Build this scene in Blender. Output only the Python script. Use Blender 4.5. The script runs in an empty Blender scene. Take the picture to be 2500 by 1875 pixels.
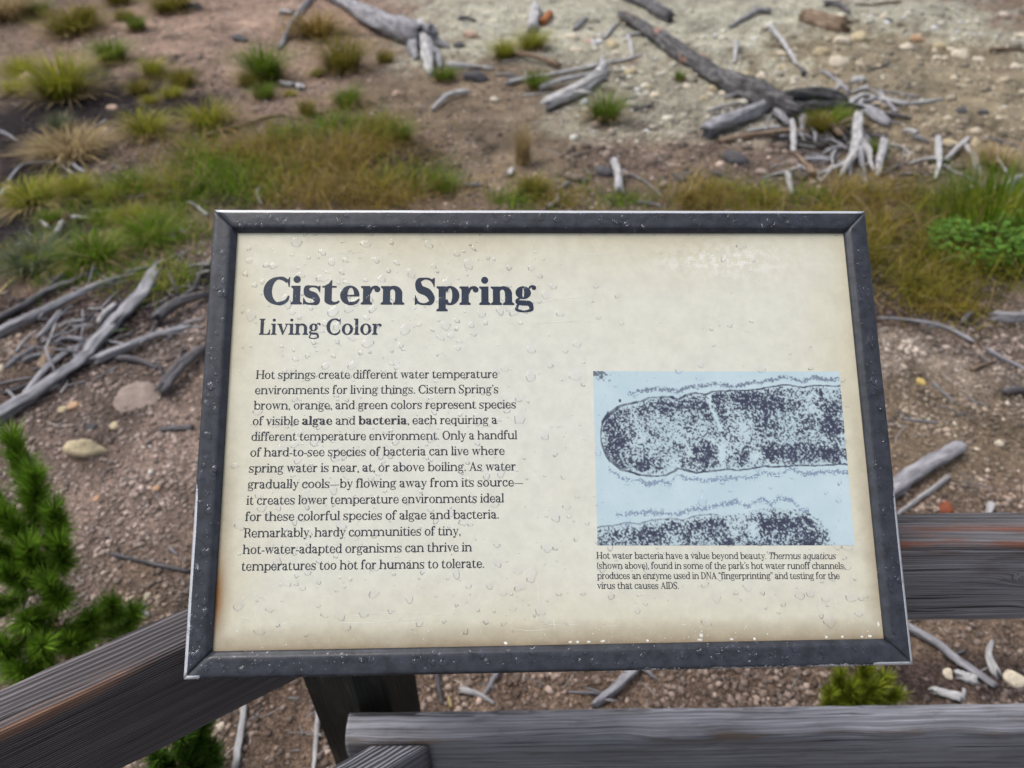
import bpy, bmesh, math, random
import numpy as np
from mathutils import Vector, Matrix
from mathutils.geometry import delaunay_2d_cdt

scene = bpy.context.scene
col = scene.collection
R = math.radians

# ---------------------------------------------------------------- camera, sky, sun, exposure
cam = bpy.data.objects.new('camera', bpy.data.cameras.new('camera'))
col.objects.link(cam); scene.camera = cam
cam.location = (0, 0, 2.05); cam.rotation_euler = (R(50), 0, 0)
cam.data.sensor_width = 36; cam.data.lens = 24.955
cam.data.clip_start = .05; cam.data.clip_end = 400
cam.data.dof.use_dof = True; cam.data.dof.focus_distance = .95; cam.data.dof.aperture_fstop = 3.7

SUN_EL, SUN_AZ = 62, 290
world = bpy.data.worlds.new('World'); scene.world = world; world.use_nodes = True
wn = world.node_tree; bg = wn.nodes['Background']
sky = wn.nodes.new('ShaderNodeTexSky'); sky.sky_type = 'NISHITA'; sky.sun_disc = False
sky.sun_elevation = R(SUN_EL); sky.sun_rotation = R(SUN_AZ); sky.dust_density = 4.0; sky.air_density = 1.0
hs = wn.nodes.new('ShaderNodeHueSaturation'); hs.inputs['Saturation'].default_value = .45   # overcast: a paler sky
wn.links.new(sky.outputs[0], hs.inputs['Color']); wn.links.new(hs.outputs[0], bg.inputs['Color'])
bg.inputs['Strength'].default_value = .13
sun = bpy.data.objects.new('sun', bpy.data.lights.new('sun', 'SUN')); col.objects.link(sun)
sun.data.energy = 1.0; sun.data.angle = R(35); sun.data.color = (1, .97, .93)
sun.rotation_euler = (R(90-SUN_EL), 0, R(180-SUN_AZ))
scene.view_settings.view_transform = 'Standard'; scene.view_settings.look = 'None'
scene.view_settings.gamma = 1; scene.view_settings.exposure = .62
scene.cycles.use_denoising = True
scene.cycles.max_bounces = 8; scene.cycles.transparent_max_bounces = 24

rng = np.random.default_rng(7); random.seed(7)

# ---------------------------------------------------------------- helpers
def mesh_obj(name, verts, faces, mats, parent=None, smooth=False, mi=None):
    me = bpy.data.meshes.new(name); me.from_pydata([tuple(v) for v in verts], [], [tuple(f) for f in faces])
    for m in (mats if isinstance(mats, (list, tuple)) else [mats]): me.materials.append(m)
    if smooth: me.polygons.foreach_set('use_smooth', [True]*len(me.polygons))
    if mi is not None: me.polygons.foreach_set('material_index', mi)
    me.update()
    o = bpy.data.objects.new(name, me); col.objects.link(o)
    if parent: o.parent = parent
    return o
def np_mesh(name, V, Fq, mats, attr=None, smooth=False):
    """fast mesh from arrays: V (n,3), Fq (m,k) one polygon size, attr = {name: (n,3) colours}"""
    me = bpy.data.meshes.new(name); n, (m, k) = len(V), Fq.shape
    me.vertices.add(n); me.vertices.foreach_set('co', np.asarray(V, np.float32).ravel())
    me.loops.add(m*k); me.loops.foreach_set('vertex_index', Fq.astype(np.int32).ravel())
    me.polygons.add(m); me.polygons.foreach_set('loop_start', np.arange(m, dtype=np.int32)*k)
    me.polygons.foreach_set('loop_total', np.full(m, k, np.int32))
    if smooth: me.polygons.foreach_set('use_smooth', np.ones(m, bool))
    for an, c in (attr or {}).items():
        a = me.color_attributes.new(an, 'FLOAT_COLOR', 'POINT')
        a.data.foreach_set('color', np.concatenate([c, np.ones((n, 1))], 1).astype(np.float32).ravel())
    for mt in (mats if isinstance(mats, (list, tuple)) else [mats]): me.materials.append(mt)
    me.update(); me.validate()
    return me
def link(name, me, parent=None):
    o = bpy.data.objects.new(name, me); col.objects.link(o)
    if parent: o.parent = parent
    return o
def empty(name, loc=(0, 0, 0)):
    o = bpy.data.objects.new(name, None); col.objects.link(o); o.location = loc; o.empty_display_size = .1
    return o
def tag(o, label=None, cat=None, group=None, kind=None):
    if label: o['label'] = label
    if cat: o['category'] = cat
    if group: o['group'] = group
    if kind: o['kind'] = kind
    return o

def hash2(ix, iy, seed):
    h = (ix.astype(np.int64)*374761393 + iy.astype(np.int64)*668265263 + seed*1442695041) & 0xffffffff
    h = ((h ^ (h >> 13))*1274126177) & 0xffffffff
    return ((h ^ (h >> 16)) & 0xffffff)/float(0xffffff)
def vnoise(x, y, seed=0):
    x = np.asarray(x, float); y = np.asarray(y, float)
    ix, iy = np.floor(x), np.floor(y); fx, fy = x-ix, y-iy
    fx = fx*fx*(3-2*fx); fy = fy*fy*(3-2*fy)
    a = hash2(ix, iy, seed); b = hash2(ix+1, iy, seed); c = hash2(ix, iy+1, seed); d = hash2(ix+1, iy+1, seed)
    return a+(b-a)*fx+(c-a)*fy+(a-b-c+d)*fx*fy
def fbm(x, y, seed=0, octv=4):
    s = 0; a = .5; t = 0
    for k in range(octv):
        s = s+a*vnoise(x*2**k, y*2**k, seed+k*17); t += a; a *= .5
    return s/t
def ground_z(x, y):
    """height of the natural ground"""
    x = np.asarray(x, float); y = np.asarray(y, float)
    return .10*(fbm(x*.55+3.1, y*.55+8.7, 5, 2)-.5) + .035*(fbm(x*2.3, y*2.3, 9, 3)-.5)
def gz(x, y): return float(ground_z(np.array([x]), np.array([y]))[0])

# ---------------------------------------------------------------- materials
def mat(name):
    m = bpy.data.materials.new(name); m.use_nodes = True; nt = m.node_tree
    return m, nt, nt.nodes['Principled BSDF'], nt.nodes.new, nt.links.new
def ramp(nt, stops, fac=None, interp='LINEAR'):
    n = nt.nodes.new('ShaderNodeValToRGB'); n.color_ramp.interpolation = interp
    el = n.color_ramp.elements
    while len(el) < len(stops): el.new(.5)
    for e, (p, c) in zip(el, stops):
        e.position = p; e.color = (c, c, c, 1) if isinstance(c, (int, float)) else (*c, 1)
    if fac is not None: nt.links.new(fac, n.inputs[0])
    return n
def mix(nt, fac, a, b, blend='MIX'):
    n = nt.nodes.new('ShaderNodeMix'); n.data_type = 'RGBA'; n.blend_type = blend
    for s, v in ((n.inputs['Factor'], fac), (n.inputs['A'], a), (n.inputs['B'], b)):
        if hasattr(v, 'is_output'): nt.links.new(v, s)
        elif isinstance(v, (int, float)): s.default_value = v
        else: s.default_value = (*v, 1)
    return n.outputs['Result']
def math_n(nt, op, a, b=None, c=None, clamp=False):
    n = nt.nodes.new('ShaderNodeMath'); n.operation = op; n.use_clamp = clamp
    for k, v in enumerate((a, b, c)):
        if v is None: continue
        if hasattr(v, 'is_output'): nt.links.new(v, n.inputs[k])
        else: n.inputs[k].default_value = v
    return n.outputs[0]
def tex_noise(nt, vec, scale, detail=4, rough=.55, dist=0.0, out='Fac'):
    n = nt.nodes.new('ShaderNodeTexNoise'); n.inputs['Scale'].default_value = scale; n.inputs['Detail'].default_value = detail
    n.inputs['Roughness'].default_value = rough; n.inputs['Distortion'].default_value = dist
    nt.links.new(vec, n.inputs['Vector']); return n.outputs[out]
def coords(nt, kind='Object', scale=(1, 1, 1), loc=(0, 0, 0)):
    if kind == 'UV':
        t = nt.nodes.new('ShaderNodeUVMap').outputs[0]
    else: t = nt.nodes.new('ShaderNodeTexCoord').outputs[kind]
    m = nt.nodes.new('ShaderNodeMapping'); m.inputs['Scale'].default_value = scale; m.inputs['Location'].default_value = loc
    nt.links.new(t, m.inputs['Vector']); return m.outputs[0]
def bump(nt, h, strength, dist, b, normal=None):
    n = nt.nodes.new('ShaderNodeBump'); n.inputs['Strength'].default_value = strength; n.inputs['Distance'].default_value = dist
    nt.links.new(h, n.inputs['Height'])
    if normal: nt.links.new(normal, n.inputs['Normal'])
    nt.links.new(n.outputs[0], b.inputs['Normal']); return n.outputs[0]
def attr_col(nt, name):
    n = nt.nodes.new('ShaderNodeAttribute'); n.attribute_name = name; return n.outputs['Color']

def make_soil():
    m, nt, b, new, ln = mat('soil')
    c = attr_col(nt, 'soil'); p = coords(nt); sp = tex_noise(nt, p, 150, 3, .75)
    f = tex_noise(nt, p, 55, 5, .7); g = tex_noise(nt, p, 7, 4, .6); v = tex_noise(nt, p, 260, 2, .6)
    k = ramp(nt, [(.28, .42), (.5, 1.0), (.70, 1.9)], f).outputs[0]
    c2 = mix(nt, 1.0, c, k, 'MULTIPLY')
    c2 = mix(nt, 1.0, c2, ramp(nt, [(.36, .45), (.5, .95), (.64, 1.9)], sp).outputs[0], 'MULTIPLY')
    k2 = ramp(nt, [(.3, .72), (.7, 1.25)], g).outputs[0]
    c3 = mix(nt, 1.0, c2, k2, 'MULTIPLY')
    ln(c3, b.inputs['Base Color']); b.inputs['Roughness'].default_value = .95; b.inputs['Specular IOR Level'].default_value = .2
    h = math_n(nt, 'ADD', f, math_n(nt, 'MULTIPLY', v, .4))
    bump(nt, h, .9, .02, b); return m
def make_tinted(name, rough=.9, attr='tint', transl=0.0, spec=.25):
    m, nt, b, new, ln = mat(name)
    ln(attr_col(nt, attr), b.inputs['Base Color']); b.inputs['Roughness'].default_value = rough
    b.inputs['Specular IOR Level'].default_value = spec
    if transl:
        t = new('ShaderNodeBsdfTranslucent'); ln(attr_col(nt, attr), t.inputs[0])
        x = new('ShaderNodeMixShader'); x.inputs[0].default_value = transl
        ln(b.outputs[0], x.inputs[1]); ln(t.outputs[0], x.inputs[2]); ln(x.outputs[0], nt.nodes['Material Output'].inputs[0])
    return m
def make_deadwood(name, dark, light, accent=None):
    m, nt, b, new, ln = mat(name)
    p = coords(nt, 'UV', (5, 22, 1)); q = coords(nt, 'UV', (9, 3, 1)); r = coords(nt)
    f = tex_noise(nt, p, 1.6, 5, .65); g = tex_noise(nt, q, .7, 3, .5)
    c = ramp(nt, [(.30, [v*.45 for v in dark]), (.43, dark), (.62, light)], f).outputs[0]
    c = mix(nt, ramp(nt, [(.35, .0), (.65, .55)], g).outputs[0], c, dark)
    if accent:
        a = tex_noise(nt, r, 3.2, 3, .6)
        c = mix(nt, ramp(nt, [(.615, .0), (.65, 1.0)], a).outputs[0], c, accent)
    ln(c, b.inputs['Base Color']); b.inputs['Roughness'].default_value = .85; b.inputs['Specular IOR Level'].default_value = .25
    bump(nt, f, .8, .006, b); return m
def make_plank(name, seed, dark, light, warm_amt, warm=((.06, .03, .024), (.27, .13, .075)), knots=(), groove=1.0, ring=.45, wthr=.52, wet=1.0):
    """weathered sawn timber; local X runs along the grain"""
    m, nt, b, new, ln = mat(name)
    tc = new('ShaderNodeTexCoord').outputs['Object']
    sx = new('ShaderNodeSeparateXYZ'); ln(tc, sx.inputs[0]); X, Y, Z = sx.outputs
    wob = tex_noise(nt, coords(nt, 'Object', (1.3, 6, 6), (seed, 0, 0)), 1.0, 3, .5)
    g = math_n(nt, 'ADD', math_n(nt, 'MULTIPLY_ADD', Z, 1.5, Y), math_n(nt, 'MULTIPLY', wob, .040))
    for kx, kz, a, bb in knots:                             # grain flows round the knots
        dx = math_n(nt, 'DIVIDE', math_n(nt, 'SUBTRACT', X, kx), a); dz = math_n(nt, 'DIVIDE', math_n(nt, 'SUBTRACT', math_n(nt, 'ADD', Y, Z), kz), bb)
        d2 = math_n(nt, 'ADD', math_n(nt, 'MULTIPLY', dx, dx), math_n(nt, 'MULTIPLY', dz, dz))
        w = math_n(nt, 'EXPONENT', math_n(nt, 'MULTIPLY', d2, -1.0))
        rr = math_n(nt, 'MULTIPLY', math_n(nt, 'SQRT', d2), bb*1.1)
        mx = new('ShaderNodeMix'); mx.data_type = 'FLOAT'
        ln(w, mx.inputs[0]); ln(g, mx.inputs[2]); ln(rr, mx.inputs[3]); g = mx.outputs[0]
    cb = new('ShaderNodeCombineXYZ'); ln(math_n(nt, 'MULTIPLY', X, .9), cb.inputs[0]); ln(math_n(nt, 'MULTIPLY', g, 70.0), cb.inputs[1])
    cb.inputs[2].default_value = seed*3.7
    f = tex_noise(nt, cb.outputs[0], 1.7, 3, .6)            # ring bands
    cb2 = new('ShaderNodeCombineXYZ'); ln(math_n(nt, 'MULTIPLY', X, 5.0), cb2.inputs[0]); ln(math_n(nt, 'MULTIPLY', g, 420.0), cb2.inputs[1]); cb2.inputs[2].default_value = seed
    f2 = tex_noise(nt, cb2.outputs[0], 1.0, 3, .7)          # fibres
    big = tex_noise(nt, coords(nt, 'Object', (2.2, 9, 9), (seed*2, 3, 1)), 1.0, 3, .55)
    ph = math_n(nt, 'ADD', math_n(nt, 'MULTIPLY', g, 6.2832/.0068), math_n(nt, 'MULTIPLY', math_n(nt, 'SUBTRACT', f, .5), 6.0))
    rg = math_n(nt, 'POWER', math_n(nt, 'MULTIPLY_ADD', math_n(nt, 'SINE', ph), .5, .5), 1.6)     # raised late wood
    rg = math_n(nt, 'MULTIPLY_ADD', rg, .42, .29)
    fine = math_n(nt, 'ADD', math_n(nt, 'MULTIPLY', rg, ring), math_n(nt, 'MULTIPLY', math_n(nt, 'ADD', math_n(nt, 'MULTIPLY', f, .55), math_n(nt, 'MULTIPLY', f2, .45)), 1-ring))
    c = ramp(nt, [(.33, [v*.28 for v in dark]), (.43, dark), (.56, light), (.66, [v*1.45 for v in light])], fine).outputs[0]
    c = mix(nt, 1.0, c, ramp(nt, [(.28, .55), (.5, .95), (.72, 1.35)], big).outputs[0], 'MULTIPLY')
    blot = tex_noise(nt, coords(nt, 'Object', (7, 30, 30), (seed, 5, 2)), 1.0, 5, .65)
    c = mix(nt, ramp(nt, [(.54, .0), (.70, .55)], blot).outputs[0], c, (.07, .055, .048))       # damp brown stains
    cb3 = new('ShaderNodeCombineXYZ'); ln(math_n(nt, 'MULTIPLY', X, 2.6), cb3.inputs[0]); ln(math_n(nt, 'MULTIPLY', g, 95.0), cb3.inputs[1]); cb3.inputs[2].default_value = seed+40.0
    chk = ramp(nt, [(.655, .0), (.675, 1.0)], tex_noise(nt, cb3.outputs[0], 1.0, 2, .5)).outputs[0]   # drying checks
    c = mix(nt, math_n(nt, 'MULTIPLY', chk, .85), c, (.012, .010, .010))
    fine = math_n(nt, 'SUBTRACT', fine, math_n(nt, 'MULTIPLY', chk, .6))
    wm = tex_noise(nt, coords(nt, 'Object', (3.0, 26, 26), (seed*5, 1, 7)), 1.0, 4, .6)
    wc = ramp(nt, [(.3, warm[0]), (.62, warm[1])], f2).outputs[0]
    ea = attr_col(nt, 'edge'); es = new('ShaderNodeSeparateColor'); ln(ea, es.inputs[0]); edge = es.outputs[0]
    c = mix(nt, es.outputs[1], c, mix(nt, 1.0, c, (wet, wet*.97, wet*.97), 'MULTIPLY'))        # wet upper face; colour also darkened to balance the poorly lit front
    #                            # worn arris: bare wood where the grey skin has been rubbed off
    wf = math_n(nt, 'MULTIPLY', ramp(nt, [(wthr, .0), (wthr+.09, warm_amt)], wm).outputs[0], edge)
    c = mix(nt, wf, c, wc)
    for kx, kz, a, bb in knots:
        dx = math_n(nt, 'DIVIDE', math_n(nt, 'SUBTRACT', X, kx), a*.45); dz = math_n(nt, 'DIVIDE', math_n(nt, 'SUBTRACT', math_n(nt, 'ADD', Y, Z), kz), bb*.45)
        d2 = math_n(nt, 'ADD', math_n(nt, 'MULTIPLY', dx, dx), math_n(nt, 'MULTIPLY', dz, dz))
        c = mix(nt, math_n(nt, 'MULTIPLY', math_n(nt, 'EXPONENT', math_n(nt, 'MULTIPLY', d2, -2.0)), .8), c, (.03, .022, .02))
    ln(c, b.inputs['Base Color']); b.inputs['Roughness'].default_value = .72; b.inputs['Specular IOR Level'].default_value = .35
    bump(nt, fine, .9*groove, .006, b); return m
def make_frame_paint():
    m, nt, b, new, ln = mat('black frame paint')
    p = coords(nt); w = attr_col(nt, 'wear')
    n1 = tex_noise(nt, p, 420, 3, .7); n2 = tex_noise(nt, p, 60, 4, .65); n3 = tex_noise(nt, p, 9, 3, .5)
    wet = tex_noise(nt, p, 38, 6, .68, 1.2)
    base = ramp(nt, [(.34, (.015, .017, .022)), (.66, (.037, .041, .054))], n2).outputs[0]
    base = mix(nt, ramp(nt, [(.56, .0), (.66, .5)], wet).outputs[0], base, (.010, .012, .019))
    th = math_n(nt, 'ADD', math_n(nt, 'MULTIPLY', w, .95), math_n(nt, 'MULTIPLY', math_n(nt, 'SUBTRACT', math_n(nt, 'ADD', math_n(nt, 'MULTIPLY', n1, .45), math_n(nt, 'MULTIPLY', n3, .55)), .5), .9))
    fac = ramp(nt, [(.50, .0), (.54, 1.0)], th).outputs[0]
    speck = ramp(nt, [(.715, .0), (.73, .7)], tex_noise(nt, p, 230, 1, .5)).outputs[0]
    speck = math_n(nt, 'MULTIPLY', speck, ramp(nt, [(.5, .0), (.62, 1.0)], n3).outputs[0])
    fac = math_n(nt, 'MAXIMUM', fac, math_n(nt, 'MULTIPLY', speck, .6))
    c = mix(nt, fac, base, mix(nt, n1, (.34, .35, .38), (.72, .73, .76)))
    ln(c, b.inputs['Base Color']); ln(math_n(nt, 'MULTIPLY', fac, .35), b.inputs['Metallic'])
    ln(ramp(nt, [(.40, .50), (.62, .34)], wet).outputs[0], b.inputs['Roughness']); b.inputs['Specular IOR Level'].default_value = .5
    h = math_n(nt, 'ADD', math_n(nt, 'MULTIPLY', n1, .25), math_n(nt, 'MULTIPLY', ramp(nt, [(.48, .0), (.62, 1.0)], wet).outputs[0], .3))
    bump(nt, h, .22, .0015, b); return m
def make_panel():
    m, nt, b, new, ln = mat('cream sign panel')
    tc = new('ShaderNodeTexCoord').outputs['Object']; sx = new('ShaderNodeSeparateXYZ'); ln(tc, sx.inputs[0]); X, Y, Z = sx.outputs
    p = coords(nt)
    n1 = tex_noise(nt, p, 6, 4, .6); n2 = tex_noise(nt, p, 55, 4, .65); n3 = tex_noise(nt, p, 480, 2, .6)
    ex = math_n(nt, 'SUBTRACT', .4325, math_n(nt, 'ABSOLUTE', X))
    et = math_n(nt, 'SUBTRACT', .2770, Y); eb = math_n(nt, 'ADD', .2785, Y)
    d = math_n(nt, 'MINIMUM', ex, math_n(nt, 'MINIMUM', et, eb))
    dn = math_n(nt, 'ADD', d, math_n(nt, 'MULTIPLY', math_n(nt, 'SUBTRACT', n1, .5), .10))
    c = ramp(nt, [(.0, (.57, .52, .38)), (.03, (.625, .595, .47)), (.09, (.655, .64, .54)), (.28, (.665, .655, .57))], dn).outputs[0]
    db = math_n(nt, 'MINIMUM', eb, math_n(nt, 'ADD', ex, .008))
    dbn = math_n(nt, 'ADD', db, math_n(nt, 'MULTIPLY', math_n(nt, 'SUBTRACT', n2, .5), .010))
    lowm = ramp(nt, [(.16, 1.0), (.34, .0)], math_n(nt, 'ADD', .28, Y)).outputs[0]
    gr = math_n(nt, 'MULTIPLY', ramp(nt, [(.0, .85), (.006, .6), (.030, .0)], dbn).outputs[0], lowm)
    c = mix(nt, gr, c, (.27, .205, .125))                    # grime that has gathered along the lower rebate
    rx = math_n(nt, 'DIVIDE', math_n(nt, 'ADD', X, .4320), .0085); ry = math_n(nt, 'DIVIDE', math_n(nt, 'ADD', Y, .212), .038)
    rr = math_n(nt, 'EXPONENT', math_n(nt, 'MULTIPLY', math_n(nt, 'ADD', math_n(nt, 'MULTIPLY', rx, rx), math_n(nt, 'MULTIPLY', ry, ry)), -1.0))
    c = mix(nt, math_n(nt, 'MULTIPLY', rr, math_n(nt, 'ADD', .55, n2), None, True), c, (.30, .13, .025))    # rust run from the frame
    c = mix(nt, ramp(nt, [(.52, .0), (.75, .25)], n1).outputs[0], c, (.60, .56, .43))
    c = mix(nt, 1.0, c, ramp(nt, [(.3, .93), (.7, 1.05)], n2).outputs[0], 'MULTIPLY')
    c = mix(nt, ramp(nt, [(.72, .0), (.78, .5)], n3).outputs[0], c, (.40, .36, .26))
    # rubbed white weave at the upper right
    gx = math_n(nt, 'SINE', math_n(nt, 'MULTIPLY', X, 2100.0)); gy = math_n(nt, 'SINE', math_n(nt, 'MULTIPLY', Y, 2300.0))
    wv = math_n(nt, 'MAXIMUM', gx, gy)
    qx = math_n(nt, 'DIVIDE', math_n(nt, 'SUBTRACT', X, .255), .095); qy = math_n(nt, 'DIVIDE', math_n(nt, 'SUBTRACT', Y, .238), .022)
    qm = math_n(nt, 'EXPONENT', math_n(nt, 'MULTIPLY', math_n(nt, 'ADD', math_n(nt, 'MULTIPLY', qx, qx), math_n(nt, 'MULTIPLY', qy, qy)), -1.0))
    wf = math_n(nt, 'MULTIPLY', math_n(nt, 'MULTIPLY', ramp(nt, [(.45, .0), (.6, 1.0)], tex_noise(nt, p, 90, 3, .7)).outputs[0], qm), ramp(nt, [(.5, .25), (.9, .9)], wv).outputs[0])
    c = mix(nt, wf, c, (.84, .84, .80))
    ln(c, b.inputs['Base Color']); ln(ramp(nt, [(.3, .30), (.7, .45)], n2).outputs[0], b.inputs['Roughness'])
    b.inputs['Specular IOR Level'].default_value = .5
    bump(nt, math_n(nt, 'ADD', n2, math_n(nt, 'MULTIPLY', n3, .5)), .12, .0008, b); return m
def make_plain(name, c, rough=.6, metal=0.0, spec=.5):
    m, nt, b, new, ln = mat(name)
    n = tex_noise(nt, coords(nt), 60, 3, .6)
    ln(mix(nt, ramp(nt, [(.3, .0), (.7, 1.0)], n).outputs[0], [v*.8 for v in c], [min(1, v*1.2) for v in c]), b.inputs['Base Color'])
    b.inputs['Roughness'].default_value = rough; b.inputs['Metallic'].default_value = metal; b.inputs['Specular IOR Level'].default_value = spec
    return m
def make_print():
    m, nt, b, new, ln = mat('blue micrograph print')
    a = attr_col(nt, 'ink'); n = tex_noise(nt, coords(nt), 14, 3, .6)
    s = new('ShaderNodeSeparateColor'); ln(a, s.inputs[0])
    lightc = ramp(nt, [(.3, (.44, .565, .605)), (.7, (.53, .635, .66))], n).outputs[0]
    c = mix(nt, s.outputs[0], lightc, (.040, .044, .078)); c = mix(nt, math_n(nt, 'MULTIPLY', s.outputs[1], .8), c, (.11, .15, .27))
    ln(c, b.inputs['Base Color']); b.inputs['Roughness'].default_value = .34; return m
def make_water(name, tint):
    """thin clear film of water: see-through, with the mirror sheen of its own surface"""
    m, nt, b, new, ln = mat(name)
    nt.nodes.remove(b)
    t = new('ShaderNodeBsdfTransparent'); t.inputs[0].default_value = (tint, tint, tint*1.02, 1)
    g = new('ShaderNodeBsdfGlossy'); g.inputs['Roughness'].default_value = .04
    lw = new('ShaderNodeLayerWeight'); lw.inputs['Blend'].default_value = .5
    fr = math_n(nt, 'MULTIPLY_ADD', math_n(nt, 'POWER', lw.outputs['Facing'], 5.0), .5, .02)
    x = new('ShaderNodeMixShader'); ln(fr, x.inputs[0]); ln(t.outputs[0], x.inputs[1]); ln(g.outputs[0], x.inputs[2])
    ln(x.outputs[0], nt.nodes['Material Output'].inputs[0]); return m

SOILM = make_soil(); GRAVEL = make_tinted('gravel stones'); BLADE = make_tinted('grass blades', .7, transl=.25, spec=.08)
LEAF = make_tinted('leaves', .5, transl=.2, spec=.4); ROCKM = None
WOOD = {'g': make_deadwood('grey dead wood', (.19, .186, .20), (.42, .41, .435)), 'p': make_deadwood('bleached dead wood', (.30, .29, .29), (.58, .57, .57)),
        'b': make_deadwood('brown dead wood', (.16, .11, .075), (.34, .26, .19)), 'd': make_deadwood('dark dead wood', (.075, .07, .075), (.19, .18, .19)),
        's': make_deadwood('straw', (.32, .25, .12), (.52, .42, .22)), 'k': make_deadwood('burnt bark', (.045, .042, .045), (.20, .19, .19), (.30, .175, .13)),
        'x': make_deadwood('charcoal', (.02, .02, .022), (.10, .098, .10)), 'o': make_deadwood('rusty bark', (.25, .09, .03), (.45, .19, .08))}
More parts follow.
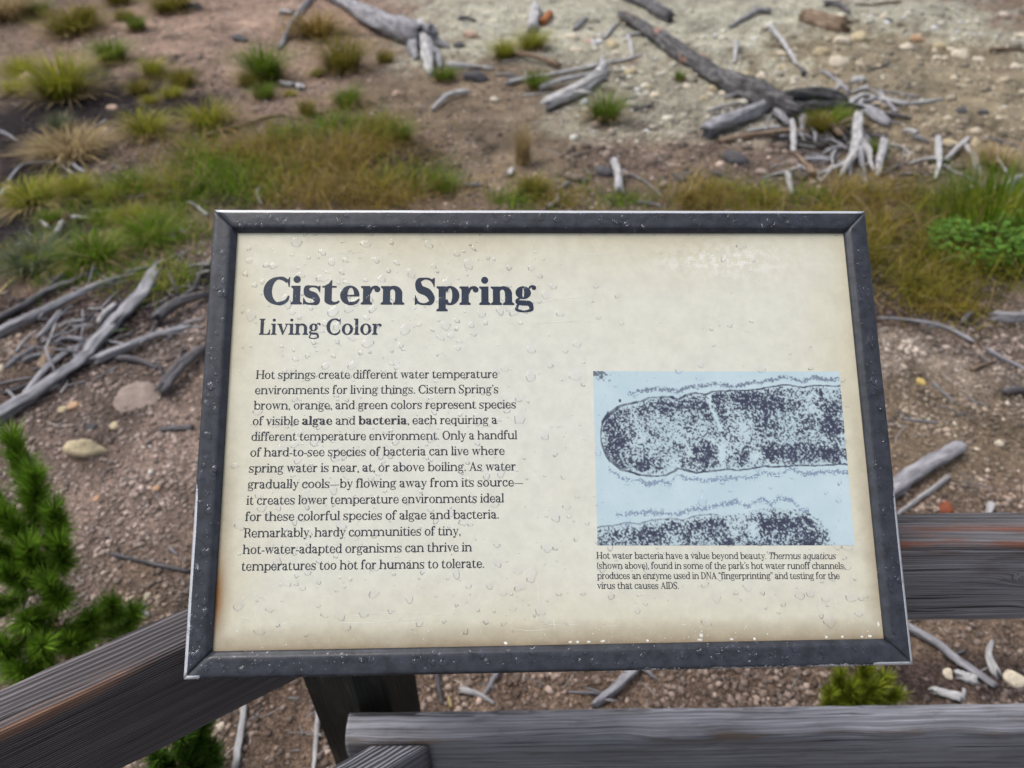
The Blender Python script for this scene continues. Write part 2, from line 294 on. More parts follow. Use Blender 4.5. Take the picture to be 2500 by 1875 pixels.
# ---------------------------------------------------------------- where things lie (metres)
STICKS = [
  ('dead_branch', [[-2.513, 9.997], [-2.456, 8.686], [-2.374, 7.758]], 0.0299, 'g', 'thin grey branch slanting down the reddish bank from the top edge'),
  ('dead_branch', [[-2.324, 5.333], [-2.173, 5.504], [-2.009, 5.665], [-1.846, 5.758], [-1.694, 5.683]], 0.0186, 'b', 'long thin brown branch with hooked tip at the upper edge of the golden meadow grass'),
  ('dead_branch', [[-3.373, 4.506], [-3.415, 4.778], [-3.269, 4.835], [-3.127, 4.835], [-2.932, 4.667]], 0.0153, 'g', 'arched grey branch standing over dark soil at the far left'),
  ('stick', [[-2.571, 4.305], [-2.43, 4.305], [-2.337, 4.404], [-2.163, 4.379]], 0.0165, 'g', "wavy grey stick lying in the green grass above the sign's upper left corner"),
  ('twig', [[-1.664, 4.48], [-1.663, 4.354], [-1.597, 4.209]], 0.0164, 'p', "short curled pale twig just above the sign's top edge near its left corner"),
  ('twig', [[-2.103, 4.268], [-2.01, 4.185], [-1.894, 4.059]], 0.0117, 'p', "small pale twig pointing down to the sign's upper left corner"),
  ('twig', [[-2.72, 4.025], [-2.575, 4.025]], 0.0134, 'p', 'short straight whitish twig lying level on dark soil at left'),
  ('twig', [[-2.894, 3.981], [-2.795, 3.885]], 0.0151, 'p', 'whitish stub left of the upright pale chip in dark soil'),
  ('twig', [[-2.708, 3.812], [-2.756, 3.981]], 0.0174, 'p', 'short upright pale chip standing in green grass at left'),
  ('stick', [[-3.302, 4.256], [-3.311, 4.391]], 0.0231, 'p', 'thick bleached stick end poking in at the left edge beside green grass'),
  ('twig', [[-2.127, 3.394], [-2.019, 3.447], [-1.863, 3.614]], 0.0116, 'g', 'thin grey twig running through bright green grass left of the sign'),
  ('twig', [[-3.909, 5.4], [-3.692, 5.234]], 0.0138, 'g', 'small grey twig on the dark soil at the far left edge'),
  ('dead_branch', [[-2.583, 2.894], [-2.494, 3.052], [-2.43, 3.189], [-2.352, 3.299], [-2.235, 3.505]], 0.0212, 'd', 'long dark grey branch, uppermost of the pile left of the sign, tip in green grass'),
  ('dead_branch', [[-2.515, 2.774], [-2.399, 2.923], [-2.312, 3.032], [-2.232, 3.167], [-2.162, 3.277], [-2.074, 3.385]], 0.0249, 'g', 'long straight smooth grey branch below the darker one in the left pile'),
  ('split_log', [[-2.172, 2.177], [-2.09, 2.326], [-2.025, 2.494], [-1.993, 2.6], [-1.986, 2.747], [-1.969, 2.933], [-1.947, 3.114], [-1.958, 3.403]], 0.0335, 'g', 'thick split grey log slanting steeply across the pile left of the sign'),
  ('dead_branch', [[-1.927, 2.591], [-1.819, 2.668], [-1.729, 2.774], [-1.6, 2.885]], 0.0269, 'g', 'stout fibrous grey branch leaning right from the middle of the split log'),
  ('dead_branch', [[-1.764, 2.894], [-1.707, 3.012], [-1.59, 3.157]], 0.034, 'd', "dark weathered branch running behind the sign's left edge under the green grass"),
  ('dead_branch', [[-1.529, 2.37], [-1.503, 2.518], [-1.46, 2.694]], 0.0305, 'd', "dark broken branch slanting behind the sign's left edge beside the big pinkish stone"),
  ('stick', [[-2.038, 3.042], [-2.05, 2.952], [-2.053, 2.885]], 0.0224, 'p', 'pale flat piece of wood bent above the split log in the left pile'),
  ('twig', [[-2.175, 3.042], [-2.079, 3.032]], 0.0085, 'p', 'thin bleached twig touching the top of the pale bent wood in the left pile'),
  ('twig', [[-2.17, 2.875], [-2.079, 2.894]], 0.0105, 'g', 'short level grey twig left of the pale bent wood in the left pile'),
  ('stick', [[-2.3, 2.774], [-2.284, 2.838], [-2.287, 2.923], [-2.292, 3.002]], 0.0153, 'g', 'curved grey stick under the two long parallel branches at left'),
  ('twig', [[-2.26, 2.738], [-2.224, 2.774], [-2.195, 2.847]], 0.0108, 'g', 'small grey twig rising right just below the curved stick in the left pile'),
  ('stick', [[-2.191, 2.738], [-2.145, 2.765], [-2.065, 2.756]], 0.0148, 'g', 'short blunt grey stick lying level in the middle of the left pile'),
  ('stick', [[-2.329, 2.55], [-2.303, 2.616], [-2.264, 2.694]], 0.013, 'g', 'straight grey stick at the lower left of the wood pile near the image edge'),
  ('twig', [[-2.269, 2.591], [-2.197, 2.633]], 0.0117, 'g', 'short grey twig crossing beside the pinkish splinter in the left pile'),
  ('splinter', [[-2.152, 2.534], [-2.164, 2.6], [-2.175, 2.685]], 0.0181, 'b', 'pointed pinkish brown splinter leaning upright in the left wood pile'),
  ('dead_branch', [[-2.127, 2.34], [-2.128, 2.518], [-2.105, 2.616], [-2.087, 2.711]], 0.0161, 'g', 'crooked dark grey branch running parallel left of the split log'),
  ('stick', [[-1.841, 2.608], [-1.736, 2.591], [-1.626, 2.546]], 0.015, 'd', 'dark rounded stick with pale tip pointing right above the big pinkish stone'),
  ('twig', [[-2.247, 2.4], [-2.137, 2.304]], 0.0116, 'g', 'short grey twig pointing down right below the wood pile at far left'),
  ('twig', [[-2.083, 2.408], [-2.041, 2.393], [-2.025, 2.431]], 0.0094, 'p', 'small bleached curved twig on the lower end of the split log'),
  ('twig', [[-2.459, 3.2], [-2.444, 3.265], [-2.429, 3.333]], 0.0164, 'd', 'short dark stub beside the upper dark branch of the left pile'),
  ('straw', [[-2.683, 3.114], [-2.689, 3.254], [-2.689, 3.403]], 0.0089, 's', 'single yellow straw stalk bending over the dark ground at the far left edge'),
  ('twig', [[-1.807, 3.444], [-1.689, 3.462]], 0.0118, 'p', "flat pale twig in yellow green grass touching the sign's left edge"),
  ('twig', [[-1.803, 3.345], [-1.672, 3.409]], 0.0068, 'p', "hair thin pale twig in yellow green grass beside the sign's left edge"),
  ('dead_branch', [[-1.402, 1.521], [-1.272, 1.486], [-1.095, 1.443]], 0.01, 'd', "straight dark branch on bare soil running behind the sign's lower left edge"),
  ('twig', [[-1.204, 1.542], [-1.167, 1.514]], 0.0081, 'g', 'short grey twig above the straight dark branch left of the sign'),
  ('splinter', [[-1.47, 2.15], [-1.409, 2.16], [-1.346, 2.167]], 0.0121, 'd', 'flat dark grey splinter on brown soil below the big pinkish stone'),
  ('twig', [[-1.589, 1.844], [-1.592, 1.891], [-1.591, 1.926]], 0.0035, 'd', 'thin dark twig on bare soil under the bone shaped yellow stone'),
  ('twig', [[-1.237, 1.307], [-1.172, 1.279]], 0.007, 'p', 'small pale twig between the left top rail and the sign'),
  ('twig', [[-1.535, 1.2], [-1.475, 1.206]], 0.0095, 'p', 'pale twig lying behind the young pine at the lower left'),
  ('stick', [[-1.321, 1.301], [-1.192, 1.316]], 0.0098, 'd', 'dark stick on the soil just above the left top rail'),
  ('stick', [[-0.776, 0.98], [-0.763, 0.895], [-0.748, 0.797]], 0.0122, 'p', 'thick pale upright stick below the left top rail, left of the post'),
  ('stick', [[-0.565, 1.0], [-0.546, 0.895], [-0.535, 0.797]], 0.0094, 'p', 'slender pale upright stick standing just left of the dark post'),
  ('stick', [[-0.151, 1.022], [-0.099, 1.007], [-0.05, 0.982]], 0.0103, 'p', 'short pale stick lying on gravel between the sign and lower rail, right of the post'),
  ('stick', [[-0.036, 1.089], [-0.061, 1.042], [-0.084, 1.002]], 0.0094, 'g', "thin grey stick slanting under the sign's bottom edge right of the short pale stick"),
  ('stick', [[-0.228, 1.089], [-0.216, 1.027], [-0.2, 0.977]], 0.0104, 'd', 'dark stick standing beside the right side of the post'),
  ('twig', [[-0.187, 1.007], [-0.175, 0.972]], 0.0063, 's', 'short yellowish twig on gravel beside the dark stick near the post'),
  ('dead_branch', [[0.379, 1.094], [0.3, 1.022], [0.237, 0.977]], 0.0185, 'g', "forked grey branch under the middle of the sign's bottom edge"),
  ('twig', [[0.166, 1.017], [0.269, 1.011]], 0.0059, 'g', 'thin level grey twig joining the forked branch under the sign'),
  ('twig', [[0.393, 1.089], [0.435, 1.053]], 0.0075, 'g', 'short grey twig right of the forked branch under the sign'),
  ('dead_branch', [[1.257, 1.24], [1.326, 1.182], [1.362, 1.127], [1.407, 1.084], [1.448, 1.047]], 0.0148, 'g', 'long pale grey branch between the two right rails, slanting down right'),
  ('twig', [[1.366, 1.146], [1.415, 1.163]], 0.0073, 'd', 'small dark twig crossing the long pale branch between the right rails'),
  ('twig', [[1.52, 1.199], [1.478, 1.143], [1.473, 1.084]], 0.0142, 'p', 'bleached hooked piece of wood between the right rails, beside the long pale branch'),
  ('splinter', [[1.251, 1.029], [1.285, 1.017], [1.321, 1.009]], 0.0138, 'p', 'flat pale splinter just above the lower right rail'),
  ('twig', [[1.348, 1.037], [1.325, 0.999]], 0.0078, 'p', 'stubby pale twig standing up behind the lower right rail'),
  ('stick', [[1.82, 2.911], [1.956, 2.873], [2.083, 2.822], [2.185, 2.707]], 0.0119, 'g', 'thin curved grey stick under the tall grass right of the sign'),
  ('stick', [[2.22, 2.644], [2.266, 2.567], [2.339, 2.479]], 0.0131, 'g', 'thin grey stick reaching the right edge below the leafy plant'),
  ('twig', [[2.067, 2.486], [2.157, 2.537], [2.23, 2.57]], 0.0093, 'b', 'thin brown twig on pale gravel right of the sign'),
  ('log', [[1.409, 1.767], [1.593, 1.891], [1.791, 2.0]], 0.0308, 'g', 'thick square ended grey log just above the upper right rail beside the sign'),
  ('stick', [[1.412, 1.685], [1.56, 1.782], [1.676, 1.859]], 0.0123, 'p', 'slim pale stick lying parallel below the square ended grey log'),
  ('twig', [[1.771, 1.728], [1.737, 1.675]], 0.0141, 'p', 'stub of pale wood rising behind the upper right rail'),
  ('log', [[2.379, 2.916], [2.474, 2.904], [2.589, 2.929]], 0.0212, 'g', 'short grey log half hidden under the leafy green plant at the right edge'),
  ('stick', [[2.208, 2.856], [2.31, 2.961]], 0.0205, 'd', 'dark stump of a stick left of the log under the leafy plant'),
  ('stick', [[2.124, 2.333], [2.256, 2.346]], 0.0151, 'd', 'short dark stick on bare soil at the right edge below the leafy plant'),
  ('twig', [[2.625, 4.117], [2.906, 4.117]], 0.0115, 'p', "thin level pale twig above the tall grass right of the sign's corner"),
  ('stick', [[-0.613, 7.111], [-0.387, 7.034], [-0.167, 7.008]], 0.0315, 'p', "pale stick lying level at the foot of the big log's roots"),
  ('stick', [[-0.043, 7.534], [0.234, 7.326], [0.454, 7.18]], 0.0342, 'b', 'brown flat stick right of the two small yellow tufts near the top middle'),
  ('stick', [[-0.65, 5.872], [-0.545, 6.133], [-0.383, 6.28]], 0.0254, 'p', 'pale tapering stick on bare soil below the big log'),
  ('dead_branch', [[-0.039, 6.547], [0.219, 6.735], [0.624, 7.085], [0.972, 7.382], [1.315, 7.61]], 0.0238, 'p', 'longest thin pale branch sloping up right across the top middle gravel'),
  ('dead_branch', [[0.238, 6.367], [0.52, 6.687], [0.84, 7.034]], 0.0272, 'p', 'thin pale branch just below the longest one in the top middle'),
  ('split_log', [[0.28, 5.911], [0.57, 6.324], [0.786, 6.783], [0.888, 7.191]], 0.0612, 'p', 'thick bleached bone like piece of wood in the top middle'),
  ('twig', [[0.838, 7.085], [0.913, 7.61]], 0.0218, 'p', 'small pale upright twig at the head of the bone like wood'),
  ('twig', [[1.012, 5.951], [1.168, 6.071]], 0.0168, 'd', 'small dark twig right of the green tuft in the top middle'),
  ('stick', [[0.719, 4.879], [0.719, 4.639], [0.698, 4.354]], 0.0332, 'p', 'white flat stick standing up right of centre above the sign'),
  ('twig', [[0.761, 4.75], [0.893, 4.532], [0.981, 4.317]], 0.0096, 'g', 'hair thin twig sloping down right from the white standing stick'),
  ('twig', [[0.799, 4.251], [0.95, 4.19]], 0.0117, 'g', 'level thin twig on the grass just above the sign, right of the standing stick'),
  ('twig', [[0.2, 4.317], [0.302, 4.404], [0.385, 4.506]], 0.0121, 'g', "thin grey twig just above the middle of the sign's top edge"),
  ('twig', [[0.294, 4.354], [0.282, 4.22], [0.225, 4.139]], 0.015, 'g', "small hooked twig touching the middle of the sign's top edge"),
  ('twig', [[-0.308, 4.475], [-0.196, 4.48]], 0.0145, 'g', 'short level twig in golden grass above the sign'),
  ('stump', [[0.286, 9.344], [0.256, 8.909], [0.224, 8.508]], 0.0593, 'p', 'small white stump above the two yellow tufts near the top edge'),
  ('bark_piece', [[0.347, 8.76], [0.436, 9.103]], 0.0506, 'o', 'rusty orange bark chip beside the small white stump near the top'),
  ('twig', [[0.69, 8.543], [0.874, 8.986]], 0.0289, 'g', 'short grey twig among pale stones near the top middle'),
  ('twig', [[0.994, 8.254], [1.203, 8.834]], 0.0209, 'p', "thin pale twig left of the dark trunk's upper end"),
  ('twig', [[1.255, 8.335], [1.232, 7.943], [1.207, 7.552]], 0.0209, 'p', "thin pale twig hanging down from the dark trunk's upper end"),
  ('twig', [[1.232, 8.301], [1.44, 8.369]], 0.0218, 'p', "thin level pale twig crossing the dark trunk's upper end"),
  ('log', [[1.272, 10.185], [1.603, 9.511], [1.681, 9.103], [1.785, 8.797]], 0.0603, 'd', 'dark tapering log entering from the top edge above the dark trunk'),
  ('twig', [[-0.606, 8.947], [-0.413, 8.909]], 0.0229, 'd', "small dark twig right of the big log's root near the top"),
  ('log', [[1.449, 5.316], [1.633, 5.486], [1.838, 5.683], [2.038, 5.834]], 0.0612, 'g', 'thick cut grey log left of the root mass at upper right'),
  ('stick', [[1.55, 5.227], [1.797, 5.316], [2.062, 5.4], [2.291, 5.434]], 0.023, 'b', 'long tan stick lying below the thick cut log at upper right'),
  ('stick', [[1.81, 5.469], [1.949, 5.504], [2.084, 5.521]], 0.0208, 'p', 'pale stick between the thick cut log and the tan stick'),
  ('twig', [[1.62, 5.911], [1.78, 6.01], [1.993, 6.195]], 0.0174, 'p', 'thin pale twig below the dark trunk, above the thick cut log'),
  ('twig', [[1.816, 6.229], [1.997, 6.324]], 0.0174, 'g', 'small grey twig touching the lower side of the dark trunk'),
  ('twig', [[2.004, 5.61], [2.13, 5.872]], 0.0137, 'p', 'tiny pale twig at the right end of the thick cut log'),
  ('stick', [[2.216, 5.647], [2.119, 5.299], [2.03, 4.998]], 0.0252, 'p', "pale upright stick under the dark trunk's root end"),
  ('stick', [[2.042, 4.998], [2.045, 4.778], [2.041, 4.585]], 0.0257, 'b', 'brown stick slanting down right below the pale upright stick'),
  ('stick', [[1.872, 4.626], [1.835, 4.455], [1.797, 4.28]], 0.0189, 'p', "pale upright stick just above the sign's top edge at right"),
  ('stick', [[2.046, 4.894], [2.16, 4.879], [2.282, 4.87]], 0.0225, 'g', 'level grey stick left of the bleached root stump'),
  ('stick', [[2.726, 5.122], [2.6, 4.864], [2.47, 4.585]], 0.0426, 'p', 'thick pale block of wood right of the bleached root stump'),
  ('twig', [[2.689, 5.383], [2.615, 5.106]], 0.0233, 'g', 'short grey twig above the pale block of wood at right'),
  ('stick', [[2.468, 5.521], [2.493, 5.316]], 0.038, 'b', 'short thick tan stick above the bleached root stump'),
  ('twig', [[2.243, 4.983], [2.41, 5.081]], 0.0208, 'g', 'short grey twig left of the top of the bleached root stump'),
  ('stick', [[3.133, 6.216], [3.333, 6.133], [3.507, 6.174], [3.704, 6.246]], 0.0227, 'p', 'long pale curved stick lying alone right of the root mass'),
  ('twig', [[3.026, 5.469], [3.077, 5.349]], 0.0254, 'p', 'small pale chip below the long curved stick at right'),
  ('twig', [[3.05, 5.316], [3.124, 5.227]], 0.0187, 'g', 'small grey twig right of the pale chip at right'),
  ('stick', [[3.221, 5.316], [3.068, 4.983], [2.993, 4.807], [2.849, 4.546]], 0.0258, 'p', 'upright pale stick on the left of the crossed white sticks at right'),
  ('stick', [[2.802, 4.827], [2.944, 4.879], [3.057, 4.894]], 0.0202, 'p', 'level pale stick crossing the left side of the crossed white sticks'),
  ('stick', [[3.08, 4.879], [3.251, 5.075], [3.477, 5.349]], 0.0232, 'p', 'pale stick rising right, top of the crossed white sticks'),
  ('stick', [[3.363, 5.217], [3.301, 4.953], [3.219, 4.736]], 0.0204, 'p', 'curved pale stick falling right in the crossed white sticks'),
  ('stick', [[3.347, 4.998], [3.255, 4.778], [3.184, 4.599]], 0.0222, 'p', 'short pale upright stick on the right of the crossed white sticks'),
  ('stick', [[3.019, 4.85], [3.064, 4.612], [3.153, 4.442]], 0.0125, 'g', 'thin long stick at the bottom of the crossed white sticks'),
  ('dead_branch', [[2.996, 4.003], [3.114, 4.209], [3.26, 4.404], [3.382, 4.506], [3.501, 4.559]], 0.0374, 'p', 'bent bleached branch rising from green grass at the right edge'),
  ('twig', [[3.226, 4.209], [3.141, 4.025]], 0.0207, 'p', 'small pale stub right of the bent bleached branch'),
  ('twig', [[2.882, 4.292], [3.029, 4.404]], 0.0209, 'p', 'short pale twig left of the bent bleached branch'),
  ('twig', [[2.914, 7.085], [2.953, 6.832], [2.971, 6.456]], 0.0185, 'g', 'thin grey twig slanting above the root mass'),
  ('stick', [[2.961, 6.389], [3.136, 6.465]], 0.0294, 'p', "short pale stick on top of the root mass's right side"),
  ('twig', [[2.597, 6.302], [2.729, 6.617]], 0.015, 'p', 'tiny upright pale twig on top of the root mass'),
  ('twig', [[2.727, 6.28], [3.026, 6.735]], 0.019, 'p', 'thin pale twig rising right from the top of the root mass'),
  ('stick', [[2.858, 8.543], [2.798, 7.881], [2.741, 7.191]], 0.0363, 'p', 'straight pale stick lying alone on gravel near the top right'),
  ('twig', [[2.747, 7.148], [2.715, 6.907]], 0.0264, 'd', 'small dark twig at the lower end of the straight pale stick near the top right'),
  ('twig', [[2.351, 8.019], [2.26, 7.669], [2.176, 7.343]], 0.0287, 'p', 'short pale upright stick above the dark trunk near the top right'),
  ('stick', [[2.44, 8.65], [2.884, 9.262], [3.078, 9.319]], 0.0375, 'g', 'grey stick with dark end lying near the top edge, right of centre'),
  ('log', [[3.339, 8.947], [3.468, 8.76], [3.581, 8.543], [3.634, 8.459]], 0.072, 'b', 'short thick brown grey log near the top right'),
  ('stick', [[3.837, 9.657], [3.954, 9.554], [3.991, 9.238]], 0.0345, 'd', 'dark curved stick above the short thick log near the top right'),
  ('twig', [[1.705, 9.303], [1.766, 8.834]], 0.0323, 'g', 'grey stick end left of the lone grey stick near the top edge'),
  ('twig', [[3.307, 6.972], [3.579, 7.164], [3.698, 7.409]], 0.0144, 'd', 'thin dark twig with upturned tip on the pale flat at right'),
  ('stick', [[4.856, 7.686], [5.228, 7.686]], 0.0254, 'b', 'brown level stick running off the right edge near the top'),
  ('twig', [[3.568, 5.339], [3.761, 5.169]], 0.0149, 'd', 'thin dark twig right of the crossed white sticks'),
  ('twig', [[4.241, 9.727], [4.471, 9.683], [4.824, 9.816]], 0.0205, 'b', 'thin brown twig along the top edge at right'),
  ('twig', [[1.353, 4.626], [1.476, 4.519]], 0.0168, 'd', 'dark twig on brown soil above the sign, right of centre'),
  ('twig', [[1.826, 4.623], [1.99, 4.639]], 0.0114, 'd', 'thin dark level twig above the sign at right'),
  ('driftwood', [[-2.067, 6.593], [-1.951, 6.547]], 0.0297, 'p', 'white chip of wood on bare soil below the green double tuft at upper left'),
  ('driftwood', [[-2.71, 9.182], [-2.574, 9.142]], 0.0391, 'p', 'small bluish white chip beside the slanting branch near the top'),
  ('driftwood', [[-1.899, 6.547], [-1.839, 6.412]], 0.0292, 'p', 'white fragment right of the white chip at upper left'),
  ('driftwood', [[-2.052, 3.853], [-1.995, 3.751]], 0.0226, 'p', "oval white chip in green grass left of the sign's upper corner"),
  ('driftwood', [[-1.986, 3.864], [-1.932, 3.812]], 0.0199, 'g', 'grey chip right of the oval white chip in green grass'),
  ('driftwood', [[-0.018, 4.639], [-0.001, 4.736]], 0.0197, 'p', 'tiny white chip standing in golden grass above the sign'),
  ('driftwood', [[3.085, 6.687], [3.185, 6.711]], 0.0349, 'p', 'rounded white chip above the root mass at upper right'),
  ('driftwood', [[1.344, 1.079], [1.393, 1.065]], 0.015, 'p', 'broken white wood chip between the right rails below the long pale branch'),
  ('driftwood', [[0.86, 8.168], [0.873, 7.912]], 0.0294, 'p', 'bright white chip among pale stones in the top middle'),
  ('twig', [[-1.979, 2.581], [-1.963, 2.614], [-1.952, 2.651]], 0.0062, 'p', 'thin twig lying in the tangle of the left wood pile'),
  ('twig', [[-1.921, 2.782], [-1.887, 2.799], [-1.858, 2.822]], 0.0082, 'd', 'thin twig lying in the tangle of the left wood pile'),
  ('twig', [[-2.253, 2.885], [-2.206, 2.92], [-2.14, 2.929]], 0.0076, 'p', 'thin twig lying in the tangle of the left wood pile'),
  ('twig', [[-2.249, 2.373], [-2.196, 2.39], [-2.162, 2.429]], 0.0098, 'd', 'thin twig lying in the tangle of the left wood pile'),
  ('twig', [[-1.756, 3.082], [-1.73, 3.167], [-1.696, 3.25]], 0.0088, 'g', 'thin twig lying in the tangle of the left wood pile'),
  ('twig', [[-2.079, 2.761], [-1.951, 2.753], [-1.815, 2.721]], 0.007, 'g', 'thin twig lying in the tangle of the left wood pile'),
  ('twig', [[-2.215, 2.841], [-2.205, 2.896], [-2.219, 2.964]], 0.0056, 'p', 'thin twig lying in the tangle of the left wood pile'),
  ('twig', [[-2.142, 2.636], [-2.094, 2.691], [-2.059, 2.76]], 0.0096, 'g', 'thin twig lying in the tangle of the left wood pile'),
  ('twig', [[-2.11, 2.887], [-2.114, 3.044], [-2.099, 3.202]], 0.0048, 'g', 'thin twig lying in the tangle of the left wood pile'),
  ('twig', [[-2.205, 2.674], [-2.25, 2.825], [-2.299, 2.986]], 0.0075, 'p', 'thin twig lying in the tangle of the left wood pile'),
  ('twig', [[-2.156, 2.29], [-2.124, 2.386], [-2.075, 2.475]], 0.0093, 'g', 'thin twig lying in the tangle of the left wood pile'),
  ('twig', [[-1.906, 3.051], [-1.85, 3.091], [-1.813, 3.156]], 0.0049, 'p', 'thin twig lying in the tangle of the left wood pile'),
  ('twig', [[-1.972, 2.892], [-1.99, 3.036], [-2.016, 3.193]], 0.0059, 'd', 'thin twig lying in the tangle of the left wood pile'),
  ('twig', [[-1.785, 3.03], [-1.763, 3.111], [-1.7, 3.152]], 0.0112, 'g', 'thin twig lying in the tangle of the left wood pile'),
  ('twig', [[-1.977, 2.768], [-1.896, 2.814], [-1.853, 2.904]], 0.004, 'g', 'thin twig lying in the tangle of the left wood pile'),
  ('twig', [[-2.051, 3.128], [-1.98, 3.145], [-1.918, 3.178]], 0.0074, 'g', 'thin twig lying in the tangle of the left wood pile'),
  ('twig', [[-2.048, 2.735], [-1.898, 2.643], [-1.752, 2.595]], 0.0065, 'g', 'thin twig lying in the tangle of the left wood pile'),
  ('twig', [[-2.359, 2.724], [-2.261, 2.706], [-2.165, 2.692]], 0.0048, 'g', 'thin twig lying in the tangle of the left wood pile'),
  ('twig', [[-1.887, 2.436], [-1.857, 2.498], [-1.82, 2.557]], 0.0056, 'g', 'thin twig lying in the tangle of the left wood pile'),
  ('twig', [[-2.052, 2.598], [-1.966, 2.656], [-1.849, 2.669]], 0.0076, 'g', 'thin twig lying in the tangle of the left wood pile'),
  ('twig', [[-2.196, 2.892], [-2.175, 2.937], [-2.162, 2.988]], 0.0062, 'g', 'thin twig lying in the tangle of the left wood pile'),
  ('twig', [[-1.746, 2.896], [-1.644, 2.893], [-1.541, 2.884]], 0.0052, 'g', 'thin twig lying in the tangle of the left wood pile'),
  ('twig', [[-2.273, 2.973], [-2.283, 3.027], [-2.265, 3.064]], 0.0066, 'p', 'thin twig lying in the tangle of the left wood pile'),
  ('twig', [[-2.279, 2.756], [-2.19, 2.744], [-2.094, 2.694]], 0.0072, 'd', 'thin twig lying in the tangle of the left wood pile'),
  ('twig', [[-2.333, 2.802], [-2.26, 2.799], [-2.206, 2.828]], 0.0076, 'd', 'thin twig lying in the tangle of the left wood pile'),
  ('twig', [[-2.097, 2.772], [-2.011, 2.819], [-1.92, 2.861]], 0.006, 'g', 'thin twig lying in the tangle of the left wood pile'),
  ('twig', [[-2.183, 2.706], [-2.173, 2.76], [-2.151, 2.808]], 0.0053, 'g', 'thin twig lying in the tangle of the left wood pile'),
  ('twig', [[-2.346, 2.671], [-2.352, 2.765], [-2.346, 2.858]], 0.0082, 'p', 'thin twig lying in the tangle of the left wood pile'),
  ('twig', [[-2.0, 2.415], [-1.953, 2.428], [-1.912, 2.448]], 0.0076, 'g', 'thin twig lying in the tangle of the left wood pile'),
  ('twig', [[-1.757, 2.781], [-1.774, 2.88], [-1.775, 2.978]], 0.0094, 'd', 'thin twig lying in the tangle of the left wood pile'),
  ('twig', [[-2.204, 2.82], [-2.161, 2.859], [-2.127, 2.908]], 0.0057, 'p', 'thin twig lying in the tangle of the left wood pile'),
  ('twig', [[-2.352, 3.23], [-2.195, 3.236], [-2.091, 3.331]], 0.0069, 'p', 'thin twig lying in the tangle of the left wood pile'),
  ('twig', [[-2.074, 2.365], [-2.021, 2.428], [-2.023, 2.531]], 0.0038, 'g', 'thin twig lying in the tangle of the left wood pile'),
  ('twig', [[-2.291, 3.249], [-2.187, 3.273], [-2.093, 3.316]], 0.0057, 'g', 'thin twig lying in the tangle of the left wood pile'),
  ('twig', [[-2.002, 2.568], [-1.917, 2.619], [-1.861, 2.704]], 0.0068, 'd', 'thin twig lying in the tangle of the left wood pile'),
  ('twig', [[-2.38, 2.413], [-2.28, 2.451], [-2.176, 2.488]], 0.0059, 'g', 'thin twig lying in the tangle of the left wood pile'),
  ('twig', [[-2.076, 2.686], [-2.117, 2.853], [-2.205, 3.039]], 0.0048, 'g', 'thin twig lying in the tangle of the left wood pile'),
  ('twig', [[-2.428, 2.79], [-2.296, 2.835], [-2.231, 2.96]], 0.004, 'g', 'thin twig lying in the tangle of the left wood pile'),
  ('twig', [[-1.842, 3.205], [-1.761, 3.265], [-1.643, 3.245]], 0.0058, 'p', 'thin twig lying in the tangle of the left wood pile'),
  ('twig', [[-2.077, 2.677], [-2.058, 2.719], [-2.03, 2.754]], 0.0079, 'g', 'thin twig lying in the tangle of the left wood pile'),
  ('twig', [[-1.671, 2.779], [-1.647, 2.897], [-1.558, 2.958]], 0.0087, 'g', 'thin twig lying in the tangle of the left wood pile'),
  ('twig', [[-2.148, 2.8], [-2.139, 2.919], [-2.113, 3.035]], 0.0094, 'd', 'thin twig lying in the tangle of the left wood pile'),
  ('twig', [[-1.987, 2.369], [-1.987, 2.414], [-2.002, 2.465]], 0.0057, 'p', 'thin twig lying in the tangle of the left wood pile'),
  ('twig', [[-1.946, 2.98], [-2.065, 3.15], [-2.21, 3.32]], 0.006, 'd', 'thin twig lying in the tangle of the left wood pile'),
  ('twig', [[3.153, 5.999], [3.299, 6.145], [3.451, 6.323]], 0.0078, 'd', 'thin twig in the tangle around the root mass at upper right'),
  ('twig', [[2.405, 5.557], [2.621, 5.622], [2.812, 5.606]], 0.0088, 'd', 'thin twig in the tangle around the root mass at upper right'),
  ('twig', [[2.649, 5.888], [2.871, 6.25], [3.057, 6.701]], 0.0122, 'd', 'thin twig in the tangle around the root mass at upper right'),
  ('twig', [[1.936, 4.677], [2.072, 4.7], [2.193, 4.677]], 0.0082, 'd', 'thin twig in the tangle around the root mass at upper right'),
  ('twig', [[2.166, 5.517], [2.254, 5.334], [2.381, 5.232]], 0.0071, 'g', 'thin twig in the tangle around the root mass at upper right'),
  ('twig', [[2.817, 5.181], [2.862, 5.105], [2.881, 5.001]], 0.0122, 'p', 'thin twig in the tangle around the root mass at upper right'),
  ('twig', [[2.2, 5.902], [2.249, 5.824], [2.288, 5.732]], 0.0127, 'g', 'thin twig in the tangle around the root mass at upper right'),
  ('twig', [[2.073, 4.616], [2.177, 4.702], [2.284, 4.765]], 0.0106, 'p', 'thin twig in the tangle around the root mass at upper right'),
  ('twig', [[2.018, 5.344], [2.164, 5.354], [2.329, 5.442]], 0.0108, 'g', 'thin twig in the tangle around the root mass at upper right'),
  ('twig', [[2.564, 6.103], [2.42, 5.76], [2.276, 5.452]], 0.0095, 'g', 'thin twig in the tangle around the root mass at upper right'),
  ('twig', [[3.12, 6.186], [3.166, 6.076], [3.239, 6.012]], 0.0087, 'g', 'thin twig in the tangle around the root mass at upper right'),
  ('twig', [[2.973, 5.955], [3.09, 6.096], [3.213, 6.23]], 0.0083, 'd', 'thin twig in the tangle around the root mass at upper right'),
  ('twig', [[2.28, 5.287], [2.335, 5.417], [2.367, 5.552]], 0.0077, 'd', 'thin twig in the tangle around the root mass at upper right'),
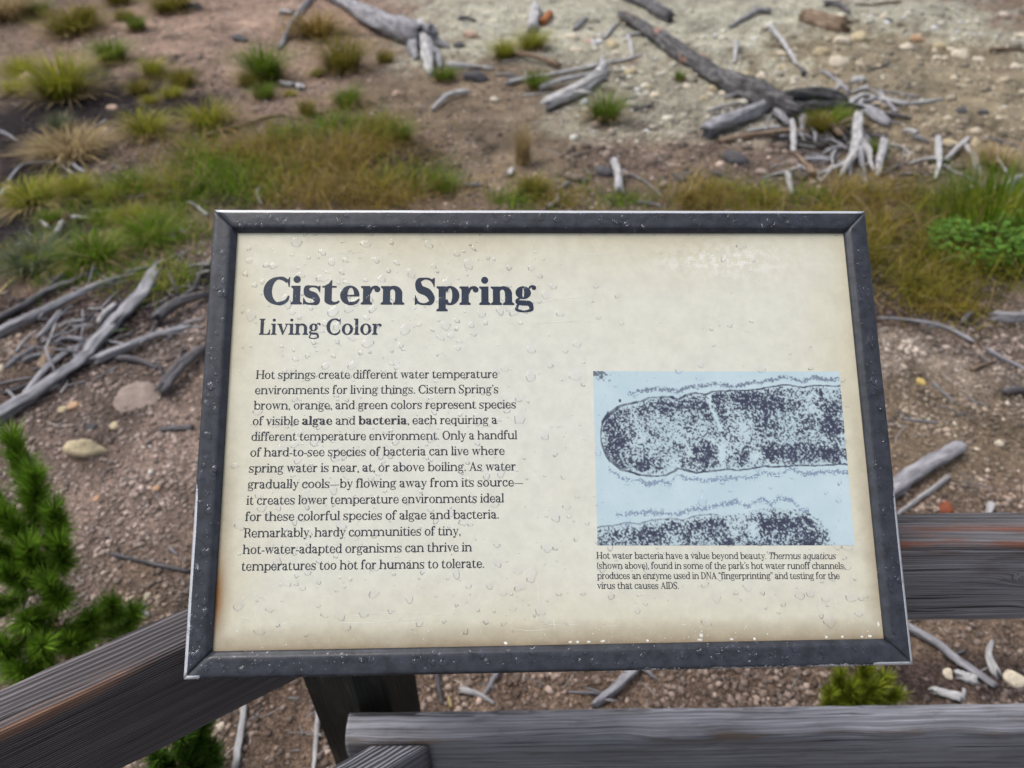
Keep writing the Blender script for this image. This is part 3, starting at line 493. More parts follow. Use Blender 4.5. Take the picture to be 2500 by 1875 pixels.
  ('twig', [[2.534, 4.638], [2.618, 4.709], [2.704, 4.786]], 0.012, 'd', 'thin twig in the tangle around the root mass at upper right'),
  ('twig', [[2.183, 6.114], [2.179, 5.894], [2.166, 5.68]], 0.0105, 'd', 'thin twig in the tangle around the root mass at upper right'),
  ('twig', [[1.911, 4.967], [1.956, 4.848], [2.03, 4.778]], 0.0055, 'g', 'thin twig in the tangle around the root mass at upper right'),
  ('twig', [[2.133, 5.084], [2.151, 4.842], [2.139, 4.596]], 0.0088, 'd', 'thin twig in the tangle around the root mass at upper right'),
  ('twig', [[2.582, 6.28], [2.679, 6.393], [2.778, 6.51]], 0.0097, 'p', 'thin twig in the tangle around the root mass at upper right'),
  ('twig', [[2.372, 5.309], [2.415, 5.19], [2.458, 5.076]], 0.0121, 'g', 'thin twig in the tangle around the root mass at upper right'),
  ('twig', [[2.172, 4.81], [2.325, 4.941], [2.465, 5.151]], 0.0082, 'g', 'thin twig in the tangle around the root mass at upper right'),
  ('twig', [[2.08, 5.217], [2.209, 5.137], [2.349, 5.089]], 0.0061, 'p', 'thin twig in the tangle around the root mass at upper right'),
  ('twig', [[1.687, 4.566], [1.851, 4.66], [2.02, 4.764]], 0.0116, 'p', 'thin twig in the tangle around the root mass at upper right'),
  ('twig', [[3.159, 6.537], [3.199, 6.367], [3.2, 6.162]], 0.0096, 'p', 'thin twig in the tangle around the root mass at upper right'),
  ('twig', [[2.525, 4.946], [2.642, 4.982], [2.73, 4.943]], 0.0068, 'p', 'thin twig in the tangle around the root mass at upper right'),
  ('twig', [[2.911, 5.627], [3.033, 5.667], [3.127, 5.637]], 0.009, 'p', 'thin twig in the tangle around the root mass at upper right'),
  ('twig', [[2.52, 5.082], [2.506, 5.332], [2.461, 5.57]], 0.0082, 'd', 'thin twig in the tangle around the root mass at upper right'),
  ('twig', [[1.977, 4.897], [2.038, 4.702], [2.083, 4.504]], 0.0102, 'p', 'thin twig in the tangle around the root mass at upper right'),
  ('twig', [[3.268, 6.56], [3.201, 6.215], [3.158, 5.91]], 0.0156, 'g', 'thin twig in the tangle around the root mass at upper right'),
  ('twig', [[2.732, 4.785], [2.8, 4.937], [2.889, 5.092]], 0.0058, 'g', 'thin twig in the tangle around the root mass at upper right'),
  ('twig', [[2.596, 5.465], [2.644, 5.436], [2.682, 5.388]], 0.0066, 'g', 'thin twig in the tangle around the root mass at upper right'),
  ('twig', [[2.158, 5.001], [2.277, 4.893], [2.37, 4.754]], 0.0095, 'g', 'thin twig in the tangle around the root mass at upper right'),
  ('twig', [[2.359, 4.777], [2.392, 4.634], [2.464, 4.544]], 0.0064, 'g', 'thin twig in the tangle around the root mass at upper right'),
  ('twig', [[2.399, 4.733], [2.402, 4.632], [2.385, 4.521]], 0.007, 'p', 'thin twig in the tangle around the root mass at upper right'),
  ('twig', [[1.917, 4.582], [2.028, 4.629], [2.142, 4.719]], 0.008, 'p', 'thin twig in the tangle around the root mass at upper right'),
  ('twig', [[1.802, 4.765], [1.936, 4.837], [2.075, 4.923]], 0.006, 'p', 'thin twig in the tangle around the root mass at upper right'),
  ('twig', [[2.501, 5.178], [2.617, 5.183], [2.738, 5.201]], 0.0125, 'p', 'thin twig in the tangle around the root mass at upper right'),
  ('twig', [[2.349, 6.534], [2.331, 6.212], [2.338, 5.935]], 0.0116, 'p', 'thin twig in the tangle around the root mass at upper right'),
  ('twig', [[2.556, 4.823], [2.614, 4.655], [2.769, 4.647]], 0.009, 'd', 'thin twig in the tangle around the root mass at upper right'),
  ('twig', [[1.943, 4.824], [2.008, 4.815], [2.068, 4.794]], 0.0074, 'd', 'thin twig in the tangle around the root mass at upper right'),
  ('twig', [[2.577, 5.081], [2.75, 5.112], [2.92, 5.134]], 0.0065, 'p', 'thin twig in the tangle around the root mass at upper right'),
  ('twig', [[2.295, 4.757], [2.436, 4.954], [2.576, 5.18]], 0.0055, 'p', 'thin twig in the tangle around the root mass at upper right'),
  ('twig', [[2.847, 6.083], [2.977, 6.099], [3.091, 6.074]], 0.0148, 'd', 'thin twig in the tangle around the root mass at upper right'),
  ('twig', [[2.728, 5.406], [2.791, 5.381], [2.86, 5.369]], 0.0091, 'g', 'thin twig in the tangle around the root mass at upper right'),
  ('twig', [[3.236, 6.459], [3.385, 6.387], [3.526, 6.308]], 0.0101, 'g', 'thin twig in the tangle around the root mass at upper right'),
  ('twig', [[2.814, 6.096], [2.979, 6.146], [3.158, 6.236]], 0.0132, 'g', 'thin twig in the tangle around the root mass at upper right'),
  ('twig', [[2.511, 4.875], [2.622, 4.931], [2.729, 4.965]], 0.0062, 'g', 'thin twig in the tangle around the root mass at upper right'),
  ('twig', [[0.089, 6.257], [0.234, 6.291], [0.38, 6.364]], 0.0096, 'p', 'thin stray twig around the bone like wood at the top middle'),
  ('twig', [[-0.061, 6.764], [0.061, 6.793], [0.181, 6.761]], 0.0106, 'g', 'thin stray twig around the bone like wood at the top middle'),
  ('twig', [[0.775, 6.017], [0.927, 6.182], [1.088, 6.336]], 0.0126, 'g', 'thin stray twig around the bone like wood at the top middle'),
  ('twig', [[0.345, 6.223], [0.433, 6.305], [0.501, 6.462]], 0.0084, 'g', 'thin stray twig around the bone like wood at the top middle'),
  ('twig', [[0.083, 7.505], [0.222, 7.576], [0.363, 7.552]], 0.0132, 'p', 'thin stray twig around the bone like wood at the top middle'),
  ('twig', [[0.871, 6.021], [0.961, 6.123], [1.055, 6.22]], 0.0088, 'g', 'thin stray twig around the bone like wood at the top middle'),
  ('twig', [[0.417, 6.784], [0.485, 6.874], [0.559, 6.933]], 0.0099, 'g', 'thin stray twig around the bone like wood at the top middle'),
  ('twig', [[-0.026, 6.702], [0.152, 6.768], [0.324, 6.668]], 0.0111, 'p', 'thin stray twig around the bone like wood at the top middle'),
  ('twig', [[0.756, 7.352], [0.85, 7.117], [0.877, 6.808]], 0.0123, 'p', 'thin stray twig around the bone like wood at the top middle'),
  ('twig', [[-0.142, 6.83], [-0.06, 6.849], [0.02, 6.903]], 0.0099, 'p', 'thin stray twig around the bone like wood at the top middle'),
  ('twig', [[-0.09, 7.292], [0.027, 7.41], [0.134, 7.595]], 0.0084, 'p', 'thin stray twig around the bone like wood at the top middle'),
  ('twig', [[0.715, 6.966], [0.807, 6.908], [0.883, 6.8]], 0.0123, 'p', 'thin stray twig around the bone like wood at the top middle'),
  ('twig', [[-0.13, 7.282], [-0.055, 7.459], [0.021, 7.646]], 0.0075, 'g', 'thin stray twig around the bone like wood at the top middle'),
  ('twig', [[-0.023, 6.561], [0.117, 6.754], [0.266, 6.94]], 0.0071, 'g', 'thin stray twig around the bone like wood at the top middle'),
  ('twig', [[1.417, 1.836], [1.464, 1.862], [1.513, 1.887]], 0.005, 'b', 'thin stray twig on the gravel right of the sign'),
  ('twig', [[1.953, 2.321], [1.981, 2.281], [2.023, 2.256]], 0.0043, 'g', 'thin stray twig on the gravel right of the sign'),
  ('twig', [[1.663, 1.831], [1.716, 1.815], [1.776, 1.812]], 0.0033, 'd', 'thin stray twig on the gravel right of the sign'),
  ('twig', [[1.631, 2.176], [1.694, 2.156], [1.765, 2.148]], 0.0054, 'g', 'thin stray twig on the gravel right of the sign'),
  ('twig', [[1.623, 2.218], [1.643, 2.194], [1.67, 2.175]], 0.0048, 'd', 'thin stray twig on the gravel right of the sign'),
  ('twig', [[2.214, 2.785], [2.19, 2.684], [2.197, 2.599]], 0.0052, 'b', 'thin stray twig on the gravel right of the sign'),
  ('twig', [[1.717, 1.851], [1.776, 1.829], [1.835, 1.808]], 0.003, 'g', 'thin stray twig on the gravel right of the sign'),
  ('twig', [[2.156, 2.561], [2.213, 2.559], [2.278, 2.577]], 0.0053, 'd', 'thin stray twig on the gravel right of the sign'),
  ('twig', [[2.02, 2.823], [2.096, 2.825], [2.176, 2.834]], 0.0053, 'g', 'thin stray twig on the gravel right of the sign'),
  ('twig', [[1.822, 2.249], [1.878, 2.214], [1.923, 2.17]], 0.0032, 'g', 'thin stray twig on the gravel right of the sign'),
  ('twig', [[1.856, 2.403], [1.869, 2.333], [1.891, 2.271]], 0.006, 'g', 'thin stray twig on the gravel right of the sign'),
  ('twig', [[1.864, 2.876], [1.916, 2.834], [1.969, 2.797]], 0.0057, 'b', 'thin stray twig on the gravel right of the sign'),
  ('twig', [[1.939, 2.642], [1.978, 2.651], [2.015, 2.654]], 0.0039, 'd', 'thin stray twig on the gravel right of the sign'),
  ('twig', [[1.735, 1.892], [1.754, 1.875], [1.773, 1.859]], 0.0031, 'g', 'thin stray twig on the gravel right of the sign'),
  ('twig', [[1.539, 2.146], [1.588, 2.178], [1.64, 2.203]], 0.0033, 'd', 'thin stray twig on the gravel right of the sign'),
  ('twig', [[1.839, 2.184], [1.912, 2.204], [1.987, 2.235]], 0.0034, 'd', 'thin stray twig on the gravel right of the sign'),
  ('twig', [[-2.691, 4.087], [-2.61, 4.055], [-2.537, 4.044]], 0.0079, 'b', 'thin stray twig among the grass at the left'),
  ('twig', [[-2.333, 3.952], [-2.268, 3.757], [-2.257, 3.591]], 0.0067, 'd', 'thin stray twig among the grass at the left'),
  ('twig', [[-3.665, 5.981], [-3.554, 5.63], [-3.462, 5.313]], 0.0086, 'b', 'thin stray twig among the grass at the left'),
  ('twig', [[-3.714, 4.958], [-3.622, 4.953], [-3.533, 4.952]], 0.0097, 'b', 'thin stray twig among the grass at the left'),
  ('twig', [[-2.867, 3.664], [-2.806, 3.755], [-2.712, 3.81]], 0.0088, 'g', 'thin stray twig among the grass at the left'),
  ('twig', [[-2.509, 4.942], [-2.416, 4.904], [-2.352, 4.942]], 0.0104, 'b', 'thin stray twig among the grass at the left'),
  ('twig', [[-2.142, 3.976], [-2.05, 3.99], [-1.95, 3.98]], 0.0089, 'b', 'thin stray twig among the grass at the left'),
  ('twig', [[-2.201, 4.264], [-2.166, 4.178], [-2.112, 4.106]], 0.0084, 'g', 'thin stray twig among the grass at the left'),
  ('twig', [[-2.171, 3.922], [-2.107, 3.904], [-2.053, 3.914]], 0.0084, 'g', 'thin stray twig among the grass at the left'),
  ('twig', [[-2.271, 3.815], [-2.156, 3.72], [-2.049, 3.612]], 0.005, 'p', 'thin stray twig among the grass at the left'),
  ('twig', [[-3.192, 4.846], [-3.1, 4.741], [-3.007, 4.659]], 0.0088, 'p', 'thin stray twig among the grass at the left'),
  ('twig', [[-3.472, 5.192], [-3.379, 5.134], [-3.292, 5.094]], 0.0064, 'p', 'thin stray twig among the grass at the left'),
  ('twig', [[-3.112, 5.293], [-3.075, 5.334], [-3.048, 5.388]], 0.0107, 'g', 'thin stray twig among the grass at the left'),
  ('twig', [[-2.417, 3.457], [-2.298, 3.396], [-2.184, 3.309]], 0.0068, 'g', 'thin stray twig among the grass at the left'),
  ('twig', [[-2.789, 3.814], [-2.646, 3.747], [-2.517, 3.72]], 0.0063, 'd', 'thin stray twig among the grass at the left'),
  ('twig', [[-3.107, 4.526], [-3.036, 4.611], [-2.906, 4.598]], 0.0083, 'g', 'thin stray twig among the grass at the left'),
  ('twig', [[-3.318, 5.464], [-3.251, 5.534], [-3.211, 5.645]], 0.0089, 'p', 'thin stray twig among the grass at the left'),
  ('twig', [[-2.87, 4.497], [-2.804, 4.393], [-2.735, 4.297]], 0.0083, 'd', 'thin stray twig among the grass at the left'),
]
BIGWOOD = [
  ('fallen_log', 'large bleached fallen log with broken root end at the top middle', 'log', [('trunk', [[-2.537, 10.379], [-1.942, 9.344], [-1.595, 8.76], [-1.272, 8.301], [-1.032, 8.07], [-0.877, 7.912]], [0.0598, 0.0696, 0.0989, 0.1171, 0.132, 0.1169], 'g'), ('root', [[-1.001, 8.473], [-0.885, 7.819], [-0.821, 7.299], [-0.74, 6.783]], [0.0825, 0.0815, 0.0608, 0.0344], 'p'), ('root', [[-0.92, 8.006], [-0.793, 7.943], [-0.647, 7.85]], [0.07, 0.0434, 0.0189], 'p'), ('root', [[-0.829, 7.758], [-0.724, 7.409], [-0.687, 7.085]], [0.0511, 0.0345, 0.019], 'g'), ('root', [[-1.053, 7.943], [-0.98, 7.581], [-0.946, 7.409]], [0.0608, 0.0418, 0.0164], 'g')]),
  ('burnt_trunk', 'long dark burnt trunk with red wood patches and root mass at upper right', 'trunk', [('trunk', [[1.243, 8.909], [1.435, 8.508], [1.525, 8.135], [1.65, 7.639], [1.758, 7.244], [1.805, 6.932], [1.918, 6.547], [2.044, 6.28], [2.105, 6.03], [2.19, 5.796], [2.271, 5.665]], [0.0593, 0.0662, 0.0709, 0.0707, 0.0709, 0.0669, 0.0684, 0.0777, 0.0822, 0.0824, 0.0664], 'k'), ('root', [[2.27, 6.071], [2.493, 6.153], [2.705, 6.153], [2.817, 6.071]], [0.0666, 0.0637, 0.0496, 0.0238], 'x'), ('root', [[2.26, 5.758], [2.432, 5.834], [2.649, 5.872], [2.84, 5.872], [2.946, 5.758]], [0.0605, 0.0625, 0.0533, 0.0355, 0.0161], 'x'), ('root', [[2.795, 6.01], [2.917, 6.153], [3.036, 6.28], [3.15, 6.332]], [0.025, 0.0227, 0.0187, 0.0101], 'p'), ('root', [[2.795, 6.01], [2.894, 5.834], [2.922, 5.665], [2.979, 5.592]], [0.0278, 0.0374, 0.0398, 0.0197], 'g'), ('root', [[2.29, 5.683], [2.283, 5.575], [2.216, 5.4]], [0.0399, 0.0295, 0.0154], 'g'), ('root', [[2.147, 5.834], [2.157, 5.683], [2.178, 5.575]], [0.0408, 0.03, 0.0157], 'g'), ('root', [[2.907, 5.834], [3.074, 5.777], [3.243, 5.777]], [0.0306, 0.0216, 0.0081], 'd'), ('root', [[2.472, 6.114], [2.41, 6.059], [2.376, 5.971]], [0.0111, 0.0089, 0.0044], 'd'), ('root', [[2.744, 5.627], [2.712, 5.502], [2.719, 5.399]], [0.0079, 0.0062, 0.0031], 'g'), ('root', [[2.3, 5.507], [2.384, 5.485], [2.486, 5.521]], [0.0089, 0.0071, 0.0035], 'p'), ('root', [[2.405, 5.724], [2.449, 5.902], [2.565, 6.06]], [0.007, 0.0057, 0.0029], 'x'), ('root', [[2.483, 5.897], [2.452, 5.799], [2.447, 5.712]], [0.0172, 0.0136, 0.0067], 'x'), ('root', [[2.986, 6.19], [2.896, 6.024], [2.843, 5.86]], [0.0157, 0.0123, 0.006], 'p'), ('root', [[2.492, 5.744], [2.431, 5.709], [2.374, 5.651]], [0.0153, 0.0122, 0.006], 'g'), ('root', [[2.266, 5.842], [2.354, 5.844], [2.427, 5.811]], [0.0142, 0.0114, 0.0057], 'p'), ('root', [[3.055, 6.042], [2.985, 5.992], [2.917, 5.963]], [0.0096, 0.0076, 0.0038], 'd'), ('root', [[2.511, 5.751], [2.494, 5.817], [2.459, 5.863]], [0.0156, 0.0126, 0.0063], 'p'), ('root', [[2.391, 5.756], [2.443, 5.816], [2.497, 5.823]], [0.0094, 0.0076, 0.0038], 'g'), ('root', [[2.187, 5.674], [2.32, 5.79], [2.455, 5.834]], [0.0168, 0.0137, 0.0069], 'g'), ('root', [[2.488, 5.946], [2.503, 5.819], [2.449, 5.671]], [0.0164, 0.0129, 0.0063], 'g'), ('root', [[2.496, 6.045], [2.436, 6.015], [2.376, 5.97]], [0.0177, 0.0141, 0.007], 'd'), ('root', [[2.673, 5.915], [2.591, 5.883], [2.53, 5.912]], [0.0178, 0.0142, 0.0071], 'x'), ('root', [[2.17, 5.481], [2.109, 5.443], [2.069, 5.365]], [0.0064, 0.0051, 0.0025], 'p'), ('root', [[2.54, 5.488], [2.501, 5.567], [2.474, 5.662]], [0.0094, 0.0076, 0.0038], 'g'), ('root', [[2.284, 5.793], [2.331, 5.912], [2.417, 5.976]], [0.0116, 0.0094, 0.0047], 'p'), ('root', [[2.536, 5.82], [2.511, 5.701], [2.466, 5.584]], [0.011, 0.0087, 0.0043], 'p'), ('root', [[2.702, 6.17], [2.665, 6.066], [2.665, 5.977]], [0.0092, 0.0072, 0.0036], 'd'), ('root', [[2.409, 6.155], [2.515, 6.222], [2.581, 6.158]], [0.0112, 0.0091, 0.0045], 'g'), ('root', [[2.682, 6.122], [2.648, 5.935], [2.538, 5.771]], [0.0174, 0.0136, 0.0067], 'd'), ('root', [[2.431, 5.836], [2.507, 5.899], [2.583, 5.975]], [0.0086, 0.0069, 0.0035], 'd'), ('root', [[2.483, 5.894], [2.364, 5.889], [2.235, 5.815]], [0.0135, 0.0108, 0.0053], 'p'), ('root', [[2.148, 5.536], [2.193, 5.408], [2.198, 5.256]], [0.0065, 0.0051, 0.0025], 'p'), ('root', [[2.736, 5.84], [2.654, 5.82], [2.568, 5.777]], [0.0153, 0.0122, 0.0061], 'p'), ('root', [[3.051, 6.185], [3.113, 6.246], [3.173, 6.266]], [0.0159, 0.0128, 0.0064], 'p'), ('root', [[2.529, 5.55], [2.51, 5.415], [2.524, 5.303]], [0.0158, 0.0124, 0.0061], 'g'), ('root', [[2.919, 5.859], [2.98, 5.783], [3.092, 5.815]], [0.0126, 0.01, 0.005], 'd'), ('root', [[2.761, 6.086], [2.642, 5.951], [2.525, 5.826]], [0.0064, 0.0051, 0.0025], 'd'), ('root', [[2.953, 6.128], [2.89, 6.161], [2.868, 6.252]], [0.0101, 0.0081, 0.0041], 'p'), ('root', [[2.69, 5.565], [2.638, 5.525], [2.595, 5.533]], [0.0148, 0.0118, 0.0059], 'd'), ('root', [[2.608, 5.863], [2.724, 5.999], [2.776, 6.179]], [0.0164, 0.0133, 0.0068], 'p'), ('root', [[2.581, 5.515], [2.529, 5.506], [2.479, 5.503]], [0.01, 0.008, 0.004], 'p'), ('root', [[2.413, 6.078], [2.339, 6.073], [2.267, 6.078]], [0.0171, 0.0137, 0.0068], 'p'), ('root', [[2.24, 5.954], [2.169, 5.991], [2.125, 6.076]], [0.0119, 0.0096, 0.0048], 'g'), ('root', [[2.62, 5.88], [2.572, 5.788], [2.56, 5.7]], [0.0162, 0.0128, 0.0063], 'g'), ('root', [[2.69, 5.736], [2.585, 5.57], [2.49, 5.409]], [0.0164, 0.0128, 0.0063], 'd'), ('root', [[2.917, 5.81], [2.809, 5.757], [2.701, 5.679]], [0.009, 0.0071, 0.0035], 'x'), ('root', [[2.437, 5.699], [2.451, 5.646], [2.492, 5.632]], [0.0152, 0.0121, 0.006], 'p'), ('root', [[2.318, 5.509], [2.305, 5.363], [2.258, 5.215]], [0.0156, 0.0122, 0.006], 'g'), ('root', [[2.405, 5.511], [2.404, 5.387], [2.433, 5.289]], [0.0092, 0.0072, 0.0036], 'g'), ('root', [[2.656, 5.797], [2.684, 5.873], [2.699, 5.948]], [0.0154, 0.0125, 0.0063], 'g'), ('root', [[2.299, 5.754], [2.208, 5.75], [2.17, 5.846]], [0.0147, 0.0118, 0.006], 'g'), ('root', [[2.333, 5.83], [2.398, 5.892], [2.464, 5.911]], [0.0137, 0.0111, 0.0056], 'g'), ('root', [[2.951, 6.01], [2.887, 6.003], [2.817, 5.974]], [0.0151, 0.012, 0.006], 'x')]),
  ('root_stump', 'bleached twisted root stump standing above the sign at right', 'stump', [('trunk', [[2.638, 5.469], [2.561, 5.266], [2.488, 5.044], [2.399, 4.835]], [0.031, 0.0389, 0.0401, 0.0271], 'p'), ('root', [[2.438, 4.923], [2.327, 4.75], [2.238, 4.694], [2.135, 4.661]], [0.0239, 0.0198, 0.015, 0.008], 'p'), ('root', [[2.529, 5.138], [2.521, 4.923], [2.49, 4.778], [2.481, 4.667]], [0.0271, 0.0215, 0.0164, 0.0086], 'p'), ('root', [[2.394, 4.835], [2.286, 4.667], [2.223, 4.585]], [0.0265, 0.0172, 0.0079], 'p'), ('root', [[2.472, 4.953], [2.4, 4.694], [2.409, 4.599]], [0.027, 0.0173, 0.0068], 'g'), ('root', [[2.383, 4.668], [2.443, 4.707], [2.499, 4.756]], [0.0103, 0.0083, 0.0042], 'p'), ('root', [[2.37, 4.817], [2.333, 4.717], [2.304, 4.621]], [0.0089, 0.007, 0.0035], 'p'), ('root', [[2.385, 4.892], [2.442, 4.879], [2.502, 4.871]], [0.0117, 0.0093, 0.0047], 'p'), ('root', [[2.469, 4.921], [2.499, 4.888], [2.546, 4.884]], [0.0115, 0.0091, 0.0046], 'g'), ('root', [[2.311, 4.95], [2.249, 4.848], [2.24, 4.749]], [0.0106, 0.0084, 0.0041], 'p'), ('root', [[2.261, 4.947], [2.282, 5.006], [2.331, 5.048]], [0.0059, 0.0048, 0.0024], 'p'), ('root', [[2.182, 4.669], [2.132, 4.577], [2.061, 4.502]], [0.0098, 0.0077, 0.0038], 'p'), ('root', [[2.516, 4.71], [2.533, 4.786], [2.574, 4.865]], [0.0098, 0.0079, 0.004], 'g'), ('root', [[2.454, 4.983], [2.513, 5.049], [2.531, 5.128]], [0.0065, 0.0053, 0.0027], 'p'), ('root', [[2.405, 4.836], [2.363, 4.771], [2.354, 4.706]], [0.0057, 0.0045, 0.0022], 'g')]),
]
ROCKS = [
  ([-1.629, 2.326], 0.175, 1.0, 'k', 'large flat pinkish grey stone on bare soil left of the sign'),
  ([-1.711, 2.018], 0.152, 0.38, 'y', 'long knobbly pale yellow stone on bare soil at the left'),
  ([-1.666, 2.167], 0.037, 0.88, 'y', 'round tan pebble below the large pinkish stone'),
  ([-1.356, 1.816], 0.03, 0.86, 'o', "orange pebble on bare soil close to the sign's left edge"),
  ([-1.574, 1.783], 0.025, 1.0, 'o', "small orange pebble on bare soil left of the sign's middle"),
  ([-1.957, 2.033], 0.045, 0.75, 'k', "grey brown stone beside the pine's top at far left"),
  ([-1.89, 2.282], 0.043, 0.89, 'o', 'buff pebble below the lower end of the split log'),
  ([-1.928, 2.261], 0.033, 0.86, 'y', 'pale pebble left of the buff one under the split log'),
  ([-2.357, 2.55], 0.038, 0.93, 'w', 'white pebble at the left edge beside the wood pile'),
  ([-1.755, 2.154], 0.039, 0.82, 'd', 'dark pebble above the long knobbly yellow stone'),
  ([-0.444, 8.321], 0.163, 0.73, 'p', "pinkish stone right of the big log's root"),
  ([0.656, 8.301], 0.144, 0.75, 'w', 'pale rounded stone in the top middle, above a second one'),
  ([0.659, 7.819], 0.12, 0.69, 'w', 'pale flat stone below a rounded one in the top middle'),
  ([1.062, 7.974], 0.139, 0.88, 'y', 'tan stone above the longest thin pale branch'),
  ([1.055, 7.686], 0.085, 0.8, 'w', 'small pale stone under the tan stone in the top middle'),
  ([1.224, 6.64], 0.099, 0.73, 'y', 'tan stone right of the bone like wood'),
  ([1.26, 6.389], 0.088, 0.8, 'y', 'tan stone below right of another by the bone like wood'),
  ([1.127, 7.059], 0.126, 0.69, 'y', 'wide tan stone right of the tip of the bone like wood'),
  ([1.293, 8.872], 0.171, 0.67, 'y', 'round tan stone at the head of the dark trunk'),
  ([0.825, 8.168], 0.107, 0.75, 'p', 'small orange pink stone among the top middle stones'),
  ([-0.327, 6.687], 0.212, 0.5, 'd', "dark grey stone below the pale stick at the log's roots"),
  ([-0.549, 7.93], 0.121, 0.71, 'd', "dark stone at the tip of the big log's root"),
  ([-2.884, 8.102], 0.194, 0.5, 'd', 'dark grey stone on the reddish bank near the top'),
  ([-3.795, 9.344], 0.219, 0.55, 'd', 'blackish stone under the grass at the top left of centre'),
  ([0.639, 4.694], 0.127, 0.64, 'd', 'dark stone left of the white standing stick'),
  ([-0.15, 6.133], 0.085, 0.75, 'w', "pale stone on bare soil below the big log's right side"),
  ([-0.99, 6.302], 0.087, 0.67, 'p', 'pinkish stone on bare soil under the big log'),
  ([-4.418, 6.759], 0.122, 0.75, 'p', 'orange pink stone in the grass at the far left'),
  ([-3.285, 5.931], 0.096, 0.57, 'p', 'small buff stone on dark soil at upper left'),
  ([3.717, 8.168], 0.196, 0.6, 'y', 'buff stone right of the short thick log at top right'),
  ([4.307, 8.135], 0.16, 0.53, 'o', 'orange stone alone at the top right'),
  ([4.061, 7.807], 0.163, 0.47, 'w', 'long pale stone below the orange one at top right'),
  ([4.432, 7.85], 0.172, 0.48, 'y', 'tan slab stone at the top of the pale rubble at right'),
  ([4.48, 7.523], 0.183, 0.64, 'w', 'largest pale stone of the rubble at top right'),
  ([4.584, 7.398], 0.108, 0.76, 'w', 'pale stone right of the largest in the rubble at top right'),
  ([4.501, 7.758], 0.102, 0.67, 'w', 'small pale stone left above the largest in the rubble'),
  ([4.213, 7.466], 0.083, 0.8, 'w', 'small pale stone lowest left in the rubble at top right'),
  ([3.17, 7.272], 0.194, 0.67, 'w', 'broad pale stone right of the straight pale stick'),
  ([3.131, 7.639], 0.151, 0.61, 'y', 'buff stone between straight stick and broad pale stone'),
  ([3.484, 8.038], 0.193, 0.41, 'w', 'flat pale stone above the broad one near the top right'),
  ([4.325, 9.063], 0.093, 0.92, 'w', 'small white stone near the top edge at right'),
  ([2.22, 6.972], 0.125, 0.55, 'y', "tan stone just above the dark trunk's middle"),
  ([2.327, 6.932], 0.093, 0.73, 'w', 'pale stone right of the tan one above the dark trunk'),
  ([2.589, 7.164], 0.073, 0.78, 'y', "small tan stone beside the straight pale stick's middle"),
  ([1.646, 6.238], 0.079, 0.76, 'y', 'tan stone lowest of the group under the dark trunk'),
  ([1.785, 6.547], 0.074, 0.88, 'y', 'tan stone rightmost of the group under the dark trunk'),
  ([1.726, 6.376], 0.067, 0.78, 'w', 'pale stone in the middle of the group under the dark trunk'),
  ([1.57, 6.593], 0.084, 0.82, 'w', 'pale stone left of the group under the dark trunk'),
  ([1.617, 6.882], 0.087, 0.82, 'w', "white stone against the dark trunk's lower side"),
  ([1.881, 7.552], 0.117, 0.51, 'o', "orange brown chip stone on the dark trunk's upper side"),
  ([1.84, 6.367], 0.064, 0.77, 'w', 'small pale stone under the dark trunk beside the thin twigs'),
  ([3.283, 5.234], 0.113, 0.47, 'y', 'yellowish flat stone above the crossed white sticks'),
  ([3.484, 5.26], 0.088, 0.63, 'y', 'yellowish stone right of the top of the crossed white sticks'),
  ([4.827, 7.138], 0.159, 0.5, 'w', 'pale flat stone near the right edge at upper right'),
  ([5.488, 8.267], 0.101, 0.79, 'w', 'pale stone at the right edge near the top'),
  ([1.25, 6.359], 0.096, 0.79, 'w', "pale stone left of the dark trunk's middle on brown soil"),
  ([4.336, 8.925], 0.086, 0.89, 'd', 'small dark stone under the small white one at top right'),
  ([3.735, 5.97], 0.083, 0.83, 'd', 'dark stone on the tan flat at right'),
  ([3.867, 5.892], 0.082, 0.75, 'd', 'dark stone right of another on the tan flat'),
  ([1.168, 4.585], 0.125, 0.73, 'd', 'large dark grey stone on brown soil above the sign'),
  ([1.587, 4.864], 0.178, 0.53, 'd', 'dark reddish stone on brown soil below the thick cut log'),
  ([1.524, 1.076], 0.065, 0.69, 'w', 'pale angular stone at the right edge between the two right rails'),
  ([1.328, 1.087], 0.03, 0.92, 'w', 'small round pale stone left of the white wood chip between the right rails'),
  ([1.807, 2.408], 0.038, 1.0, 'l', 'yellow stone on pale gravel right of the sign'),
  ([1.963, 2.04], 0.033, 1.0, 'w', 'white pebble on soil right of the square ended log'),
  ([1.607, 1.718], 0.053, 0.86, 'r', 'rusty red stone just above the upper right rail'),
  ([-1.212, 1.354], 0.025, 1.0, 'w', 'small white pebble above the left top rail'),
  ([-0.829, 0.918], 0.024, 1.4, 'w', 'pale stone left of the thick pale upright stick below the rail'),
  ([-1.509, 1.232], 0.064, 0.83, 'w', 'pale stone behind the young pine at the lower left'),
]
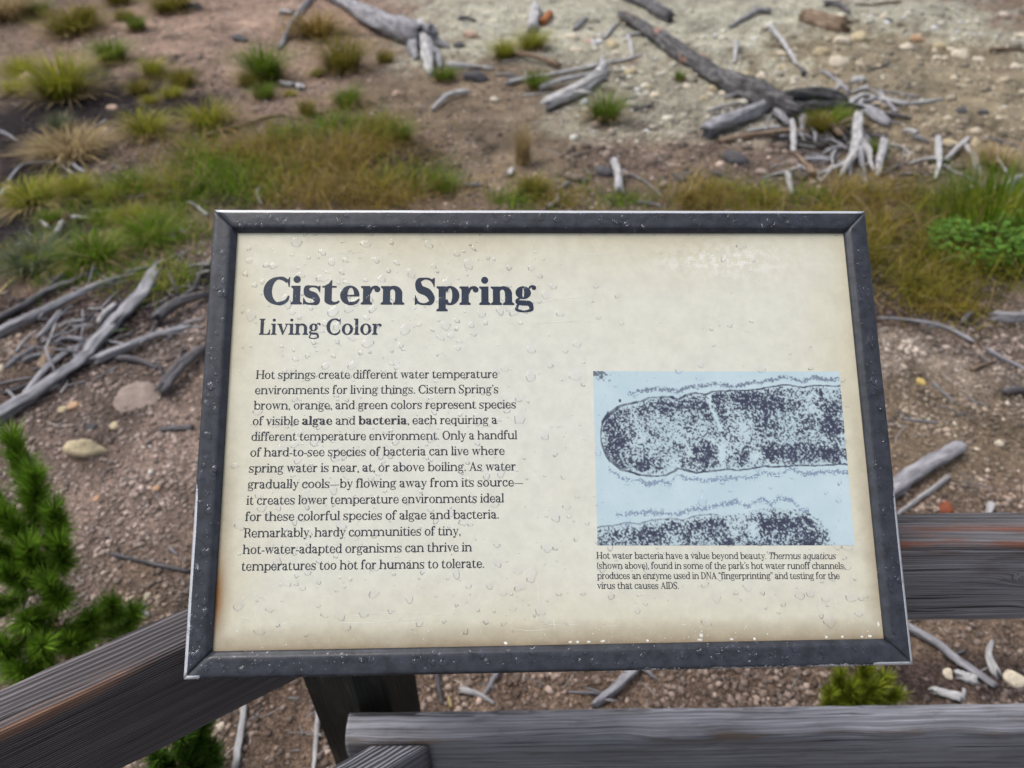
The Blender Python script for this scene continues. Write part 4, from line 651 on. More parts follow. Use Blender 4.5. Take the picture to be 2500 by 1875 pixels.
TUFTS = [
  ([-5.842, 9.063], 0.446, 0.271, 't', 'pale dry grass tuft in the top left corner'),
  ([-5.544, 9.182], 0.235, 0.216, 'g', 'green grass tuft right of the pale dry one in the top left corner'),
  ([-4.793, 8.403], 0.51, 0.255, 'o', 'wide olive grass tuft on the reddish bank near the top left'),
  ([-4.723, 8.65], 0.205, 0.205, 'o', 'dark olive tuft at the right end of the wide olive one'),
  ([-4.096, 8.438], 0.164, 0.155, 'g', 'small green tuft alone on the reddish bank'),
  ([-4.42, 8.909], 0.21, 0.134, 'o', 'flat olive tuft above the small green one on the bank'),
  ([-4.796, 9.64], 0.266, 0.163, 'o', "olive tuft cut by the top edge, left of the bank's middle"),
  ([-4.014, 9.262], 0.375, 0.217, 'o', 'olive tuft with dead base beside the blackish stone at top'),
  ([-3.869, 7.272], 0.259, 0.194, 'g', 'round dark green tuft with dry skirt on the bank'),
  ([-4.605, 6.982], 0.282, 0.203, 'y', 'yellow green tuft at the far left under the bank'),
  ([-4.285, 6.324], 0.203, 0.159, 'y', 'yellow green tuft on dark soil at the far left'),
  ([-3.796, 6.238], 0.415, 0.315, 'y', 'largest yellow green tuft on dark soil at the left'),
  ([-3.468, 5.469], 0.155, 0.181, 'b', 'blue green tuft on dark soil below the largest yellow green one'),
  ([-3.214, 5.044], 0.377, 0.182, 't', 'dead straw coloured tuft at the left below the blue green one'),
  ([-3.454, 5.122], 0.098, 0.081, 'g', 'bright green tuft left of the dead straw tuft'),
  ([-2.781, 5.366], 0.306, 0.255, 'y', 'dense yellow green tuft with dark heart at upper left'),
  ([-2.351, 5.575], 0.328, 0.275, 'y', 'bright yellow tuft with dry fringe above the thin brown branch'),
  ([-2.894, 6.216], 0.157, 0.107, 'y', 'small yellow tuft between two larger ones on dark soil'),
  ([-3.261, 6.783], 0.199, 0.168, 'y', 'yellow green tuft, left of a pair below the bank'),
  ([-2.926, 6.57], 0.209, 0.164, 'o', 'olive tuft, right of a pair below the bank'),
  ([-3.206, 6.302], 0.144, 0.115, 'o', 'small olive tuft left of the small yellow one'),
  ([-3.016, 6.071], 0.126, 0.098, 'y', 'tiny yellow tuft behind the dense dark hearted one'),
  ([-2.237, 6.783], 0.336, 0.291, 'g', 'big green tuft at the foot of the slanting branch'),
  ([-2.344, 6.57], 0.149, 0.119, 'o', 'olive tuft at the left foot of the big green one'),
  ([-2.11, 6.195], 0.157, 0.142, 'g', 'green tuft just below the big green one'),
  ([-1.9, 6.238], 0.1, 0.072, 'y', 'tiny yellow green tuft beside the white chip'),
  ([-1.369, 6.03], 0.223, 0.237, 'g', "round green tuft alone on bare soil left of the big log's foot"),
  ([-1.652, 5.796], 0.122, 0.149, 'o', 'thin olive tuft left of the round green one'),
  ([-1.603, 7.085], 0.348, 0.333, 'o', 'large olive tuft below the big log'),
  ([-2.12, 8.335], 0.452, 0.271, 'a', 'large golden tuft left of the big log'),
  ([-1.827, 6.982], 0.125, 0.078, 'y', 'tiny yellow tuft left of the large olive one'),
  ([-3.089, 4.28], 0.324, 0.151, 'y', 'broad green and yellow tuft under the arched grey branch'),
  ([-2.854, 4.379], 0.175, 0.121, 'y', 'yellow tuft right of the broad one under the arched branch'),
  ([-2.491, 4.429], 0.232, 0.122, 'g', 'bright green tuft above the wavy grey stick'),
  ([-2.603, 4.28], 0.119, 0.097, 'y', 'yellow green tuft left of the wavy grey stick'),
  ([-2.135, 3.771], 0.237, 0.128, 'g', 'bright green mound left of the oval white chip'),
  ([-2.843, 4.003], 0.124, 0.093, 'g', 'small green tuft above the whitish stub at left'),
  ([-2.524, 4.003], 0.113, 0.072, 'g', 'small green tuft right of the short level twig'),
  ([-2.65, 3.465], 0.27, 0.159, 'b', 'blue green tuft above the left wood pile'),
  ([-2.376, 3.538], 0.246, 0.189, 'g', 'thick bright green mound above the left wood pile'),
  ([-2.34, 3.981], 0.133, 0.092, 'y', 'yellow green tuft left of the bright green mound'),
  ([-1.258, 7.409], 0.148, 0.131, 'o', 'small olive tuft right of the large one under the big log'),
  ([-0.614, 6.687], 0.166, 0.136, 'g', "dark green tuft at the tip of the big log's root"),
  ([0.212, 6.479], 0.147, 0.147, 'g', 'dark green tuft between the two thin pale branches'),
  ([0.738, 5.758], 0.242, 0.296, 'g', 'tall green tuft beside the bone like wood'),
  ([-0.076, 7.494], 0.199, 0.166, 'y', 'left of the two small yellow tufts near the top middle'),
  ([0.197, 7.881], 0.259, 0.19, 'y', 'right of the two small yellow tufts near the top middle'),
  ([-0.829, 5.201], 0.137, 0.149, 'g', 'green tuft at the right end of the golden meadow'),
  ([-1.03, 5.383], 0.153, 0.089, 'o', "olive tuft at the meadow's upper right edge"),
  ([-0.447, 4.404], 0.154, 0.121, 'g', 'dark green tuft in the golden grass above the sign'),
  ([0.147, 4.379], 0.143, 0.099, 'o', "olive tuft above the middle of the sign's top edge"),
  ([0.076, 4.864], 0.107, 0.308, 't', 'thin tall dead weed on bare soil above the middle of the sign'),
  ([2.53, 5.683], 0.293, 0.173, 'g', 'green tuft growing out of the root mass'),
  ([2.366, 5.469], 0.155, 0.142, 'o', 'olive tuft below the one in the root mass'),
  ([1.554, 6.832], 0.092, 0.123, 'g', "small dark tuft against the dark trunk's lower side"),
  ([3.381, 4.807], 0.223, 0.153, 't', 'dead tan tuft right of the crossed white sticks'),
  ([2.628, 5.044], 0.109, 0.085, 'g', 'small green tuft beside the pale block of wood'),
  ([2.327, 4.354], 0.109, 0.066, 'b', "small bluish tuft in the golden grass above the sign's right corner"),
  ([1.158, 4.185], 0.17, 0.096, 'a', "golden tuft on the sign's top edge right of centre"),
  ([1.572, 4.185], 0.159, 0.096, 'o', "olive tuft on the sign's top edge right of the golden one"),
]
GRASS = [
  ([[-2.329, 5.306], [-1.97, 5.586], [-1.549, 5.43], [-1.147, 5.693], [-0.75, 5.347], [-0.543, 4.743], [-0.361, 4.12], [-1.884, 4.12], [-2.294, 4.385], [-2.445, 4.675]], 7200, 0.186, 'm'),
  ([[-0.57, 4.416], [0.134, 4.354], [1.037, 4.294], [1.208, 4.354], [1.763, 4.416], [2.251, 4.416], [2.246, 4.12], [-0.387, 4.12]], 2600, 0.108, 'm'),
  ([[1.027, 4.235], [1.745, 4.354], [2.36, 4.416], [2.605, 4.354], [2.684, 3.903], [2.614, 3.514], [2.342, 3.097], [1.864, 2.913], [1.914, 3.256]], 3600, 0.197, 't'),
  ([[2.61, 3.903], [3.02, 4.12], [3.278, 4.12], [2.938, 3.514], [2.57, 3.425]], 2600, 0.236, 'g'),
  ([[-2.799, 3.514], [-2.784, 3.903], [-2.539, 3.75], [-2.429, 4.064], [-2.185, 4.235], [-1.849, 4.009], [-1.597, 3.175], [-1.839, 3.175], [-2.161, 3.425], [-2.393, 3.339]], 3600, 0.097, 'v'),
  ([[1.917, 3.097], [2.272, 3.175], [2.453, 3.022], [1.931, 2.878]], 500, 0.085, 't'),
  ([[-3.282, 4.416], [-2.853, 4.608], [-2.495, 4.416], [-2.194, 4.12], [-2.486, 3.903], [-2.94, 4.064]], 900, 0.098, 'v'),
]
SOIL = [
  (0.481, 9.192, 2.5, 2.345, 'pale'),
  (2.989, 8.526, 2.989, 3.011, 'pale'),
  (1.512, 6.158, 2.015, 1.483, 'pale2'),
  (3.89, 6.706, 1.485, 1.893, 'tan'),
  (3.0, 4.851, 1.143, 0.842, 'tan2'),
  (-0.522, 7.462, 0.803, 0.964, 'pale'),
  (-2.947, 8.614, 1.794, 2.639, 'red'),
  (-4.409, 8.893, 0.928, 1.104, 'red'),
  (-1.83, 6.834, 0.523, 0.955, 'red'),
  (-3.582, 5.756, 0.736, 1.34, 'dark'),
  (-3.364, 4.798, 0.509, 0.895, 'dark'),
  (-3.13, 6.037, 0.442, 0.69, 'dark'),
  (-2.653, 6.007, 0.272, 0.491, 'dark'),
  (-2.809, 3.962, 0.597, 0.581, 'dark'),
  (-1.853, 3.112, 0.49, 0.269, 'dark'),
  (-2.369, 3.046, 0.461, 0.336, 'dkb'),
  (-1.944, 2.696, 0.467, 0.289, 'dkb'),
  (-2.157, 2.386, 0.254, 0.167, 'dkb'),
  (-1.722, 3.348, 0.268, 0.212, 'dark'),
  (-2.629, 4.681, 0.17, 0.203, 'pink'),
  (-1.525, 2.003, 0.53, 0.581, 'pink'),
  (-1.61, 2.959, 0.165, 0.217, 'pink'),
  (-1.836, 3.613, 0.141, 0.188, 'pink'),
  (1.868, 2.51, 0.388, 0.439, 'grv'),
  (1.905, 2.917, 0.225, 0.142, 'dkb'),
  (1.76, 2.093, 0.419, 0.287, 'tan3'),
  (2.362, 2.825, 0.28, 0.272, 'pink'),
  (0.243, 1.025, 0.849, 0.075, 'grv2'),
  (-0.411, 0.943, 0.294, 0.105, 'grv2'),
  (1.303, 1.089, 0.323, 0.078, 'dkb'),
  (0.822, 1.141, 0.253, 0.054, 'grv2'),
  (1.286, 4.804, 1.429, 0.627, 'brn'),
  (-0.143, 4.791, 0.629, 0.556, 'tan3'),
  (-0.354, 6.423, 0.92, 1.076, 'tan3'),
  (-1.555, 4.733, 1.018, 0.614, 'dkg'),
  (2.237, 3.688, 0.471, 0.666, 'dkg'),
  (2.949, 5.733, 0.492, 0.548, 'tan2'),
  (2.347, 6.007, 0.578, 0.491, 'char'),
  (2.371, 5.446, 0.411, 0.339, 'char'),
]
PINE = [[-1.378, 1.397, 0.66], [-1.308, 1.322, 0.6], [-1.259, 1.267, 0.52], [-1.361, 1.227, 0.55], [-1.282, 1.158, 0.5], [-1.343, 1.121, 0.45], [-1.242, 1.112, 0.4], [-1.299, 1.051, 0.34], [-1.354, 0.994, 0.3], [-1.211, 1.125, 0.22], [-1.183, 1.183, 0.2], [-1.169, 1.215, 0.1], [-1.223, 1.042, 0.24], [-1.308, 0.961, 0.24], [-1.439, 1.297, 0.6], [-1.417, 1.069, 0.4], [-1.234, 1.196, 0.46], [-1.392, 1.173, 0.5], [-1.25, 0.994, 0.3]]
PINE2 = [[-0.785, 0.823, 0.22], [-0.819, 0.786, 0.24], [-0.848, 0.728, 0.26], [-0.78, 0.794, 0.14], [-0.815, 0.758, 0.16], [-0.873, 0.699, 0.2]]
PINE3 = [[0.99, 1.006, 0.15], [0.927, 0.997, 0.12], [1.04, 0.987, 0.12], [0.945, 0.965, 0.13], [1.003, 0.965, 0.13], [1.079, 0.975, 0.07], [0.908, 0.975, 0.07]]
HERB = ([2.684, 3.514], 4.009524463849209)
TALL = ([2.852, 3.701], 4.153150121853838)
SIGN_ROT = [[0.9994, -0.01222, 0.03256], [0.03024, 0.76772, -0.64007], [-0.01717, 0.64067, 0.76763]]
SIGN_LOC = [0.0504, 0.6929, 1.3918]
BODY = ([-0.3965, 0.0709], [-0.4024, -0.1812], [0.3272, 0.3289, 0.3532, 0.3276, 0.355, 0.3384, 0.3535, 0.3638, 0.3384, 0.3319, 0.2818, 0.2971, 0.3136])
# ---------------------------------------------------------------- lettering
def make_font(s, hr, e, slant=0.0):
    """A Century-like serif drawn from strokes: s = stem, hr = hairline, e = serif length; cap height 100."""
    X, AS, DS, CAP = 69.0, 101.0, -24.0, 100.0
    ex = s - 13.5
    rad = math.radians
    def hull(q):
        q = sorted(q); o = []
        for seq in (q, q[::-1]):
            h = []
            for p in seq:
                while len(h) > 1 and (h[-1][0]-h[-2][0])*(p[1]-h[-2][1])-(h[-1][1]-h[-2][1])*(p[0]-h[-2][0]) <= 0: h.pop()
                h.append(p)
            o += h[:-1]
        return o
    def rect(a, b, c, d): return [(a, b), (c, b), (c, d), (a, d)]
    def ring(o, i, a0, a1, n=None):
        n = n or max(4, int(abs(a1 - a0) / 12))
        ox, oy, orx, ory = (o[0]+o[2])/2, (o[1]+o[3])/2, (o[2]-o[0])/2, (o[3]-o[1])/2
        ix, iy, irx, iry = (i[0]+i[2])/2, (i[1]+i[3])/2, (i[2]-i[0])/2, (i[3]-i[1])/2
        out = []
        for k in range(n):
            t0 = rad(a0 + (a1-a0)*k/n); t1 = rad(a0 + (a1-a0)*(k+1)/n)
            P = [(ox+orx*math.cos(t0), oy+ory*math.sin(t0)), (ox+orx*math.cos(t1), oy+ory*math.sin(t1)),
                 (ix+irx*math.cos(t1), iy+iry*math.sin(t1)), (ix+irx*math.cos(t0), iy+iry*math.sin(t0))]
            out.append(P)
        return out
    def dot(x, y, r, ry=None):
        ry = ry or r
        return [[(x+r*math.cos(rad(k*24)), y+ry*math.sin(rad(k*24))) for k in range(15)]]
    def stroke(pts, ws, n=7):
        P = []; W = []
        m = len(pts)
        for k in range(m-1):
            p0 = pts[max(k-1, 0)]; p1 = pts[k]; p2 = pts[k+1]; p3 = pts[min(k+2, m-1)]
            for j in range(n):
                t = j/n
                q = [0.5*((2*p1[c]) + (-p0[c]+p2[c])*t + (2*p0[c]-5*p1[c]+4*p2[c]-p3[c])*t*t + (-p0[c]+3*p1[c]-3*p2[c]+p3[c])*t**3) for c in (0, 1)]
                P.append(q); W.append(ws[k]+(ws[k+1]-ws[k])*(3*t*t-2*t**3))
        P.append(list(pts[-1])); W.append(ws[-1])
        L = []; R = []
        for k in range(len(P)):
            a = P[max(k-1, 0)]; b = P[min(k+1, len(P)-1)]
            dx, dy = b[0]-a[0], b[1]-a[1]; l = math.hypot(dx, dy) or 1
            nx, ny = -dy/l, dx/l; w = W[k]/2
            L.append((P[k][0]+nx*w, P[k][1]+ny*w)); R.append((P[k][0]-nx*w, P[k][1]-ny*w))
        return [hull([R[k], R[k+1], L[k+1], L[k]]) for k in range(len(P)-1)]
    br = 5.0
    def foot(x, y=0.0, l=True, r=True, w=None):           # slab serif under a stem whose left side is x
        w = s if w is None else w
        o = [rect(x-(e if l else 0), y, x+w+(e if r else 0), y+hr)]
        if l: o.append([(x-e*.75, y+hr), (x, y+hr), (x, y+hr+br)])
        if r: o.append([(x+w, y+hr), (x+w+e*.75, y+hr), (x+w, y+hr+br)])
        return o
    def head(x, y, l=True, r=True, w=None):
        w = s if w is None else w
        o = [rect(x-(e if l else 0), y-hr, x+w+(e if r else 0), y)]
        if l: o.append([(x-e*.75, y-hr), (x, y-hr-br), (x, y-hr)])
        if r: o.append([(x+w, y-hr), (x+w, y-hr-br), (x+w+e*.75, y-hr)])
        return o
    def stem(x, y0, y1): return [rect(x, y0, x+s, y1)]
    def diag(x0, y0, x1, y1, w): return [[(x0, y0), (x0+w, y0), (x1+w, y1), (x1, y1)]]
    G = {}
    e1 = e
    # --- lower case
    ow = 64 + ex*.75
    def bowl(x, w, a0=0, a1=360):                          # round of o, b, d, p, q
        return ring((x, -1.5, x+w, X+1.5), (x+s, hr, x+w-s, X-hr), a0, a1)
    G['o'] = (bowl(3, ow), ow+6)
    def arch(x):                                           # x = right side of the left stem; returns shapes and outer right
        w = 37 - ex*1.45 + s; R = x+w
        cy = X*.60
        o = ring((x-s*.7, 2*cy-X-1.5, R, X+1.5), (x-s*.05, 2*cy-X+hr*2, R-s, X-hr*1.7), 0, 140)
        return o + [rect(R-s, 0, R, cy+.5), [(R-s, cy), (R, cy), (R-.1, cy+hr), (R-s-.05, cy+hr)]] , R
    def nlike(top):
        a, R = arch(e1+s)
        return stem(e1, 0, top) + head(e1, top, True, False) + foot(e1) + a + foot(R-s), R+e1
    G['n'] = nlike(X); G['h'] = nlike(AS)
    a, R = arch(e1+s); b, R2 = arch(R)
    G['m'] = (stem(e1, 0, X) + head(e1, X, True, False) + foot(e1) + a + foot(R-s) + b + foot(R2-s), R2+e1)
    G['i'] = (stem(e1, 0, X) + head(e1, X, True, False) + foot(e1) + dot(e1+s/2-.5, 91+ex*.1, 7.5+ex*.45), s+2*e1)
    G['l'] = (stem(e1, 0, AS) + head(e1, AS, True, False) + foot(e1), s+2*e1)
    rb = 7.2+ex*.3
    G['r'] = (stem(e1, 0, X) + head(e1, X, True, False) + foot(e1) +
              stroke([(e1+s-1, X*.60), (e1+s+5, X*.86), (e1+s+14+ex*.2, X-hr*.6), (e1+s+22+ex*.3, X-6)], [hr, hr*1.5, hr*1.6, hr*2]) +
              dot(e1+s+21+ex*.35, X-rb-1, rb), e1+s+30+ex*.6)
    uw = 37 - ex*1.45 + s; xl = e1; xr = e1+s+uw-s
    G['u'] = (stem(xl, X*.38, X) + head(xl, X, True, False) + stem(xr, 0, X) + head(xr, X, True, False) + foot(xr, 0, False, True) +
              ring((xl, -1.5, xr+s*.6, X*.78+1.5), (xl+s, hr*1.7, xr+s*.02, X*.78-hr), 180, 320), xr+s+e1)
    tx = 9
    G['t'] = ([rect(tx, 14, tx+s, X), [(tx, X-1), (tx+s, X-1), (tx+s, 91), (tx+s-3, 91), (tx+s*.55, 78), (tx, X+1)],
               rect(0, X-hr, tx+s+17, X)] + ring((tx, -1.5, tx+s*1.3+23, 33), (tx+s, hr*1.4, tx+s*1.3+23-hr, 33-hr), 180, 345), tx+s*1.2+22)
    ew = 60+ex*.95
    def cshape(w, a0):
        return ring((2, -1.5, w, X+1.5), (2+s, hr, w-s*.75, X-hr), a0, 262) + \
            stroke([(w*.42, (hr-1.5)/2), (w*.60, hr*.55), (w*.83, 8), (w, 21)], [hr+1.5, hr*1.6+2, hr*1.6, hr*.8])
    G['e'] = (cshape(ew, 0) + [rect(2+s*.8, X*.53-hr, ew-.5, X*.53)] + [[(ew-s*.72, X*.5), (ew-.1, X*.5-1), (ew, X*.56), (ew-s*.7, X*.62)]], ew+4)
    cr = 8+ex*.25
    G['c'] = (cshape(ew-2, 62) + dot(ew-cr-3, X-cr-7, cr) + stroke([(ew*.6, X-hr*.2), (ew*.76, X-2), (ew-cr*.5-2, X-9)], [hr*1.6, hr*1.4, hr*1.6]), ew+1)
    aw = 55+ex*1.0; ax = aw-s-4
    G['a'] = ([rect(ax, 11, ax+s, X*.66)] +
              ring((4, X*.42, ax+s, X+1.5), (4+s*.8, X*.42+hr, ax, X-hr), -8, 125) + dot(11+ex*.25, X-12-ex*.1, 7.5+ex*.3) +
              stroke([(8, X-13), (9, X-5), (20, X-hr*.3)], [hr, hr*1.5, hr*1.5]) +
              ring((2, -1.5, 2*(ax-2)-2+6, X*.60), (2+s*.95, hr*1.2, 2*(ax-2)-2, X*.60-hr), 80, 285) +
              [[(ax*.52, X*.6-hr*1.05), (ax+1, X*.62-hr*.6), (ax+1, X*.62+hr*.4), (ax*.52, X*.6)]] +
              stroke([(ax*.6, -1.5+hr*.8), (ax*.82, 3.5), (ax+2, 14)], [hr*1.6, hr*1.4, hr]) +
              ring((ax, -1.5, ax+s+17, 28), (ax+s, hr*1.2, ax+s+17-hr, 26), 180, 330), ax+s+13)
    def blike():
        w = ow; return w
    bw = ow-3
    G['b'] = (stem(e1, 0, AS) + head(e1, AS, True, False) + bowl(e1+2+s*.15, bw, -150, 150) + [[(e1, 0), (e1+s*.5, 0), (e1+s, 8), (e1+s, 16), (e1, 16)]], e1+bw+5)
    G['p'] = (stem(e1, DS, X) + head(e1, X, True, False) + foot(e1, DS) + bowl(e1+2+s*.15, bw, -150, 150), e1+bw+5)
    dx = 3+bw-s-1
    G['d'] = (stem(dx, 0, AS) + head(dx, AS, True, False) + foot(dx, 0, False, True) + bowl(2, bw, 30, 330), dx+s+e1)
    G['q'] = (stem(dx, DS, X) + foot(dx, DS) + bowl(2, bw, 30, 330) + [[(dx+s-4, X-8), (dx+s, X-8), (dx+s, X+1), (dx+s-2, X+1)]], dx+s+e1)
    gx = 4; gw = 48+ex*.7; gy0 = 22.0; sg = s*.95
    G['g'] = (ring((gx, gy0, gx+gw, X+1.5), (gx+sg, gy0+hr, gx+gw-sg, X-hr), 0, 360) +
              stroke([(gx+gw*.30, gy0+3), (gx+5, gy0-3), (gx+7+ex*.1, gy0-11), (gx+gw*.45, gy0-14), (gx+gw*.9, gy0-16.5), (gx+gw+6.5-s*.2, -10), (gx+gw, DS+6), (gx+gw*.5, DS+.5), (gx+4, DS+7), (gx+5, DS+17), (gx+14, gy0-14)],
                     [hr*.9, hr*1.3, s*.62, s*.74, s*.74, s*.62, s*.42, hr*1.05, s*.42, s*.38, hr]) +
              stroke([(gx+gw-6, X-7), (gx+gw, X+1), (gx+gw+9+ex*.15, X+1)], [hr, hr*1.1, hr*1.4]) + dot(gx+gw+9+ex*.2, X-4.0, 5.5+ex*.25), gx+gw+13+ex*.3)
    fx = 9
    fr = 7.2+ex*.25
    G['f'] = ([rect(fx, 0, fx+s, AS*.76)] + foot(fx) + [rect(0, X-hr, fx+s+17, X)] +
              ring((fx, 52, fx+s+30+ex*.2, AS+2), (fx+s, 54, fx+s+30-hr, AS+2-hr*1.5), 75, 180) + dot(fx+s+19+ex*.25, AS-fr-2.5, fr) +
              stroke([(fx+s+13, AS+.3), (fx+s+19, AS-2), (fx+s+21, AS-8)], [hr*1.5, hr*1.8, hr*2]), fx+s+21+ex*.2)
    # s: spine plus terminals
    def slike(w, H, sw):
        m = H/2; t = hr
        return (stroke([(w-5, H*.76), (w*.80, H*.92), (w*.52, H-t*.5+1), (w*.22, H*.90), (sw*.46+2, H*.735), (w*.30, H*.575), (w*.62, H*.46), (w-sw*.46-1.5, H*.275), (w*.80, H*.095), (w*.48, t*.5-1), (w*.19, H*.08), (5, H*.26)],
                       [hr*.9, hr*1.3, hr*1.05, sw*.62, sw*.86, sw*1.05, sw*1.05, sw*.9, sw*.62, hr*1.05, hr*1.3, hr*.9]) +
                [[(w-5.5, H*.66), (w-2, H*.66), (w-1.5, H+.5), (w-4.5, H+.5), (w*.80, H*.93), (w*.86, H*.86)]] +
                [[(2, -.5), (5, -.5), (w*.20, H*.07), (w*.13, H*.15), (5.5, H*.35), (2, H*.35)]])
    sw = 53+ex*.95
    G['s'] = (slike(sw, X, s*.98), sw+4)
    # diagonals
    def vshape(x, w, H, dw, th):
        c = x+w/2
        return [[(x, H), (x+dw, H), (c+dw*.36, 14), (c, -1), (c-dw*.10, -1)], [(x+w-th, H), (x+w, H), (c+dw*.12, -1), (c-dw*.1, -1), (c+dw*.05, 12)]]
    vw = 63+ex*.9
    G['v'] = (vshape(5, vw-8, X, s*1.08, hr*1.1) + [rect(-1, X-hr, s+11, X), rect(vw-14-hr, X-hr, vw+2, X)], vw+1)
    w1 = 48+ex*.9
    G['w'] = (vshape(5, w1, X, s*1.08, hr*1.1) + vshape(5+w1-s*.8, w1, X, s*1.08, hr*1.1) + [rect(-1, X-hr, s+11, X), rect(2*w1-s*.8-6-hr, X-hr, 2*w1-s*.8+12, X), rect(w1-s*.8, X-hr, w1+s+2, X)], 2*w1-s*.8+11)
    G['y'] = (vshape(5, vw-8, X, s*1.08, hr*1.1) + [rect(-1, X-hr, s+11, X), rect(vw-14-hr, X-hr, vw+2, X)] +
              stroke([(5+(vw-8)/2+1, 2), (5+(vw-8)/2-5, -14), (5+(vw-8)/2-14, DS+1), (13, DS+4)], [s*.4, hr*1.4, hr*1.5, hr*2]) + dot(11+ex*.2, DS+7.5, 6.8+ex*.25), vw+1)
    G['k'] = (stem(e1, 0, AS) + head(e1, AS, True, False) + foot(e1) + diag(e1+s-2, 24, e1+s+26+ex*.3, X-1, hr*1.3) + diag(e1+s+21+ex*.4, 1, e1+s+4, 39, s*1.05) +
              [rect(e1+s+15, X-hr, e1+s+41+ex*.4, X), rect(e1+s+14, 0, e1+s*2+33+ex*.4, hr)], e1+s*2+33+ex*.4)
    zw = 53+ex
    G['z'] = (diag(3, 1, zw-s*1.15-2, X-1, s*1.1) + [rect(4, X-hr*1.9, zw-2, X), rect(3, 0, zw, hr*2.2), [(4, X-16), (4+hr*.8, X-16), (4+10, X-hr), (4, X-hr)], [(zw, 20), (zw-hr*.9, 20), (zw-10, hr), (zw, hr)]], zw+7)
    # --- capitals
    S1 = s*1.08
    def cstem(x, y0=0, y1=CAP): return [rect(x, y0, x+S1, y1)]
    hw = 64+ex*.6
    G['H'] = (cstem(e) + foot(e, w=S1) + head(e, CAP, w=S1) + cstem(e+hw) + foot(e+hw, w=S1) + head(e+hw, CAP, w=S1) + [rect(e+S1-1, 50-hr/2, e+hw+1, 50+hr/2)], hw+S1+2*e)
    G['I'] = (cstem(e) + foot(e, w=S1) + head(e, CAP, w=S1), S1+2*e)
    lw = 62+ex*.9
    G['L'] = (cstem(e) + head(e, CAP, w=S1) + [rect(1, 0, lw, hr), [(e-.75*e, hr), (e, hr), (e, hr+br)], [(lw, hr), (lw, 33), (lw-hr*.9, 33), (lw-8, hr+9), (lw-18, hr)]], lw+4)
    tw = 76+ex
    G['T'] = (cstem(tw/2-S1/2) + foot(tw/2-S1/2, w=S1) + [rect(2, CAP-hr, tw-2, CAP), [(2, CAP), (2, 70), (2+hr*.9, 70), (12, CAP-hr-8), (20, CAP-hr)], [(tw-2, CAP), (tw-20, CAP-hr), (tw-12, CAP-hr-8), (tw-2-hr*.9, 70), (tw-2, 70)]], tw)
    OW = 90+ex*1.2
    G['O'] = (ring((3, -1.5, OW, CAP+1.5), (3+S1*1.05, hr, OW-S1*1.05, CAP-hr), 0, 360, 34), OW+4)
    cw = 82+ex*1.3
    G['C'] = (ring((3, -1.5, cw*1.08, CAP+1.5), (3+S1*1.08, hr, cw*1.05-S1*.5, CAP-hr), 62, 268, 24) +
              stroke([(cw*.48, (hr-1.5)/2), (cw*.70, 4), (cw*.89, 14), (cw-hr*.5, 32)], [hr+1.5, hr*2.1, hr*1.7, hr*.9]) +
              stroke([(cw*.50, CAP-hr*.5+.7), (cw*.72, CAP-4.5), (cw-9, CAP-16)], [hr+1.5, hr*2.0, hr*2.0]) +
              [[(cw-5, 64), (cw-1, 64), (cw-1, CAP+1), (cw-4, CAP+1), (cw-8, CAP-7), (cw*.82, CAP-6), (cw*.9, CAP-15), (cw-8, 76)]], cw+3)
    dw = 80+ex*1.2
    G['D'] = (cstem(e) + foot(e, l=True, r=False, w=S1) + head(e, CAP, True, False, S1) +
              ring((e-dw*.35, 0, dw, CAP), (e-dw*.35+S1, hr, dw-S1*1.08, CAP-hr), -90, 90, 16) + [rect(e+S1-1, 0, dw*.33+e*.5, hr), rect(e+S1-1, CAP-hr, dw*.33+e*.5, CAP)], dw+4)
    rw = 70+ex*.8
    G['R'] = (cstem(e) + foot(e, w=S1) + head(e, CAP, True, False, S1) + [rect(e+S1-1, CAP-hr, rw*.6, CAP), rect(e+S1-1, 47, rw*.6, 47+hr)] +
              ring((rw*.6-26, 47, rw, CAP), (rw*.6-18, 47+hr, rw-S1, CAP-hr), -90, 90) +
              stroke([(rw*.55, 48), (rw*.80, 40), (rw*.88, 22), (rw*.97, 5), (rw+9, 5)], [hr*1.2, s*.85, s, s*.6, hr*.8]), rw+9)
    Sw = 61+ex*1.2
    G['S'] = (slike(Sw, CAP, s*1.08), Sw+4)
    Aw = 86+ex*.8
    c = Aw/2-2
    G['A'] = ([[(c-2, CAP+1), (c+3.5, CAP+1), (Aw-7, 0), (Aw-7-s*1.15, 0), (c-3, 78)], [(10, 0), (10+hr*1.2, 0), (c+1, 83), (c+1.5, CAP+1), (c-2, CAP+1)], rect(21, 30, Aw-21, 30+hr), rect(0, 0, 24, hr), rect(Aw-s-18, 0, Aw, hr)], Aw)
    nw = 66+ex*.8
    G['N'] = ([rect(e+2, 0, e+2+hr*1.2, CAP), rect(e+2+nw-hr*1.2, -1, e+2+nw, CAP), [(e+1, CAP), (e+2+nw-hr*1.3, -1), (e+2+nw, -1), (e+2+s*1.25, CAP)], rect(0, CAP-hr, e+4, CAP), rect(0, 0, e*2+6, hr), rect(nw-e+2, CAP-hr, nw+2*e+3, CAP)], nw+2*e+4)
    # --- points
    pr = 7.0+ex*.4
    G['.'] = (dot(5+pr, pr-1, pr), 2*pr+9)
    cm = lambda x, y: dot(x, y, pr*.95) + stroke([(x+pr*.8, y+1), (x+pr*.6, y-9), (x-pr*.6, y-18)], [pr*.5, hr*1.3, hr*.6])
    G[','] = (cm(5+pr, pr-1), 2*pr+9)
    G["'"] = (cm(4+pr, AS-pr), 2*pr+6)
    G['"'] = (cm(4+pr, AS-pr) + cm(7+3*pr, AS-pr), 4*pr+10)
    def rot(ps, cx, cy): return [[(2*cx-x, 2*cy-y) for x, y in q] for q in ps]
